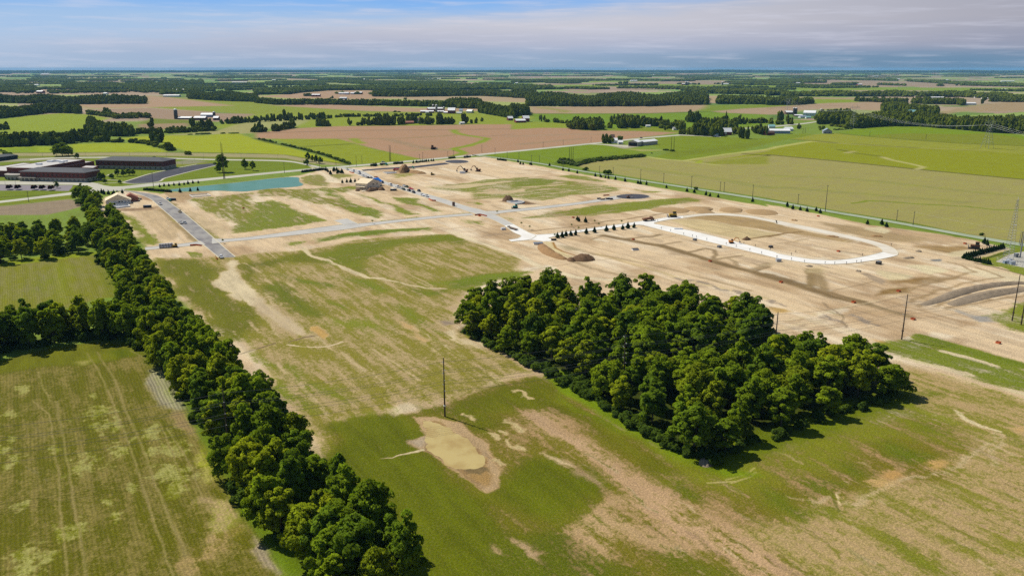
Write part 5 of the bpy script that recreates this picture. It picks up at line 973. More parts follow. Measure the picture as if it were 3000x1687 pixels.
# --- school
def gz(z, x, y, h):                                        # point at height h seen at (x, y)
    a0, b0, s = Z[z]; a = (a0+x*s-1500.)/FPX; b = (b0+y*s-843.5)/FPX; t = (H-h)/(SP+b*CP); return (a*t, (CP-b*SP)*t)
def school():
    root = tag(empty('school', (-427, 797, 0), math.atan2(-11, 72)), 'long two-storey red brick school with dark hipped roofs and pale stone ground floor', 'school')
    inv = Matrix.Rotation(-root.rotation_euler[2], 3, 'Z')
    def loc(p, h=0): return inv @ Vector((p[0]+427, p[1]-797, h))
    def wing(x0, x1, y0, y1, e, rr, wins):
        MB().box(x0, x1, y0, y1, 3.2, e).build('brick_wall', BRICK, root); MB().box(x0-.12, x1+.12, y0-.12, y1+.12, -.3, 3.15).build('stone_base', STONE, root)
        MB().box(x0-.16, x1+.16, y0-.16, y1+.16, 3.15, 3.5).build('ledge', STONE, root)
        d = (y1-y0)/2; o = .8; q = [(x0-o, y0-o, e), (x1+o, y0-o, e), (x1+o, y1+o, e), (x0-o, y1+o, e), (x0+d, y0+d, e+rr), (x1-d, y0+d, e+rr)]
        MB().add(q, [(3, 2, 1, 0), (0, 1, 5, 4), (1, 2, 5), (2, 3, 4, 5), (3, 0, 4)]).build('roof', SHIN, root)
        MB().box(x0-.9, x1+.9, y0-.9, y1+.9, e-.35, e-.02).build('eave', mat('eave trim', (.20, .17, .15)), root)
        for i in range(wins):
            u = x0+(x1-x0)*(i+.5)/wins
            MB().box(u-.9, u+.9, y0-.2, y0, .9, 2.5).build('window', GLASS, root); MB().box(u-.8, u+.8, y0-.09, y0+.1, 5.0, 7.2).build('window', mat('tinted glass', (.05, .03, .03), rough=.2), root)
        for i in range(3):
            v = y0+(y1-y0)*(i+.5)/3; MB().box(x1, x1+.2, v-.9, v+.9, .9, 2.5).build('window', GLASS, root)
    wing(-72, 0, 0, 24, 9.4, 3.2, 15)
    wing(-62, 20.5, 104, 130, 9.4, 3.2, 13)
    def flat(name, pts, h, wall, roof):
        q = [loc(gz('E1', x, y, h)) for x, y in pts]; n = len(q)
        MB().add([(p.x, p.y, -.3) for p in q]+[(p.x, p.y, h) for p in q], [tuple(range(n-1, -1, -1)), tuple(range(n, 2*n))]+[(i, (i+1) % n, n+(i+1) % n, n+i) for i in range(n)]).build('brick_wall', wall, root)
        c = sum(q, Vector())/n
        MB().add([(c.x+(p.x-c.x)*.985, c.y+(p.y-c.y)*.985, h+.12) for p in q], [tuple(range(n))]).build('roof', roof, root)
        for i in range(n):
            a, b2 = q[i], q[(i+1) % n]; MB().tube((a.x, a.y, h+.15), (b2.x, b2.y, h+.15), .32, n=4).build('parapet', BRICK, root)
    LR = mat('pale roof membrane', (.50, .48, .45), noise=.12)
    flat('gym', [(105, 290), (560, 300), (1385, 160), (960, 150)], 10.5, BRICK, LR); flat('link', [(700, 305), (1010, 278), (1535, 188), (1330, 186), (850, 268)], 7.5, BRICK, LR)
    flat('annex', [(1320, 290), (1520, 296), (1600, 262), (1400, 256)], 9.7, BRICK, LR); flat('hall', [(-420, 330), (110, 345), (520, 220), (380, 212), (60, 262), (-300, 280)], 6.0, BRICK, LR)
    # rounded stone entrance at the left end
    c = loc(G('E1', 200, 480)); b = MB(); b.lathe([(13, -.3), (13, 4.6)], c.x+2, c.y+9, 28); b.build('stone_base', STONE, root, False)
    MB().lathe([(13.6, 4.6), (13.6, 5.2)], c.x+2, c.y+9, 28).build('roof', mat('stone roof', (.36, .33, .29)), root)
    for i in range(5): t = -2.4+i*.32; MB().box(c.x+2+13*math.cos(t)-.8, c.x+2+13*math.cos(t)+.8, c.y+9+13.0*math.sin(t)-.3, c.y+9+13*math.sin(t)+.2, .5, 2.7).build('window', GLASS, root)
    for i in range(4): MB().box(-70+i*5.2, -69.2+i*5.2, -4, -3.2, 0, 3.4).build('column', STONE, root)
    MB().box(-72, -52, -4.4, -.13, 3.4, 3.9).build('canopy', STONE, root)
    # plant on the gym roof
    for x, y, w in ((820, 195, 3), (870, 190, 2.5), (950, 190, 3), (1010, 205, 2.5), (1070, 190, 2), (640, 240, 3)):
        p = loc(gz('E1', x, y, 10.5)); MB().box(p.x-w, p.x+w, p.y-1.5, p.y+1.5, 10.5, 12.3).build('roof_vent', WHITE, root)
school()
b = MB(); PX = g('E1', 120, 140)
tag(gable('stadium_stand', 'long dark low stand behind the school with a green field end', 'stand', g('A0', -300, 1010), g('A0', 180, 945), 26, 4.5, 1.0, mat('dark cladding', (.03, .04, .05)), mat('dark roof', (.045, .055, .06))))
# --- houses being built
gable('unfinished_house', 'white wrapped one-storey house under construction with bare plywood roof by the asphalt street', 'house', G('E2', 170, 338), G('E2', 580, 312), 15, 3.3, 4.6, WSID, PLY, 'across',
      front=[('window', .50, .58, 1.6, 2.4, DARKIN), ('window', .61, .69, 1.6, 2.4, DARKIN), ('window', .76, .84, 1.7, 2.3, DARKIN), ('window', .88, .95, 1.7, 2.3, DARKIN), ('porch_post', .03, .045, 0, 3.2, PLY), ('porch_post', .12, .135, 0, 3.2, PLY)])
h1 = [o for o in bpy.data.objects if o.name == 'unfinished_house'][0]
MB().add([(0, -.04, 3.3), (18.5, -.04, 3.3), (9.4, -.04, 7.7)], [(0, 1, 2)]).build('gable_board', OSB, h1); MB().prism([(13, 0), (25, 0), (25, 3.2), (19, 6.8), (13, 3.2)], 10, 19).build('garage', CLAY, h1)
def foundation(name, label, pts, h, wall, floor, group=None):
    q = P(pts); c = np.mean(q, 0); root = tag(empty(name, (c[0], c[1], 0)), label, 'foundation', group); n = len(q)
    for i in range(n):
        a, b2 = np.array(q[i])-c, np.array(q[(i+1) % n])-c; t = (b2-a)/np.linalg.norm(b2-a); q_ = np.array([-t[1], t[0]])*.35
        MB().add([(*(a-q_), -.1), (*(b2-q_), -.1), (*(b2+q_), -.1), (*(a+q_), -.1), (*(a-q_), h+i*.004), (*(b2-q_), h+i*.004), (*(b2+q_), h+i*.004), (*(a+q_), h+i*.004)], [(3, 2, 1, 0), (4, 5, 6, 7), (0, 1, 5, 4), (1, 2, 6, 5), (2, 3, 7, 6), (3, 0, 4, 7)]).build('foundation_wall', wall, root)
    MB().add([(*(np.array(p)-c), .06) for p in q], [tuple(range(n))]).build('slab', floor, root); return root
foundation('house_foundation', 'grey garage foundation in front of the unfinished white house', 'E2 275,350 300,402 560,368 540,345', 1.0, WSID, mat('grey slab', (.30, .31, .33)))
foundation('house_foundation', 'low pale foundation walls beside the pond', 'E2 1535,180 1590,215 1880,190 1825,160', .5, CONCW, mat('tan fill', (.44, .36, .26)))
foundation('house_foundation', 'grey basement walls beside the green loader on the cul-de-sac street', 'E5 585,405 745,445 830,432 870,410 760,388', 1.1, CONCW, mat('grey slab', (.30, .31, .33)))
foundation('house_foundation', 'grey slab with white edge left of the big soil heap', 'E4 690,400 830,445 1120,420 1110,395 880,395', .7, CONCW, mat('grey slab', (.30, .31, .33)))
h2 = gable('unfinished_house', 'two-storey house under construction with bare board walls and a blue tarp on its roof', 'house', G('E4', 175, 962), G('E4', 590, 868), 13, 5.6, 3.2, OSB, PLY, 'across', roof2=TARP,
           front=[('window', .06, .10, .6, 2.0, DARKIN), ('window', .27, .32, .6, 2.2, DARKIN), ('window', .45, .52, 3.4, 4.7, DARKIN), ('window', .76, .82, 3.4, 4.7, DARKIN)])
MB().box(-3.5, -.05, 1, 11, 2.6, 2.9).build('porch_roof', PLY, h2)
wx = math.hypot(*(np.array(G('E4', 175, 962))-np.array(G('E4', 590, 868))))
MB().box(wx+.02, wx+9.5, 4, 13, -.3, 4.0).build('wing_wall', OSB, h2); MB().add([(wx+.6, 3.4, 4.02), (wx+10, 3.4, 4.02), (wx+10, 8.5, 7.6), (wx+.02, 8.5, 7.6), (wx+.6, 13.6, 4.02), (wx+10, 13.6, 4.02)], [(0, 1, 2, 3), (3, 2, 5, 4), (1, 5, 2)]).build('tarp', TARP, h2)
for i in range(3): MB().box(-3.4, -3.15, 1.2+i*4.5, 1.45+i*4.5, 0, 2.6).build('porch_post', PLY, h2)
# --- farms
FA = 'farm buildings in the middle distance'
gable('barn', 'long low red barn with white roof, leftmost of the farm with three silos', 'barn', G('F1', 225, 226), G('F1', 500, 226), 16, 4, 2.2, RED, WHITE, group=FA, lean=(.4, .65, 4, 2.6, WSID, WHITE))
gable('barn', 'white roofed barn behind the tallest silo of the farm with three silos', 'barn', G('F1', 390, 195), G('F1', 700, 190), 18, 7, 3, RED, WHITE, group=FA); gable('barn', 'low white roofed shed between the three silos', 'shed', G('F1', 585, 222), G('F1', 720, 222), 12, 3.4, 2, RED, WHITE, group=FA)
gable('barn', 'big red barn with broad white roof right of the three silos', 'barn', G('F1', 800, 240), G('F1', 950, 240), 26, 8, 6, RED, WHITE, group=FA, front=[('door', .4, .6, 0, 4, BROWNW)]); gable('barn', 'small white roofed shed in front of the big red barn', 'shed', G('F1', 710, 238), G('F1', 800, 240), 10, 3, 2, RED, WHITE, group=FA)
gable('farmhouse', 'blue roofed farmhouse beside the farm with three silos', 'house', G('F1', 1040, 222), G('F1', 1110, 222), 12, 6, 4, WSID, BLUEG, group=FA, front=WN((.3, .7), 1, 2.4, .12)); gable('farmhouse', 'white farmhouse rightmost of the farm with three silos', 'house', G('F1', 1190, 225), G('F1', 1300, 228), 12, 4.5, 4, WSID, WHITE, group=FA, front=WN((.25, .7), 1, 2.4, .1)); gable('barn', 'low white shed in front of the blue roofed farmhouse', 'shed', G('F1', 985, 242), G('F1', 1090, 242), 8, 2.6, 1.5, WSID, WHITE, group=FA)
for a in ((495, 140, 42, 22, 'silo standing furthest back of the three at the red barns', SILO2), (565, 215, 50, 24, 'tallest silo in the middle of the three at the red barns', SILO2), (720, 200, 92, 18, 'short silo without a white top half, rightmost at the red barns', SILO2)): silo('F1', *a, 'silos of the farms')
gable('garage', 'white box garage at the edge of the plowed field', 'garage', G('F1', 1065, 465), G('F1', 1155, 462), 8, 3.4, 1.2, WSID, WHITE, front=[('door', .1, .3, 0, 2.4, GREYS)])
gable('house', 'long low brick house among the trees behind the plowed field', 'house', G('F1', -160, 460), G('F1', 90, 455), 12, 3.2, 2.5, BRICK, CLAY, front=WN((.2, .5, .8), 1, 2.2, .06)); gable('house', 'brown roofed house behind the tree row of the plowed field', 'house', G('F1', 90, 400), G('F1', 235, 398), 12, 3.6, 3, TANW, BROWNW, front=WN((.3, .7), 1, 2.2, .08)); gable('shed', 'small pale shed beside the long brick house', 'shed', G('F1', 130, 435), G('F1', 190, 435), 6, 2.8, 1.4, WSID, WSID)
gable('barn', 'low red shed with white roof beyond the grass waterway', 'shed', G('F1', 2235, 432), G('F1', 2435, 428), 14, 4.4, 3, RED, WHITE, group=FA, front=[('door', .3, .5, 0, 3, BROWNW)]); gable('barn', 'taller red barn with grey-white roof behind the low red shed', 'barn', G('F1', 2385, 412), G('F1', 2515, 410), 14, 7.5, 5, RED, WHITE, group=FA, front=[('door', .4, .6, 0, 3.4, BROWNW)])
gable('farmhouse', 'white farmhouse left of the two red barns beyond the waterway', 'house', G('F1', 2070, 386), G('F1', 2170, 384), 12, 5, 4, BRICK, WHITE, group=FA, front=WN((.3, .7), 1, 2.4, .1))
gable('barn', 'long low white roofed barn beside the tall lone silo', 'barn', G('F4', 492, 826), G('F4', 935, 826), 14, 3.4, 2.6, BROWNW, WHITE, group=FA); gable('barn', 'white roofed barn in front of the shorter of two silos', 'barn', G('F4', 1030, 850), G('F4', 1420, 850), 16, 5, 3.2, BROWNW, WHITE, group=FA); gable('barn', 'upper white roofed blue sided barn behind the low white barns', 'barn', G('F4', 1265, 745), G('F4', 1690, 745), 16, 5.5, 3.5, BLUEG, WHITE, group=FA); gable('barn', 'small brown barn with white roof right of the shorter silo', 'barn', G('F4', 1695, 852), G('F4', 1865, 852), 12, 5, 3.4, BROWNW, WHITE, group=FA)
silo('F4', 425, 812, 455, 62, 'tall dark lone silo at the left end of the long white barn', SILO, 'silos of the farms'); silo('F4', 1732, 745, 548, 46, 'shorter dark silo behind the small brown barn', SILO, 'silos of the farms')
# --- machine shed and farmstead by the country road
gable('machine_shed', 'long pale machine shed with white roof standing in the green field', 'shed', G('F2', 798, 374), G('F2', 972, 356), 13, 5.2, 2.2, TANW, WHITE)
gable('machine_shed', 'open fronted shed with dark doorway at the end of the long machine shed', 'shed', G('F2', 602, 378), G('F2', 722, 384), 18, 6.0, 2.6, TANW, WHITE, 'across', front=[('doorway', .06, .94, 0, 5.2, DARKIN)])
gable('house', 'white house with tall trees beside the country road', 'house', G('F2', 395, 345), G('F2', 468, 345), 10, 4.5, 3, WSID, WHITE, front=WN((.25, .7), 1, 2.4, .1)); gable('house', 'old brick house behind the white house at the country road', 'house', G('F2', 385, 322), G('F2', 430, 322), 9, 7, 3.5, BRICK, BROWNW, front=WN((.3, .7), 4, 5.6, .12)); gable('garage', 'small white garage right of the white roadside house', 'garage', G('F2', 478, 356), G('F2', 535, 356), 8, 3.2, 2.2, WSID, WHITE, front=[('door', .15, .7, 0, 2.4, GREYS)])
gable('barn', 'red barn with striped white roof and white gable among roadside trees', 'barn', G('F2', 1802, 242), G('F2', 1905, 242), 14, 5.5, 6, RED, WHITE, front=[('door', .15, .38, 1.5, 4.6, WSID)]); gable('shed', 'small white roofed shed under the trees left of the red barn', 'shed', G('F2', 1505, 246), G('F2', 1545, 246), 7, 2.8, 2, WSID, WHITE); gable('house', 'teal roofed house half hidden under the roadside trees', 'house', G('F2', 1680, 258), G('F2', 1735, 258), 9, 3.4, 2.4, WSID, TEAL)
gable('house', 'low grey ranch house on the far lawn by the round bush', 'house', G('F2', 1170, 180), G('F2', 1235, 180), 9, 3, 2.4, WSID, GREYS, front=WN((.3, .7), 1, 2.2, .1)); gable('house', 'grey house behind the red barn trees', 'house', G('F2', 1990, 222), G('F2', 2070, 222), 10, 4.5, 3, GREYS, GREYS); gable('shed', 'white trailer shed on the lawn under dense trees', 'shed', G('F2', 828, 142), G('F2', 882, 142), 6, 3, 1, WSID, WHITE); gable('house', 'brick house with brown roof behind the field corner trees', 'house', G('F2', 135, 168), G('F2', 240, 160), 10, 3.6, 3, BRICK, BROWNW)
gable('barn', 'long grey-blue shed with white arched roof beside the lane', 'shed', G('F3', 35, 640), G('F3', 370, 642), 16, 5, 2.6, BLUEG, WHITE); gable('barn', 'small dark red barn in front of the grey-blue shed', 'barn', G('F3', -30, 668), G('F3', 112, 664), 10, 4, 3, RED, BROWNW, front=[('door', .4, .7, 0, 2.6, BROWNW)]); gable('barn', 'white roofed hoop shed right behind the grey-blue shed', 'shed', G('F3', 300, 600), G('F3', 425, 598), 12, 4, 3, WSID, WHITE)
gable('house', 'small house with pale blue roof alone at the green field corner', 'house', G('F3', 925, 640), G('F3', 1072, 642), 11, 4.4, 4.2, GREYS, BLUEG, 'across', front=WN((.25, .7), 1, 2.4, .1)); gable('house', 'pale teal roofed house left of the long grey-blue shed', 'house', G('F3', 15, 552), G('F3', 120, 552), 10, 3.6, 3, WSID, TEAL)
gable('barn', 'dark barn with white roof left of the twin silos', 'barn', G('F3', 305, 318), G('F3', 415, 318), 14, 5, 3.4, BROWNW, WHITE, group=FA); gable('barn', 'large white barn right of the twin silos', 'barn', G('F3', 590, 340), G('F3', 790, 345), 20, 7, 5, WSID, WHITE, group=FA, front=WN((.3, .6, .8), 2, 3.4, .05)); gable('barn', 'low dark shed with white roof at the foot of the twin silos', 'shed', G('F3', 450, 356), G('F3', 580, 356), 10, 3, 1.6, BROWNW, WHITE, group=FA); gable('barn', 'pale grey low shed in front of the large white barn', 'shed', G('F3', 545, 380), G('F3', 650, 378), 10, 3, 2.4, WSID, BLUEG, group=FA)
gable('barn', 'pale blue lean shed right of the low grey shed at the twin silos', 'shed', G('F3', 640, 388), G('F3', 720, 388), 8, 3, 2, WSID, TEAL, group=FA)
silo('F3', 428, 330, 202, 16, 'left one of the dark twin silos', SILO, 'silos of the farms'); silo('F3', 465, 330, 202, 20, 'right one of the dark twin silos', SILO, 'silos of the farms'); silo('F3', 885, 330, 222, 19, 'grey silo standing among trees right of the white barn', SILO2, 'silos of the farms')
gable('house', 'teal domed roof showing among dense woods', 'house', G('F3', 2375, 330), G('F3', 2485, 330), 14, 8, 4, WSID, TEAL); gable('house', 'pale house roof at the right edge of the dense woods', 'house', G('F3', 2510, 260), G('F3', 2560, 260), 12, 9, 4, WSID, TEAL)
# --- buildings far across the plain
FAR_B = 'far farm buildings across the plain'
WORDS = ['near the horizon at the far left', 'left of the dark woods', 'beyond the left woods', 'over the left tree line', 'left of the middle', 'in the middle of the plain', 'beyond the long wood', 'right of the middle', 'beyond the twin silos', 'towards the right edge', 'at the far right']
def farb(z, x0, x1, y, h, wall, roof, kind):
    p0, p1 = g(z, x0, y), g(z, x1, y); u = (Z[z][0]+x0*Z[z][2])/3000; D = math.hypot(*p0)
    gable(kind, '%s %s with %s roof %s' % (('small', 'long')[int(x1-x0 > 70)], 'white barn' if wall is WSID else 'red barn', 'white' if roof is WHITE else 'dark', WORDS[int(u*10.99)]), 'barn', p0, p1, min(25, D/160), h, h*.45, wall, roof, group=FAR_B)
for a in (('A0', 315, 370, 262, 6, WSID), ('A0', 365, 425, 288, 8, RED), ('A0', 345, 382, 212, 6, WSID), ('A0', 380, 425, 147, 6, WSID), ('A0', 440, 472, 146, 6, WSID), ('A0', 0, 40, 172, 7, WSID), ('A0', 1640, 1800, 325, 6, WSID), ('A0', 1690, 1730, 262, 7, WSID), ('A0', 1745, 1800, 265, 6, WSID), ('A0', 1810, 1875, 268, 7, WSID), ('A0', 1850, 1875, 228, 6, WSID), ('A0', 1890, 1945, 232, 6, WSID), ('A0', 1035, 1068, 302, 6, WSID), ('A0', 410, 490, 98, 9, WSID), ('A0', 2150, 2190, 78, 10, WSID), ('A0', 2330, 2480, 185, 6, WSID),
          ('A1', 560, 640, 322, 7, RED), ('A1', 830, 880, 300, 6, WSID), ('A1', 885, 930, 302, 7, WSID), ('A1', 950, 985, 300, 6, WSID), ('A1', 990, 1065, 298, 7, RED), ('A1', 840, 910, 348, 5, WSID), ('A1', 160, 195, 160, 6, WSID), ('A1', 1080, 1095, 154, 7, WSID), ('A1', 1700, 1790, 150, 8, RED), ('A1', 1820, 1860, 148, 7, WSID), ('A1', 2310, 2340, 200, 6, WSID), ('A2', 1755, 1805, 198, 7, WSID), ('A2', 1710, 1740, 205, 8, RED), ('A2', 2110, 2180, 202, 6, WSID), ('A2', 1190, 1260, 170, 8, WSID), ('A2', 35, 60, 192, 6, WSID), ('A2', 1420, 1432, 110, 12, WSID), ('A2', 2300, 2330, 200, 7, RED), ('A2', 1340, 1358, 200, 6, WSID),
          ('A3', 290, 325, 192, 6, WSID), ('A3', 905, 950, 210, 7, RED), ('A3', 1630, 1780, 340, 4, WSID), ('A3', 1730, 1780, 362, 5, WSID), ('A3', 1950, 2095, 405, 5, WSID), ('A3', 2080, 2125, 334, 4, WSID), ('A3', 2175, 2215, 346, 4, WSID), ('A3', 2360, 2440, 262, 6, WSID), ('A3', 1300, 1330, 150, 7, WSID), ('A3', 1795, 1815, 160, 7, WSID), ('A3', 580, 610, 106, 10, RED), ('A3', 1060, 1115, 122, 8, WSID), ('A3', 1675, 1755, 102, 8, WSID), ('A3', 2350, 2480, 172, 6, WSID), ('A3', 1500, 1512, 322, 5, WSID)):
    farb(*a, WHITE, 'barn')
for z, x, y, t in (('A2', 1750, 210, 168), ('A2', 2115, 205, 172), ('A2', 1768, 208, 172)): silo(z, x, y, t, 9, ('dark silo of a far farm right of the middle', 'dark silo of the far farm nearer the right', 'second dark silo of the far farm right of the middle')[('A2', 1750, 210, 168) != (z, x, y, t) and (1 if x == 2115 else 2)], SILO, 'silos of the farms')

# ------------------------------------------------------------------ heaps and banks of earth
def earth_mat(name, c, c2): return mat(name, c, noise=.28, nscale=1.2, bump=.8)
E_DK = mat('dark earth', alb(122, 92, 62), noise=.3, nscale=.8, bump=1.0); E_MD = mat('brown earth', alb(184, 152, 106), noise=.16, nscale=.6, bump=.8); E_BR = mat('raw clay', alb(168, 130, 84), noise=.22, nscale=.8, bump=1.0); E_GR = mat('broken stone', alb(158, 140, 116), noise=.35, nscale=2.0, bump=1.0)
def heap(name, label, cat, pts, width, height, m, seed=1, n=44, k=14, ends=True, rough=.35, group=None):
    p = smooth_line(P(pts) if isinstance(pts, str) else pts, n); c = p.mean(0); r = np.random.default_rng(seed)
    t = np.gradient(p, axis=0); t /= np.linalg.norm(t, axis=1)[:, None]; q = np.stack([-t[:, 1], t[:, 0]], 1)
    s = np.linspace(0, 1, n); e = np.sin(np.pi*np.clip(s, 0, 1))**.55 if ends else np.ones(n)
    w = np.linspace(-1, 1, k); X = p[:, 0:1]+q[:, 0:1]*w[None]*width/2*(.35+.65*e[:, None]); Y = p[:, 1:2]+q[:, 1:2]*w[None]*width/2*(.35+.65*e[:, None])
    nz = fbm(X/(width*.22), Y/(width*.22), seed, 4)-.5
    Zz = height*e[:, None]*(1-np.abs(w)[None]**1.7)*(1+rough*2*nz)*(1+rough*1.4*(fbm(s*6, s*0, seed+3)[:, None]-.5)); Zz[:, [0, -1]] = -.15; Zz[[0, -1]] = -.15
    v = np.stack([X-c[0], Y-c[1], Zz], -1).reshape(-1, 3); i, j = np.arange(n-1)[:, None], np.arange(k-1)[None]
    f = np.stack([i*k+j, (i+1)*k+j, (i+1)*k+j+1, i*k+j+1], -1).reshape(-1, 4); me = np_mesh(name, v, f, True)
    o = link_mesh(name, me, m); o.location = (c[0], c[1], 0)
    if me.polygons[len(me.polygons)//2].normal.z < 0: me.flip_normals()
    return tag(o, label, cat, group)
heap('soil_heap', 'dark brown soil heap at the end of the haul ramp', 'soil heap', 'E5 1660,1350 1800,1338 2010,1325', 13, 3.6, E_DK, 3); heap('soil_heap', 'small dark soil heap left of the haul ramp heap', 'soil heap', 'E5 1575,1360 1700,1352', 8, 1.8, E_DK, 4)
heap('earth_bank', 'curved cut bank of brown earth beside the haul ramp', 'earth bank', 'E5 1150,1090 1190,1165 1290,1245 1430,1305 1560,1345', 9, 2.4, E_BR, 5)
heap('soil_heap', 'big steep brown soil heap beside the red truck', 'soil heap', 'E4 1220,385 1350,378 1530,385', 24, 8, E_BR, 6); heap('soil_heap', 'long low tail of brown soil running right from the big heap', 'soil heap', 'E4 1480,360 1700,400 1900,430 2100,440', 12, 2.8, E_BR, 7)
heap('soil_heap', 'dark dug soil in front of the house with the blue tarp', 'soil heap', 'E4 170,1030 350,990 500,960 600,970', 8, 3.0, E_DK, 8); heap('soil_heap', 'dark soil mound right of the house with the blue tarp', 'soil heap', 'E4 580,985 660,970 740,975', 8, 3.0, E_DK, 9); heap('soil_heap', 'small dark soil mound left of the house with the blue tarp', 'soil heap', 'E3 510,445 580,440', 6, 2.2, E_DK, 10)
heap('soil_heap', 'dark soil heap behind the grey basement walls', 'soil heap', 'E5 510,378 600,378 690,374', 12, 4.6, E_DK, 11)
for i, (q, w, h, lb) in enumerate((('E6 410,290 600,310 800,320 1000,335', 26, 2.6, 'long brown fill mound nearest the yellow roller'), ('E6 1050,330 1200,310 1340,325', 30, 3.6, 'rounded fill mound with raked side behind the loop street'), ('E6 1490,300 1680,310 1870,320', 26, 2.8, 'flat topped fill mound behind the middle of the loop street'), ('E6 1920,340 2150,345 2440,350', 26, 2.8, 'broad brown fill mound behind the right of the loop street'))):
    heap('fill_mound', lb, 'earth mound', q, w*1.1, h*.62, E_MD, 20+i, rough=.15, group='fill mounds behind the loop street')
heap('rubble_berm', 'upper berm of broken stone curving to the right edge of the site', 'berm', 'E7 500,1120 650,1070 800,1015 950,970 1120,935 1300,915 1449,912 1600,915', 8, 1.3, E_GR, 31, n=90, rough=.5); heap('rubble_berm', 'lower berm of broken stone curving to the right edge of the site', 'berm', 'E7 760,1118 900,1075 1050,1030 1200,1000 1449,965 1600,950', 10, 1.2, E_GR, 32, n=90, rough=.5)
heap('soil_heap', 'thin trench spoil line inside the loop ending in a small heap', 'soil heap', 'E6 1880,800 1950,790 2000,790', 5, 1.8, E_DK, 33)
heap('rubble_heap', 'pile of pale rubble at the front corner of the woodlot', 'rubble', 'F6 1375,1090 1450,1100', 6, 1.0, E_GR, 34)
for i, q in enumerate(('B3 230,225 300,230', 'B3 1030,385 1160,390', 'B3 580,385 720,395', 'B3 1480,540 1545,540', 'B3 1360,610 1470,600', 'B3 380,690 450,685', 'B3 880,735 940,740')):
    heap('spoil_heap', ('low spoil heap beside the far curve of the loop street', 'brown spoil line outside the right curve of the loop street', 'brown spoil line inside the loop street', 'grey rubble heap right of the loop street', 'grey rubble strip below the right end of the loop street', 'low spoil strip below the white bend of the loop street', 'short spoil strip by the pale house pads')[i], 'spoil heap', q, 4, .9, E_BR if i < 3 else E_GR, 40+i, 20, 8, rough=.6)
# ------------------------------------------------------------------ vehicles and machines
TYRE = mat('tyre rubber', (.02, .02, .02)); TRIM = mat('black trim', (.015, .015, .016), rough=.5); STEEL = mat('worn steel', (.25, .24, .23), rough=.5, metal=.3); ORANGE = mat('machine orange', (.62, .22, .03), rough=.5, noise=.1); YEL = mat('machine yellow', (.55, .36, .04), rough=.5, noise=.1); RUST = mat('muddy machine paint', (.22, .10, .05), noise=.25); CRED = mat('truck red', (.45, .03, .03), rough=.4); CTEAL = mat('teal paint', (.05, .34, .28), rough=.5); WOODT = mat('trailer planks', (.16, .11, .07), noise=.2)
PAINT = {n: mat('%s paint' % n, c, rough=.3, spec=.5) for n, c in dict(white=(.78, .78, .78), black=(.02, .02, .022), grey=(.16, .17, .18), red=(.4, .03, .03), tan=(.48, .40, .26), darkgreen=(.02, .06, .035), silver=(.45, .46, .48)).items()}
def wheel(parent, x, y, r, w=.25, name='wheel'):
    b = MB(); b.tube((x, y-w/2, r), (x, y+w/2, r), r, n=12); b.build(name, TYRE, parent)
def tags(o, label, cat, group): return tag(o, label, cat, group)
def vehicle(kind, paint, loc, head, label, group='vehicles on the building site'):
    root = tag(empty(kind, (loc[0], loc[1], .09), head), label, {'car': 'car', 'suv': 'car', 'pickup_truck': 'pickup truck', 'van': 'van', 'box_truck': 'truck'}[kind], group); m = PAINT[paint]
    if kind in ('car', 'suv'):
        h = 1.15 if kind == 'car' else 1.4; t = h+.45
        MB().prism([(-2.3, .35), (2.3, .35), (2.35, .7), (2.1, h-.25), (1.1, h-.1), (-2.2, h-.05), (-2.35, .7)], -.9, .9).build('body', m, root)
        MB().prism([(-2.05, h-.08), (1.2, h-.12), (.45, t), (-1.7 if kind == 'suv' else -1.3, t)], -.78, .78).build('window', GLASS, root); MB().box(-1.6 if kind == 'suv' else -1.2, .4, -.74, .74, t, t+.05).build('roof', m, root)
    elif kind == 'pickup_truck':
        MB().prism([(-2.9, .5), (2.8, .5), (2.85, 1.0), (2.6, 1.15), (1.1, 1.2), (-2.9, 1.2)], -1.0, 1.0).build('body', m, root); MB().prism([(-.75, 1.18), (1.3, 1.18), (.6, 1.85), (-.6, 1.85)], -.85, .85).build('window', GLASS, root); MB().box(-.55, .55, -.82, .82, 1.85, 1.92).build('roof', m, root); MB().box(-2.75, -.95, -.8, .8, 1.201, 1.23).build('load_bed', TRIM, root)
    elif kind == 'van':
        MB().prism([(-2.8, .45), (2.8, .45), (2.85, 1.0), (2.3, 1.3), (1.7, 2.2), (-2.8, 2.25)], -1.0, 1.0).build('body', m, root); MB().prism([(1.62, 1.35), (2.3, 1.32), (1.78, 2.1), (1.62, 2.1)], -1.02, 1.02).build('window', GLASS, root); MB().prism([(2.34, 1.3), (2.38, 1.32), (1.8, 2.17), (1.74, 2.15)], -.85, .85).build('windscreen', GLASS, root)
    else:
        MB().box(-4.2, 1.6, -1.2, 1.2, .9, 3.5).build('cargo_box', m, root); MB().prism([(1.7, .6), (3.9, .6), (3.9, 1.5), (3.2, 2.6), (1.7, 2.6)], -1.1, 1.1).build('cab', m, root); MB().prism([(3.93, 1.55), (3.98, 1.55), (3.32, 2.5), (3.26, 2.5)], -.95, .95).build('windscreen', GLASS, root); MB().box(-4.26, -4.2, -1.1, 1.1, 1.0, 3.4).build('rear_door', TRIM, root)
    wx = {'car': 1.45, 'suv': 1.45, 'pickup_truck': 1.85, 'van': 1.8, 'box_truck': 2.6}[kind]; r = .34 if kind == 'car' else .42
    for x in (wx, -wx):
        for y in (-.92, .92): wheel(root, x, y*(1.1 if kind != 'car' else 1), r)
    return root
A3 = math.atan2(-215, 120); A1_ = math.atan2(-92, 56); AV = math.atan2(V[1], V[0])
def toward(z, x0, y0, x1, y1): a, b2 = g(z, x0, y0), g(z, x1, y1); return math.atan2(b2[1]-a[1], b2[0]-a[0])
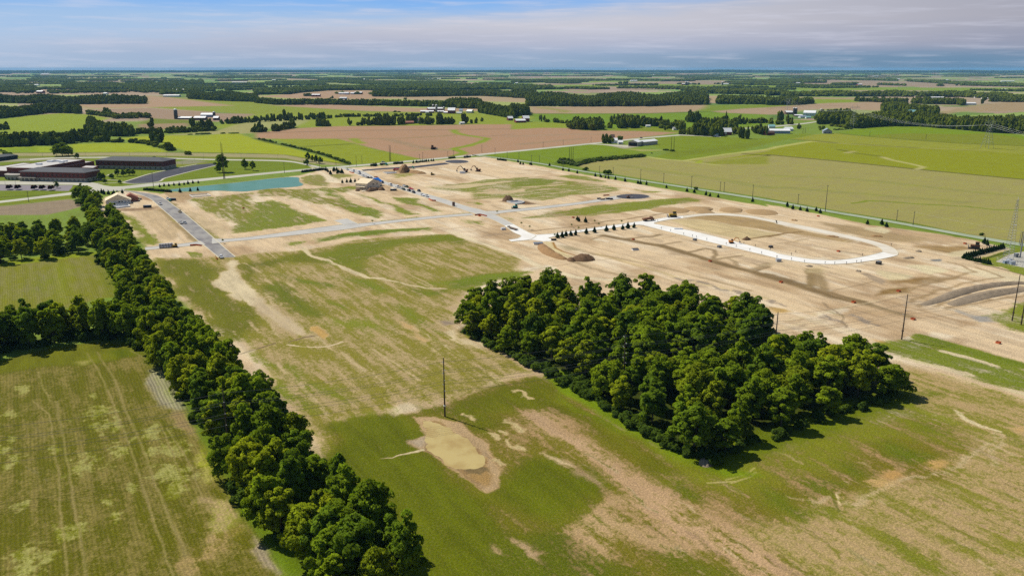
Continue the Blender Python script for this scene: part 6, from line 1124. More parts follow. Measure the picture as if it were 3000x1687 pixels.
for kd, pt, z, x, y, hd, lb in (
    ('pickup_truck', 'white', 'E3', 378, 100, A3, 'white pickup farthest up the street near the country road'), ('van', 'white', 'E3', 475, 128, A3, 'white van ahead of the box truck on the street'), ('box_truck', 'white', 'E3', 565, 165, A3, 'white box truck with dark rear doors parked behind the young trees'), ('pickup_truck', 'white', 'E3', 640, 208, A3, 'white pickup just below the box truck'), ('car', 'white', 'E3', 682, 224, A3, 'white car between the white pickup and the dark car'), ('suv', 'black', 'E3', 718, 240, A3, 'dark car behind the blue tarp house on the left kerb'), ('pickup_truck', 'grey', 'E3', 765, 245, A3, 'grey pickup hidden behind the roof of the blue tarp house'),
    ('van', 'black', 'E4', 660, 740, A3, 'black van beside the blue tarp'), ('van', 'white', 'E4', 935, 825, A3, 'white van in the middle of the street right of the blue tarp house'), ('van', 'white', 'E4', 1165, 890, A3, 'white van first of the row parked on the left kerb'), ('pickup_truck', 'white', 'E4', 1240, 905, A3, 'white pickup second of the row parked on the left kerb'), ('suv', 'white', 'E4', 1305, 935, A3, 'white car third of the row parked on the left kerb'), ('suv', 'darkgreen', 'E4', 1372, 970, A3, 'dark green car fourth of the row parked on the left kerb'),
    ('pickup_truck', 'white', 'E4', 1385, 862, A3, 'white truck at the right kerb pulling a trailer'), ('pickup_truck', 'darkgreen', 'E4', 1470, 885, A3, 'dark pickup in front of the red flatbed trailer'), ('pickup_truck', 'black', 'E4', 1545, 1005, A3, 'large black pickup fifth of the row on the left kerb'), ('suv', 'black', 'E4', 1695, 1065, A3, 'black car last of the dark row on the left kerb'), ('suv', 'black', 'E4', 1872, 1020, A3, 'black car alone at the right kerb'), ('pickup_truck', 'white', 'E4', 2125, 1192, A3, 'white pickup nearest the crossing on the left kerb'),
    ('pickup_truck', 'white', 'E2', 1058, 332, toward('E2', 1000, 280, 1100, 345), 'white pickup on the asphalt street bend by the unfinished white house'), ('pickup_truck', 'white', 'E2', 1180, 250, A1_, 'white pickup at the right kerb beside the dumpsters'), ('pickup_truck', 'black', 'E2', 700, 255, AV, 'black truck parked right of the unfinished white house'), ('pickup_truck', 'tan', 'E2', 1378, 458, A1_, 'tan pickup at the right kerb of the asphalt street'), ('pickup_truck', 'white', 'E2', 1390, 640, A1_+.1, 'white pickup, left one of two side by side on the asphalt street'), ('car', 'silver', 'E2', 1460, 640, A1_+.1, 'silver car, right one of two side by side on the asphalt street'), ('suv', 'white', 'E2', 2055, 1205, A1_, 'white car at the dead end of the asphalt street'),
    ('car', 'silver', 'A1', 1280, 984, toward('A1', 1000, 1010, 1500, 978), 'silver car driving on the country road'), ('suv', 'black', 'A2', 1300, 740, toward('A2', 1100, 755, 1500, 722), 'dark car on the country road beyond the machine shed')):
    vehicle(kd, pt, g(z, x, y), hd, lb)
def trailer(loc, head, L_, m, label):
    root = tag(empty('flatbed_trailer', (loc[0], loc[1], .09), head), label, 'trailer', 'trailers on the building site'); MB().box(-L_/2, L_/2, -1.2, 1.2, .7, .95).build('deck', m, root); MB().tube((L_/2, 0, .75), (L_/2+1.3, 0, .6), .08).build('drawbar', STEEL, root)
    for x in (-1.2, -.1):
        for y in (-1.15, 1.15): wheel(root, x, y, .38)
    MB().box(-L_/2, -L_/2+.1, -1.2, 1.2, .95, 1.5).build('tail_gate', STEEL, root); return root
trailer(g('E4', 1620, 945), A3, 9, CRED, 'red flatbed trailer behind the dark pickup on the street'); trailer(g('E4', 2000, 1155), A3, 5, PAINT['white'], 'short pale trailer behind the nearest white pickup'); trailer(g('E5', 680, 845), A3+.05, 11, WOODT, 'dark equipment trailer lying on the white concrete street'); trailer(g('E5', 2165, 362), AV, 9, WOODT, 'dark trailer at the kerb of the cul-de-sac street')
def tracks(root, L_, gap, w, h):
    for s in (-1, 1): MB().prism([(-L_/2, h*.5), (-L_/2+h*.35, 0), (L_/2-h*.35, 0), (L_/2, h*.5), (L_/2-h*.35, h), (-L_/2+h*.35, h)], s*gap-w/2, s*gap+w/2).build('track', TRIM, root)
def excavator(loc, head, m, label, k=1.0, reach=1.0):
    root = tag(empty('excavator', (loc[0], loc[1], .05), head), label, 'excavator', 'excavators on the building site'); root.scale = (k, k, k); tracks(root, 4.6, 1.3, .65, 1.0)
    MB().box(-2.6, 1.2, -1.4, 1.4, 1.25, 2.3).box(-2.7, -1.4, -1.35, 1.35, 2.3, 2.75).build('engine_house', m, root); MB().lathe([(.9, 1.0), (.9, 1.25)], n=16).build('slew_ring', TRIM, root)
    MB().prism([(-.3, 2.3), (1.5, 2.3), (1.4, 3.1), (1.1, 3.7), (-.3, 3.7)], .35, 1.35).build('cab', GLASS, root); MB().box(-.35, 1.15, .33, 1.37, 3.7, 3.8).build('cab_roof', m, root)
    a, b2, c, d = Vector((1.0, -.4, 2.0)), Vector((3.4*reach, -.4, 5.4)), Vector((5.6*reach, -.4, 5.0)), Vector((7.4*reach, -.4, 1.9))
    MB().tube(a, b2, .34, .36, 6).tube(b2, c, .36, .26, 6).build('boom', m, root); MB().tube(c, d, .28, .2, 6).build('stick', m, root); MB().tube((1.2, -.1, 1.9), (3.2*reach, -.1, 4.6), .1, n=6).build('ram', STEEL, root)
    MB().prism([(7.0*reach, 1.9), (7.9*reach, 1.9), (7.6*reach, .7), (6.7*reach, .5), (6.4*reach, 1.0)], -1.0, .2).build('bucket', STEEL, root); return root
excavator(g('E3', 2300, 140), math.pi+.1, RUST, 'large brown excavator with arched boom beside the white tank', 1.25); excavator(g('E3', 2510, 128), math.pi-.5, RUST, 'large brown excavator with low boom right of the first', 1.1, 1.15); excavator(g('E6', 1690, 852), AV-.55, ORANGE, 'small orange excavator digging at the inner kerb of the white loop street', .72)
excavator(g('A2', 1170, 1340), AV, RUST, 'dark digger standing on the paved cul-de-sac circle', .6)
def loader(loc, head, m, label, k=1.0, blade=True, name='bulldozer', cat='bulldozer'):
    root = tag(empty(name, (loc[0], loc[1], .05), head), label, cat, 'earth movers on the building site'); root.scale = (k, k, k); tracks(root, 3.4, 1.05, .5, .95)
    MB().box(-1.6, 1.9, -.75, .75, .7, 1.7).build('body', m, root); MB().box(-1.3, .2, -.7, .7, 1.7, 2.9).build('cab', GLASS, root); MB().box(-1.4, .3, -.8, .8, 2.9, 3.0).build('cab_roof', m, root); MB().prism([(2.5, .1), (2.8, .1), (2.65, .6), (2.85, 1.3), (2.55, 1.3)], -1.6, 1.6).build('blade', STEEL, root)
    for s in (-1, 1): MB().tube((.4, s*.95, .7), (2.5, s*.95, .5), .12, n=6).build('push_arm', m, root)
    return root
loader(g('E5', 725, 505), math.pi, CTEAL, 'green tracked loader beside the grey basement walls', 1.2, name='skid_loader', cat='loader'); loader(g('E3', 1762, 185), 0.2, YEL, 'small yellow loader alone right of the soil tail', 1.0, name='skid_loader', cat='loader'); loader(g('B3', 2085, 512), 2.6, RUST, 'brown bulldozer in front of the conifer row by the substation', 1.5); loader(g('E6', 735, 425), math.pi, YEL, 'yellow paving machine on the corner of the white concrete street', 1.6, name='paving_machine', cat='paver'); loader(g('A1', 1782, 852), 0.3, RUST, 'farm tractor pulling a tool across the brown plowed field', 2.0, name='tractor', cat='tractor')
def dump_truck(loc, head, m, bed, label):
    root = tag(empty('dump_truck', (loc[0], loc[1], .09), head), label, 'truck', 'heavy trucks on the building site'); MB().box(-4.8, 4.4, -.5, .5, .8, 1.1).build('chassis', TRIM, root); MB().prism([(-5.0, 1.2), (1.4, 1.2), (1.4, 2.5), (-4.8, 2.2)], -1.25, 1.25).build('dump_bed', bed, root); MB().prism([(1.8, .8), (4.8, .8), (4.8, 1.8), (3.6, 1.95), (3.2, 3.0), (1.8, 3.0)], -1.15, 1.15).build('cab', m, root); MB().prism([(3.66, 1.98), (3.72, 1.98), (3.34, 2.9), (3.28, 2.9)], -1, 1).build('windscreen', GLASS, root)
    for x in (3.7, -2.2, -3.5):
        for y in (-1.15, 1.15): wheel(root, x, y, .52, .35)
    return root
dump_truck(g('E6', 330, 485), AV-.05, RUST, RUST, 'brown flatbed truck parked on the white concrete street'); dump_truck(g('E4', 1165, 345), math.pi, CRED, CRED, 'red truck at the left foot of the big soil heap'); dump_truck(g('E4', 1590, 275), 0.1, CTEAL, GLASS, 'teal truck behind the big soil heap'); dump_truck(g('E4', 725, 165), -.2, CTEAL, TRIM, 'teal truck beside the country road verge')
def box_thing(name, label, cat, z, x, y, sx, sy, sz, m, lid=None, rot=AV, group=None, taper=1.0):
    X, Y = g(z, x, y); root = tag(empty(name, (X, Y, 0), rot), label, cat, group); MB().box(-sx/2, sx/2, -sy/2, sy/2, 0, sz, taper=taper).build('body', m, root)
    if lid: MB().box(-sx/2-.06, sx/2+.06, -sy/2-.06, sy/2+.06, sz, sz+.15).build('lid', lid, root)
    return root
box_thing('dumpster', 'black dumpster on bare soil below the unfinished white house', 'dumpster', 'E2', 848, 380, 6, 2.4, 1.8, TRIM, PAINT['grey'], .2); box_thing('dumpster', 'black dumpster beside the teal toilet at the street bend', 'dumpster', 'E2', 1262, 265, 5, 2.3, 1.8, TRIM, PAINT['grey'], .2); box_thing('portable_toilet', 'teal portable toilet at the street bend', 'toilet', 'E2', 1215, 275, 1.6, 1.6, 2.4, CTEAL, PAINT['white'], A1_)
box_thing('water_tank', 'white tank beside the first brown excavator', 'tank', 'E3', 2258, 158, 6, 2.3, 2.3, PAINT['white'], PAINT['white'], 0); box_thing('lumber_stack', 'stack of pale lumber beside the street right of the blue tarp house', 'lumber', 'E4', 1000, 960, 6, 2.4, 1.4, PLY, None, A3); box_thing('dumpster', 'dark dumpster in front of the pale lumber stack', 'dumpster', 'E4', 1035, 990, 6, 2.4, 1.5, TRIM, PAINT['grey'], .1); box_thing('lumber_stack', 'stack of pale boards in front of the blue tarp house corner', 'lumber', 'E4', 60, 950, 5, 2.5, 1.5, PLY, None, .5); box_thing('lumber_stack', 'low boards scattered left of the blue tarp house', 'lumber', 'E4', 60, 1010, 5, 3, .6, OSB, None, .9)
box_thing('portable_toilet', 'dark toilet cabin at the kerb above the crossing', 'toilet', 'E3', 2112, 690, 2, 1.6, 3.2, BROWNW, TRIM, A3); box_thing('generator', 'blue generator beside the white bend of the loop street', 'generator', 'E6', 2455, 1148, 3, 1.6, 1.4, PAINT['silver'], BLUEG, .2); box_thing('manhole_riser', 'dark concrete riser below the white street, left of the second', 'manhole', 'E6', 1090, 805, 2.2, 1.8, 1.3, PAINT['grey'], None); box_thing('manhole_riser', 'grey concrete riser with spoil below the orange excavator', 'manhole', 'E6', 1490, 920, 2.4, 1.8, 1.3, PAINT['grey'], None); box_thing('manhole_riser', 'dark concrete riser inside the loop among weeds', 'manhole', 'E6', 2330, 920, 2.4, 1.8, 1.2, PAINT['black'], None); box_thing('manhole_riser', 'black riser below the right end of the loop street', 'manhole', 'B3', 1112, 664, 3, 2, 1.6, PAINT['black'], PAINT['grey'])
box_thing('pipe_trailer', 'white covered pallets lying on soil beside the concrete street', 'pallet', 'E5', 525, 852, 3.2, 2, 1.5, PAINT['white'], None, .4); box_thing('formwork_stack', 'white bags on a dark pallet in the middle of the bare ground', 'pallet', 'E6', 115, 962, 4, 2.4, .9, PAINT['white'], TRIM, .3); box_thing('formwork_stack', 'white sheeted stack inside the loop above the white street', 'pallet', 'E6', 820, 622, 6, 2, .7, PAINT['white'], None, -.1); box_thing('storm_inlet', 'pale concrete inlet box with dark grate below the white junction', 'inlet', 'E5', 1095, 1088, 6, 4, .9, CONCW, PAINT['grey'], .1); box_thing('formwork_stack', 'dark sawhorse stack at the edge of the white junction', 'pallet', 'E5', 1350, 1025, 3.4, 1.6, 1.0, TRIM, None, .1)
for i, (x, y) in enumerate(((1970, 350), (2240, 352), (2285, 355))): box_thing('pallet_stack', ('first dark pallet stack along the cul-de-sac kerb', 'second dark pallet stack along the cul-de-sac kerb', 'third dark pallet stack nearest the cul-de-sac circle')[i], 'pallet', 'E5', x if i else 2090, y+6, 3.2, 1.8, 1.2, TRIM, None, AV)
# silver culvert pipes on the side street with a tan forklift at the end
X, Y = g('E2', 1040, 1048); X1, Y1 = g('E2', 1268, 1030); hd = math.atan2(Y1-Y, X1-X); Lp = math.hypot(X1-X, Y1-Y)
GALV = mat('galvanised pipe', (.62, .64, .68), rough=.4, metal=.2)
for k, (dy, dz) in enumerate(((0, .75), (1.6, .75), (.8, 2.05))):
    c, s_ = math.cos(hd), math.sin(hd); o = empty('culvert_pipe', (X-s_*dy, Y+c*dy, .1+dz), hd); tag(o, ('front silver culvert pipe lying on the side street', 'rear silver culvert pipe lying on the side street', 'upper silver culvert pipe stacked on two others')[k], 'pipe', 'silver culvert pipes on the side street')
    MB().tube((0, 0, 0), (Lp, 0, 0), .74, n=18).build('pipe_shell', GALV, o, False)
    for i in range(5): MB().tube((Lp*(i+.5)/5-.15, 0, 0), (Lp*(i+.5)/5+.15, 0, 0), .79, n=18).build('band', STEEL, o)
loader(g('E2', 1300, 1028), hd+math.pi, YEL, 'tan forklift holding the end of the silver pipes', .9, name='forklift', cat='forklift')
# orange mesh guards round the storm drains, orange fences, markers
OMESH = mat('orange mesh', (.55, .12, .04), rough=.8)
GUARD = ['on the spoil track left of the manholes', 'in the middle of the dark spoil track', 'on the dark track below the white bend', 'at the track corner by the near stone pads', 'on the brown bare patch by the pale pads', 'on pale soil left of the tall leaning pole line', 'near the gravel road verge behind the loop', 'inside the right end of the loop', 'near the bulldozer', 'on the pale track at the right edge', 'on the far street crossing corner', 'on grass among the upper left lots', 'near the small conifers above the concrete street']
def guard(z, x, y, lb, w=3.0):
    X, Y = g(z, x, y); root = tag(empty('inlet_guard', (X, Y, 0), AV), 'orange mesh drain guard '+lb, 'drain guard', 'orange drain guards'); h = .8
    for x0, x1, y0, y1 in ((-w/2, w/2, -w/2-.04, -w/2), (-w/2, w/2, w/2, w/2+.04), (-w/2-.04, -w/2, -w/2, w/2), (w/2, w/2+.04, -w/2, w/2)): MB().box(x0, x1, y0, y1, 0, h).build('mesh_panel', OMESH, root)
    MB().box(-w*.4, w*.4, -w*.4, w*.4, .05, .3).build('grate', CONCW, root)
for i, q in enumerate((('E6', 85, 795), ('E6', 1340, 1150), ('B3', 130, 850), ('B3', 860, 1052), ('B3', 1312, 940), ('B3', 1458, 1222), ('B3', 505, 187), ('B3', 708, 540), ('B3', 1980, 462), ('C2', 1895, 52), ('E5', 140, 632), ('E2', 2415, 395), ('E5', 1668, 660))): guard(*q, GUARD[i], 1.5)
def ofence(pts, lb, h=1.1):
    q = resample(P(pts), 9); c = q.mean(0); root = tag(empty('safety_fence', (c[0], c[1], 0)), lb, 'fence', 'orange safety fences')
    for i in range(8):
        a, b2 = q[i]-c, q[i+1]-c; MB().add([(*a, .1), (*b2, .1), (*b2, h), (*a, h)], [(0, 1, 2, 3)]).build('mesh_panel', OMESH, root)
    for a in q[::2]-c: MB().tube((a[0], a[1], -.2), (a[0], a[1], h+.15), .05, n=6).build('post', WOODT, root)
ofence('E2 1545,1008 1640,1000 1735,1012', 'orange mesh fence at the street crossing below the silver pipes'); ofence('E2 1960,1185 1975,1230 2000,1235', 'short orange mesh fence at the street dead end'); ofence('E4 2180,1275 2290,1330 2420,1340', 'orange mesh fence beside the nearest white pickup', 1.3); ofence('E5 60,625 140,612 260,640', 'orange mesh fence at the far street crossing'); ofence('E5 2160,305 2200,300 2260,298', 'orange mesh fence above the cul-de-sac street'); ofence('E4 400,560 480,555 520,562', 'orange mesh fence behind the blue tarp'); ofence('E3 410,135 440,150 490,160', 'orange mesh fence beside the young trees above the white trucks')
MARK = mat('marker post', (.05, .05, .06)); k_ = 0
for z, x, y in [('E6', a, b2) for a, b2 in ((485, 500), (543, 620), (695, 660), (908, 715), (1050, 748), (1115, 765), (1285, 803), (1602, 875), (1765, 918), (1988, 975), (2180, 1025), (2430, 1090), (1890, 870), (2078, 910), (2320, 965), (440, 498))]+[('B3', a, b2) for a, b2 in ((88, 603), (235, 625), (365, 650), (573, 665), (670, 668), (788, 668), (890, 652), (935, 650), (235, 578), (278, 550), (950, 582), (1240, 482))]:
    X, Y = g(z, x, y); k_ += 1; o = tag(empty('marker_post', (X, Y, 0)), 'thin dark marker post at the kerb of the %s' % ('white straight of the loop street' if z == 'E6' else 'right bend of the loop street'), 'marker post', 'marker posts along the loop street'); MB().tube((0, 0, -.2), (0, 0, 1.5), .12, n=6).build('post', MARK, o); MB().box(-.22, .22, -.05, .05, 1.2, 1.6).build('plate', MARK, o)

# ------------------------------------------------------------------ small planted conifers
def conifer_mesh(seed, h=3.0):
    r = np.random.default_rng(seed); k = 26; z = np.linspace(.15, .97, k); a = r.uniform(0, 6.28, k); w = (1-z)*.36*h
    c = np.stack([np.cos(a)*w*.45, np.sin(a)*w*.45, z*h], 1); me = leaf_cloud('crown', c, np.maximum(w*.75, .12), 60, .2, r, np.array([0, 0, h*.3]), leaf_mat('conifer needles', (.030, .065, .020)) if 'conifer needles' not in bpy.data.materials else bpy.data.materials['conifer needles'], .9)
    return me
CON = [conifer_mesh(400+i) for i in range(3)]; ctr = MB().tube((0, 0, -.2), (0, 0, 1.4), .09, .06, 6); CTR = bpy.data.meshes.new('trunk'); CTR.from_pydata(ctr.v, [], ctr.f); CTR.materials.append(M_BARK)
def conifer(z, x, y, h, label, group, wide=1.0):
    X, Y = g(z, x, y) if z else (x, y); o = plant('conifer_sapling', (CON[rt.integers(3)], CTR), X, Y, (h/3*wide, h/3*wide, h/3), rt.uniform(0, 6.28), label, 'conifer', group); return o
def many(pre, pts, h, label, group, wide=1.0):
    for i, (x, y) in enumerate(pts):
        n = len(pts); w = label % ORD[i] if '%s' in label and i < 20 else label.replace('%s ', '')
        conifer(pre, x, y, h*rt.uniform(.85, 1.15), w, group, wide)
def xy(t): return [tuple(float(v) for v in w.split(',')) for w in t.split()]
many('A2', xy('60,982 85,1003 112,1006 182,1008 195,1011 378,1018 513,1066 572,1074 656,1094 837,1124 892,1134 940,1142 970,1149 1040,1158'), 3.6, '%s small conifer from the far end of the gravel road', 'small conifers along the gravel road')
many('A2', xy('1137,1176 1267,1198 1293,1203 1353,1209 1553,1241 1759,1278 1832,1289 1951,1313 1991,1325 2073,1335 2420,1380'), 3.9, '%s small conifer along the middle of the gravel road', 'small conifers along the gravel road')
many('B3', xy('192,89 248,116 323,126 391,139 484,134 524,154 1000,266 1143,269 1190,294 2173,461 2202,477'), 4.0, '%s small conifer along the near half of the gravel road', 'small conifers along the gravel road')
many('E5', xy('1412,990 1488,982 1552,958 1630,953 1710,941 1882,921 2016,901 2212,879 2331,858 2478,850 2560,832'), 4.2, '%s small conifer from the junction along the white concrete street', 'small conifers along the concrete street'); conifer('E6', 98, 600, 4.0, 'last small conifer before the white fork of the concrete street', 'small conifers along the concrete street')
many('E5', xy('1733,698 1760,718 1868,734'), 4.0, '%s of three small conifers above the white concrete street', 'three small conifers above the concrete street')
many('E1', xy('1605,718 1662,708 1700,724 1772,726 1840,744 1862,718 1918,716 2000,708'), 4.2, '%s small conifer behind the unfinished white house', 'small conifers behind the unfinished white house')
many('A0', xy('1607,1232 1652,1224 1700,1222 1750,1215 1805,1215 1853,1209 1893,1202 1942,1194 1995,1192'), 3.4, '%s small conifer in the row between pond and country road', 'small conifers along the pond'); many('A0', xy('1812,1285 1915,1274 1990,1267'), 4.0, '%s of three conifers at the near shore of the pond', 'three conifers at the pond shore')
many('E3', xy('295,318 370,308 433,308 503,300 568,297'), 4.2, '%s conifer in the row left of the blue tarp house', 'conifers left of the blue tarp house'); many('E3', xy('28,118 60,138 100,176 108,170 150,128 215,162 165,115 240,150 270,158 285,150 300,158 205,120'), 4.4, '%s conifer in the cluster above the white trucks', 'conifer cluster above the white trucks')
many('E4', xy('305,192 362,192 405,198 440,192 468,190'), 4.2, '%s conifer in the short row at the country road verge', 'conifers at the country road verge'); many('E4', xy('1050,130 1095,128 1140,128 1170,124 1210,122 1250,122 1290,118 1335,112'), 3.8, '%s conifer of the group of eight beside the country road', 'eight conifers beside the country road'); many('E4', xy('1685,100 1770,88 1800,88 1870,80 1930,68 1995,66 2060,60 2110,52 2180,45 2270,36 2340,30'), 3.8, '%s conifer of the long row beside the country road', 'long conifer row beside the country road')
many('A1', [(x, 960+(x-2430)*.12) for x in range(2430, 2515, 14)], 3.6, '%s conifer of the short row at the site corner by the gravel road', 'conifers at the site corner')
many('A1', [(1940+i*12, 945-i*1.2) for i in range(6)], 3.4, '%s conifer at the road verge above the far turning circle', 'conifers above the far turning circle'); many('A1', [(2095+i*12, 938-i*1.2) for i in range(6)], 3.4, '%s conifer at the road verge right of the far turning circle', 'conifers right of the far turning circle')
for i in range(22): s = i/21; conifer('A0', 1450+270*s, 1262+22*s, 2.8*rt.uniform(.9, 1.1), 'dark conifer in the hedge row at the left end of the pond', 'conifer hedge left of the pond', 1.3)
for i in range(24): s = i/23; conifer('A1', 462+225*s, 1085-27*s, 3.0*rt.uniform(.9, 1.1), 'dark conifer in the hedge row at the right end of the pond', 'conifer hedge right of the pond', 1.2)
for i in range(18): s = i/17; conifer('E7', 890+360*s, 684-92*s, 3.5*rt.uniform(.9, 1.1), 'dense dark conifer in the upper hedge row beside the substation', 'upper conifer row by the substation', 1.2)
for i in range(12): s = i/11; conifer('E7', 925+208*s, 696+44*s, 3.1*rt.uniform(.8, 1.15), 'dark conifer in the lower hedge row beside the substation', 'lower conifer row by the substation', 1.1)
for i, (z, x, y, s) in enumerate((('A2', 740, 1062, 2.6), ('A2', 965, 1106, 3.4), ('A2', 1850, 1255, 1.6), ('B3', 2145, 375, 1.2))): bush(*g(z, x, y), s, ('round bush beside the far stretch of the gravel road', 'larger round bush beside the gravel road poles', 'low bush on the verge in the middle of the gravel road', 'small bush at the field edge near the lattice tower')[i], None)
M_RED = leaf_mat('purple leaves', (.07, .022, .030)); redb = BUSH[0].copy(); redb.materials.clear(); redb.materials.append(M_RED)
for i, (x, y) in enumerate(((155, 645), (295, 645), (562, 650), (692, 650), (838, 655))):
    X, Y = g('E1', x, y); o = tag(bpy.data.objects.new('ornamental_tree', redb), '%s purple leaved tree from the left on the school parking lot edge' % ORD[i], 'tree', 'purple trees at the school parking lot'); COL.objects.link(o); o.location = (X, Y, .6); o.scale = (2.3, 2.3, 2.6)
SAPL = ['by the school path bend', 'left of the path between the school wings', 'right of the path between the school wings', 'beside the front school wing corner', 'in front of the front school wing', 'lower on the school lawn', 'beside the black asphalt lot', 'at the school drive corner', 'right of the rear school wing', 'above the black asphalt lot', 'on the verge by the road fork', 'second by the road fork', 'third by the road fork', 'fourth by the road fork', 'below the road fork', 'at the upper school road']
for i, (z, x, y, h) in enumerate((('E1', 1920, 430, 9), ('E1', 2015, 430, 8), ('E1', 2105, 415, 8), ('E1', 1640, 500, 9), ('E1', 1690, 490, 8), ('E1', 1828, 470, 6), ('E1', 1960, 550, 4), ('E1', 1715, 545, 5), ('E1', 2525, 215, 9), ('A0', 1630, 1015, 5), ('A1', 525, 972, 12), ('A1', 567, 975, 9), ('A1', 607, 990, 11), ('A1', 650, 995, 9), ('A1', 508, 1010, 8), ('E1', 1265, 140, 8))):
    X, Y = g(z, x, y); tree(X, Y, h, rt, SAPL[i], None, .8, tone=2 if i != 2 else 0)['label'] = 'small slim young tree '+SAPL[i]
YS = leaf_mat('spring leaves', (.16, .20, .03)); ysm = [bush_mesh(500, YS, 7, 30, .2)]
for i, (z, x, y) in enumerate((('E5', 430, 598), ('E5', 825, 790), ('E5', 1370, 985), ('E5', 1645, 820), ('E5', 1760, 870), ('E5', 2022, 755), ('E5', 2460, 760), ('E5', 2090, 805), ('E2', 2085, 965), ('E3', 790, 978), ('E5', 960, 850))):
    X, Y = g(z, x, y); o = tag(empty('street_tree', (X, Y, 0)), 'thin newly planted yellow-green street tree '+('at the far crossing', 'above the white concrete approach', 'at the white junction corner', 'first above the concrete street', 'second above the concrete street', 'third above the concrete street', 'last before the truck on the concrete street', 'beside the kerb of the concrete street', 'at the asphalt street crossing', 'at the side street by the stub', 'beside the white junction approach')[i], 'tree', 'newly planted street trees'); c = bpy.data.objects.new('crown', ysm[0]); COL.objects.link(c); c.parent = o; c.location = (0, 0, 1.6); c.scale = (.7, .7, 1.1); MB().tube((0, 0, -.2), (0, 0, 2.4), .05, n=5).build('trunk', M_BARK, o)

# ------------------------------------------------------------------ power poles, pylons, wires
POLE = mat('pole wood', (.075, .05, .036), noise=.25, stretch=(1, 1, .2)); POLEG = mat('weathered pole wood', (.12, .105, .09), noise=.2); INS = mat('insulator', (.35, .35, .36), rough=.4); WIRE = mat('wire', (.20, .20, .20), rough=.5, metal=.4); GALVT = mat('galvanised steel', (.30, .31, .32), rough=.5, metal=.4)
TPOLES = [LINE0+LINED*i for i in range(-1, 6)]; WZ = [(18.4, 1), (16.4, -1), (14.6, 1), (12.8, -1), (10.6, 1), (9.2, -1)]
TL = ['beyond the left edge of the field', 'in front of the tree belt by the crop field', 'beside the muddy pool', 'standing up from the left part of the woodlot', 'behind the right part of the woodlot', 'on the bare ground behind the woodlot right end', 'on the grass at the right edge, left of two']
def tpole(p, h, label, arms=True):
    o = tag(empty('power_pole', (p[0], p[1], 0), math.atan2(LN[1], LN[0])), label, 'power pole', 'tall wooden power poles'); MB().tube((0, 0, -.5), (0, 0, h), .30, .16, 10).build('shaft', POLE, o)
    for z_, s_ in WZ: MB().tube((0, 0, z_), (0, s_*1.0, z_+.15), .06, n=6).tube((0, s_*1.0, z_+.15), (0, s_*1.3, z_+.2), .12, .10, 8).build('insulator', INS, o)
    MB().box(-.33, .33, -.33, .33, 3.6, 4.0).build('marker_band', PAINT['white'] if 'pool' in label or 'belt' in label else POLE, o); return o
for i, p in enumerate(TPOLES): tpole(p, (20.2, 20.2, 20.4, 19.6, 20, 19.8, 21.5)[i], 'tall wooden power pole '+TL[i])
tpole(np.array(g('B3', 2545, 1275)), 21, 'tall wooden power pole on the grass at the right edge, right of two')
def span(root, a, b2, sag, r, name='wire', n=14):
    a, b2 = np.array(a), np.array(b2); pts = [a+(b2-a)*t-np.array([0, 0, sag*4*t*(1-t)]) for t in np.linspace(0, 1, n)]; m = MB()
    for p, q in zip(pts[:-1], pts[1:]): m.tube(tuple(p), tuple(q), r, n=4)
    return m
for k, (z_, s_) in enumerate(WZ):
    m = MB()
    for a, b2 in zip(TPOLES[:-1], TPOLES[1:]):
        q = LP*s_*1.3; s2 = span(None, (a[0]+q[0], a[1]+q[1], z_+.2), (b2[0]+q[0], b2[1]+q[1], z_+.2), 1.3, .04); m.add(s2.v, s2.f)
    tag(m.build('power_line', WIRE), '%s wire from the top strung along the tall wooden poles past the woodlot' % ORD[k], 'power line', 'wires of the tall wooden poles')
def upole(z, x, y, top, label, group, arm=True, r=.17, head=0.6, m=None):
    X, Y = g(z, x, y); h = min(max(tall(z, x, y, top), 6), 40); o = tag(empty('utility_pole', (X, Y, 0), head), label, 'utility pole', group); MB().tube((0, 0, -.4), (0, 0, h), r*(1+h/40), r*.7, 8).build('shaft', m or POLEG, o)
    if arm: MB().box(-1.1, 1.1, -.08, .08, h-.9, h-.7).build('crossarm', m or POLEG, o); MB().tube((-.9, 0, h-.7), (-.9, 0, h-.45), .07, n=6).build('insulator', INS, o); MB().tube((.9, 0, h-.7), (.9, 0, h-.45), .07, n=6).build('insulator', INS, o)
    return (X, Y, h)
NP = []
for i, (z, x, y, t) in enumerate((('A2', 70, 945, 880), ('A2', 197, 985, 908), ('A2', 277, 980, 912), ('A2', 513, 1028, 960), ('A2', 880, 1110, 1015), ('A2', 1017, 1112, 1030), ('A2', 1292, 1180, 1050), ('A2', 1524, 1194, 1088), ('A2', 1803, 1246, 1118), ('A2', 2092, 1274, 1175), ('A2', 2132, 1280, 1178), ('A2', 2418, 1347, 1205), ('A3', 300, 1402, 1298), ('B3', 575, 137, -130), ('B3', 1293, 227, 118), ('B3', 1458, 275, 135), ('B3', 2540, 478, 335))): NP.append(upole(z, x, y, t, '%s utility pole along the gravel road counted from its far end' % ORD[i], 'utility poles along the gravel road', r=.2))
m = MB()
for a, b2 in zip(NP[:-1], NP[1:]):
    s2 = span(None, (a[0], a[1], a[2]-.5), (b2[0], b2[1], b2[2]-.5), .8, .03, n=8); m.add(s2.v, s2.f)
tag(m.build('power_line', WIRE), 'thin wire strung between the utility poles of the gravel road', 'power line')
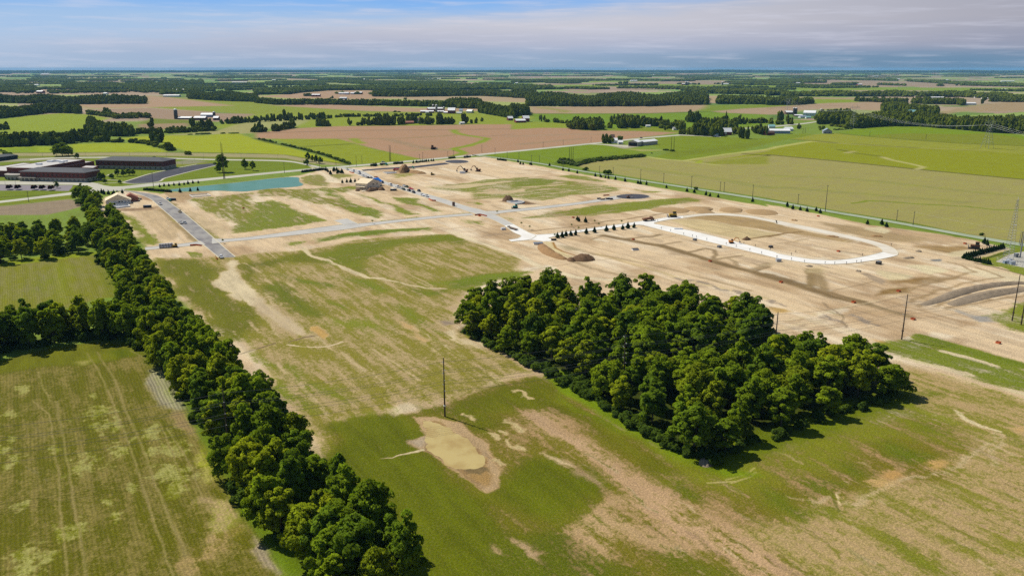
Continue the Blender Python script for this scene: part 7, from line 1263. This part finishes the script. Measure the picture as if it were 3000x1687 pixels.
for i, (z, x, y, t) in enumerate((('A0', 290, 1382, 1270), ('A0', 1545, 1235, 1080), ('A1', 287, 1090, 975), ('A1', 640, 1045, 955), ('A1', 805, 1012, 950), ('A1', 945, 1022, 962), ('A1', 1010, 1022, 915), ('A1', 1067, 997, 915), ('A1', 1645, 948, 925), ('A1', 1678, 946, 880), ('A1', 1930, 931, 870), ('A1', 1987, 921, 860), ('A1', 2272, 886, 805), ('A1', 2405, 911, 835), ('A1', 2527, 946, 875), ('A2', 313, 834, 775), ('A2', 515, 810, 755), ('A2', 795, 782, 725))): upole(z, x, y, t, '%s utility pole from the left along the country road' % ORD[i], 'utility poles along the country road', r=.19)
for i, (z, x, y, t) in enumerate((('A0', 430, 925, 870), ('A0', 865, 925, 875), ('A0', 1305, 920, 865), ('A0', 1680, 945, 880), ('A0', 1955, 965, 910), ('A0', 2050, 955, 870), ('A0', 2428, 950, 890), ('A1', 222, 955, 890), ('A1', 465, 975, 930), ('A0', 1835, 1010, 945), ('A0', 1710, 1010, 945), ('A0', 158, 1205, 1130), ('E1', 90, 580, 500), ('E1', 262, 590, 500), ('E1', 1605, 555, 480), ('E1', 2320, 400, 340))): upole(z, x, y, t, '%s slim light pole of the school roads and lots from the left' % ORD[i], 'slim poles of the school roads', False, .1, m=GALVT)
for i, (x, dx) in enumerate(((2252, 0), (2262, 0))): upole('A0', x, 1152 if i == 0 else 1145, 775 if i == 0 else 790, ('left', 'right')[i]+' one of two very tall dark poles behind the broad lawn tree', 'pair of very tall poles', False, .2, m=POLE)
for i, (z, x, y, t, lb) in enumerate((('A1', 1345, 972, 808, 'left tall pole of the pair at the green field corner'), ('A1', 1356, 972, 808, 'right tall pole of the pair at the green field corner'), ('A2', 576, 966, 830, 'left of three tall poles in the brush strip'), ('A2', 594, 966, 830, 'middle of three tall poles in the brush strip'), ('A2', 613, 966, 828, 'right of three tall poles in the brush strip'), ('A2', 1600, 862, 724, 'left of two tall poles right of the machine shed'), ('A2', 1627, 866, 724, 'right of two tall poles right of the machine shed'), ('A3', 1022, 718, 665, 'field pole left of the far green strip'), ('A3', 1588, 750, 695, 'field pole in the middle of the far green strip'), ('A3', 350, 690, 640, 'left pole by the pale blue roofed house'), ('A3', 373, 688, 632, 'right pole by the pale blue roofed house'))): upole(z, x, y, t, lb, 'tall poles standing in the fields', False, .26, m=POLE)
def lattice(root, base, top, h0, h1, r, nseg, name):
    m = MB(); prev = None
    for i in range(nseg+1):
        t = i/nseg; w = base+(top-base)*t; z = h0+(h1-h0)*t; q = [(-w, -w, z), (w, -w, z), (w, w, z), (-w, w, z)]
        if prev:
            for a in range(4): m.tube(prev[a], q[a], r, n=4); m.tube(prev[a], q[(a+1) % 4], r*.6, n=4); m.tube(q[a], q[(a+1) % 4], r*.6, n=4)
        prev = q
    return m.build(name, GALVT, root)
PY = []
for i, (z, x, y, h, lb) in enumerate((('F3', 320, 312, 42, 'farthest steel lattice pylon behind the twin silos'), ('F3', 1420, 552, 44, 'steel lattice pylon standing in front of the dark woods'), ('F5', 1640, 728, 42, 'nearest steel lattice pylon in the pale green field at right'))):
    X, Y = g(z, x, y); PY.append((X, Y, h)); o = tag(empty('pylon', (X, Y, 0), .5), lb, 'pylon', 'steel lattice pylons')
    for sx in (-1, 1):
        for sy in (-1, 1): MB().tube((sx*6, sy*6, -.3), (sx*1.6, sy*1.6, h*.68), .22, .16, 5).build('leg', GALVT, o)
    lattice(o, 5.2, 1.6, h*.12, h*.68, .08, 6, 'bracing')
    for s_ in (-1, 1): MB().tube((s_*1.6, 0, h*.66), (s_*6.5, 0, h*.86), .18, n=5).tube((s_*1.6, 0, h*.68), (s_*3.2, 0, h*.86), .12, n=5).tube((s_*6.5, 0, h*.86), (s_*6.5, 0, h), .14, n=5).build('upright', GALVT, o)
    m = MB()
    for a in (h*.86, h*.90): m.tube((-14, 0, a), (14, 0, a), .16, n=5)
    for k in range(-6, 6): m.tube((k*2.3, 0, h*.86), (k*2.3+1.15, 0, h*.90), .07, n=4)
    m.build('crossarm', GALVT, o)
    for k in (-12, 0, 12): MB().tube((k, 0, h*.86), (k, 0, h*.86-3), .14, n=6).build('insulator', INS, o)
dpy = np.array(PY[2][:2])-np.array(PY[1][:2]); PY.append((PY[2][0]+dpy[0]*.9, PY[2][1]+dpy[1]*.9, 42))
for k, s_ in enumerate((-12, 0, 12)):
    m = MB(); c, n_ = math.cos(.5), math.sin(.5)
    for a, b2 in zip(PY[:-1], PY[1:]):
        s2 = span(None, (a[0]+c*s_, a[1]+n_*s_, a[2]*.86-3), (b2[0]+c*s_, b2[1]+n_*s_, b2[2]*.86-3), 12, .07, n=18); m.add(s2.v, s2.f)
    tag(m.build('power_line', mat('bright conductor', (.55, .55, .54), rough=.4, metal=.3)), ('left', 'middle', 'right')[k]+' heavy conductor sagging between the steel lattice pylons', 'power line', 'pylon conductors')
# substation corner at the right edge: guyed lattice mast, steel poles, chain link fence, kiosks
X, Y = g('E7', 1300, 700); mo = tag(empty('lattice_mast', (X, Y, 0), .3), 'tall lattice radio mast beside the gravel yard at the right edge', 'mast'); hm = tall('E7', 1320, 700, 118)
lattice(mo, 2.0, .35, 0, hm-1.5, .065, 22, 'lattice'); MB().tube((0, 0, hm-1.5), (0, 0, hm), .1, n=6).build('beacon', PAINT['white'], mo); MB().lathe([(.1, 0), (.7, .25), (.75, .4)], 1.2, 0, 14).build('dish', PAINT['white'], mo).location = (0, 0, hm*.55)
for i, (x, y, t, lb) in enumerate(((1412, 672, 410, 'thick grey steel pole in the gravel yard at the right edge'), (1403, 560, 430, 'thin grey pole behind the gravel yard'), (1420, 560, 440, 'second thin grey pole behind the gravel yard'))): upole('E7', x, y, t, lb, 'steel poles of the gravel yard', False, .3 if i == 0 else .15, m=GALVT)
fp = resample(P('E7 1190,712 1330,745 1470,775 1600,800'), 9); fq = resample(P('E7 1190,712 1290,640 1449,600 1600,560'), 9)
for j, q in enumerate((fp, fq)):
    o = tag(empty('chain_fence', (q[0][0], q[0][1], 0)), ('front', 'rear')[j]+' chain link fence of the gravel yard at the right edge', 'fence', 'chain link fences of the gravel yard')
    for p in q-q[0]: MB().tube((p[0], p[1], -.2), (p[0], p[1], 2.4), .05, n=6).build('post', GALVT, o)
    m = MB()
    for a, b2 in zip((q-q[0])[:-1], (q-q[0])[1:]):
        for z_ in (.15, .8, 1.5, 2.25): m.tube((*a, z_), (*b2, z_), .03, n=4)
    m.build('rail', GALVT, o)
for i, (x, y, sx, sz) in enumerate(((1290, 728, 5, 1.6), (1340, 738, 3, 1.8), (1375, 670, 2, 2.2), (1310, 712, 3, 1.4))): box_thing('equipment_kiosk', ('blue-grey cabinet nearest the fence of the gravel yard', 'second cabinet along the fence of the gravel yard', 'dark cabinet beside the grey steel pole', 'low cabinet at the foot of the lattice mast')[i], 'cabinet', 'E7', x, y, sx, 1.6, sz, BLUEG if i != 2 else PAINT['grey'], PAINT['silver'], .3)
# ------------------------------------------------------------------ air: far things fade to blue
def haze():
    m = bpy.data.materials.new('haze'); m.use_nodes = True; t = m.node_tree; t.nodes.remove(t.nodes['Principled BSDF'])
    v = N(t, 'ShaderNodeVolumePrincipled'); v.inputs['Color'].default_value = (.30, .66, 1.0, 1); v.inputs['Density'].default_value = 3.0e-5; v.inputs['Anisotropy'].default_value = 0.0
    L(t, v.outputs[0], t.nodes['Material Output'].inputs['Volume'])
    b = MB().box(-32000, 32000, -3000, 32000, -1.0, H+6)
    tag(b.build('haze', m), kind='stuff', label='thin bluish summer haze over the plain', cat='haze')
haze()
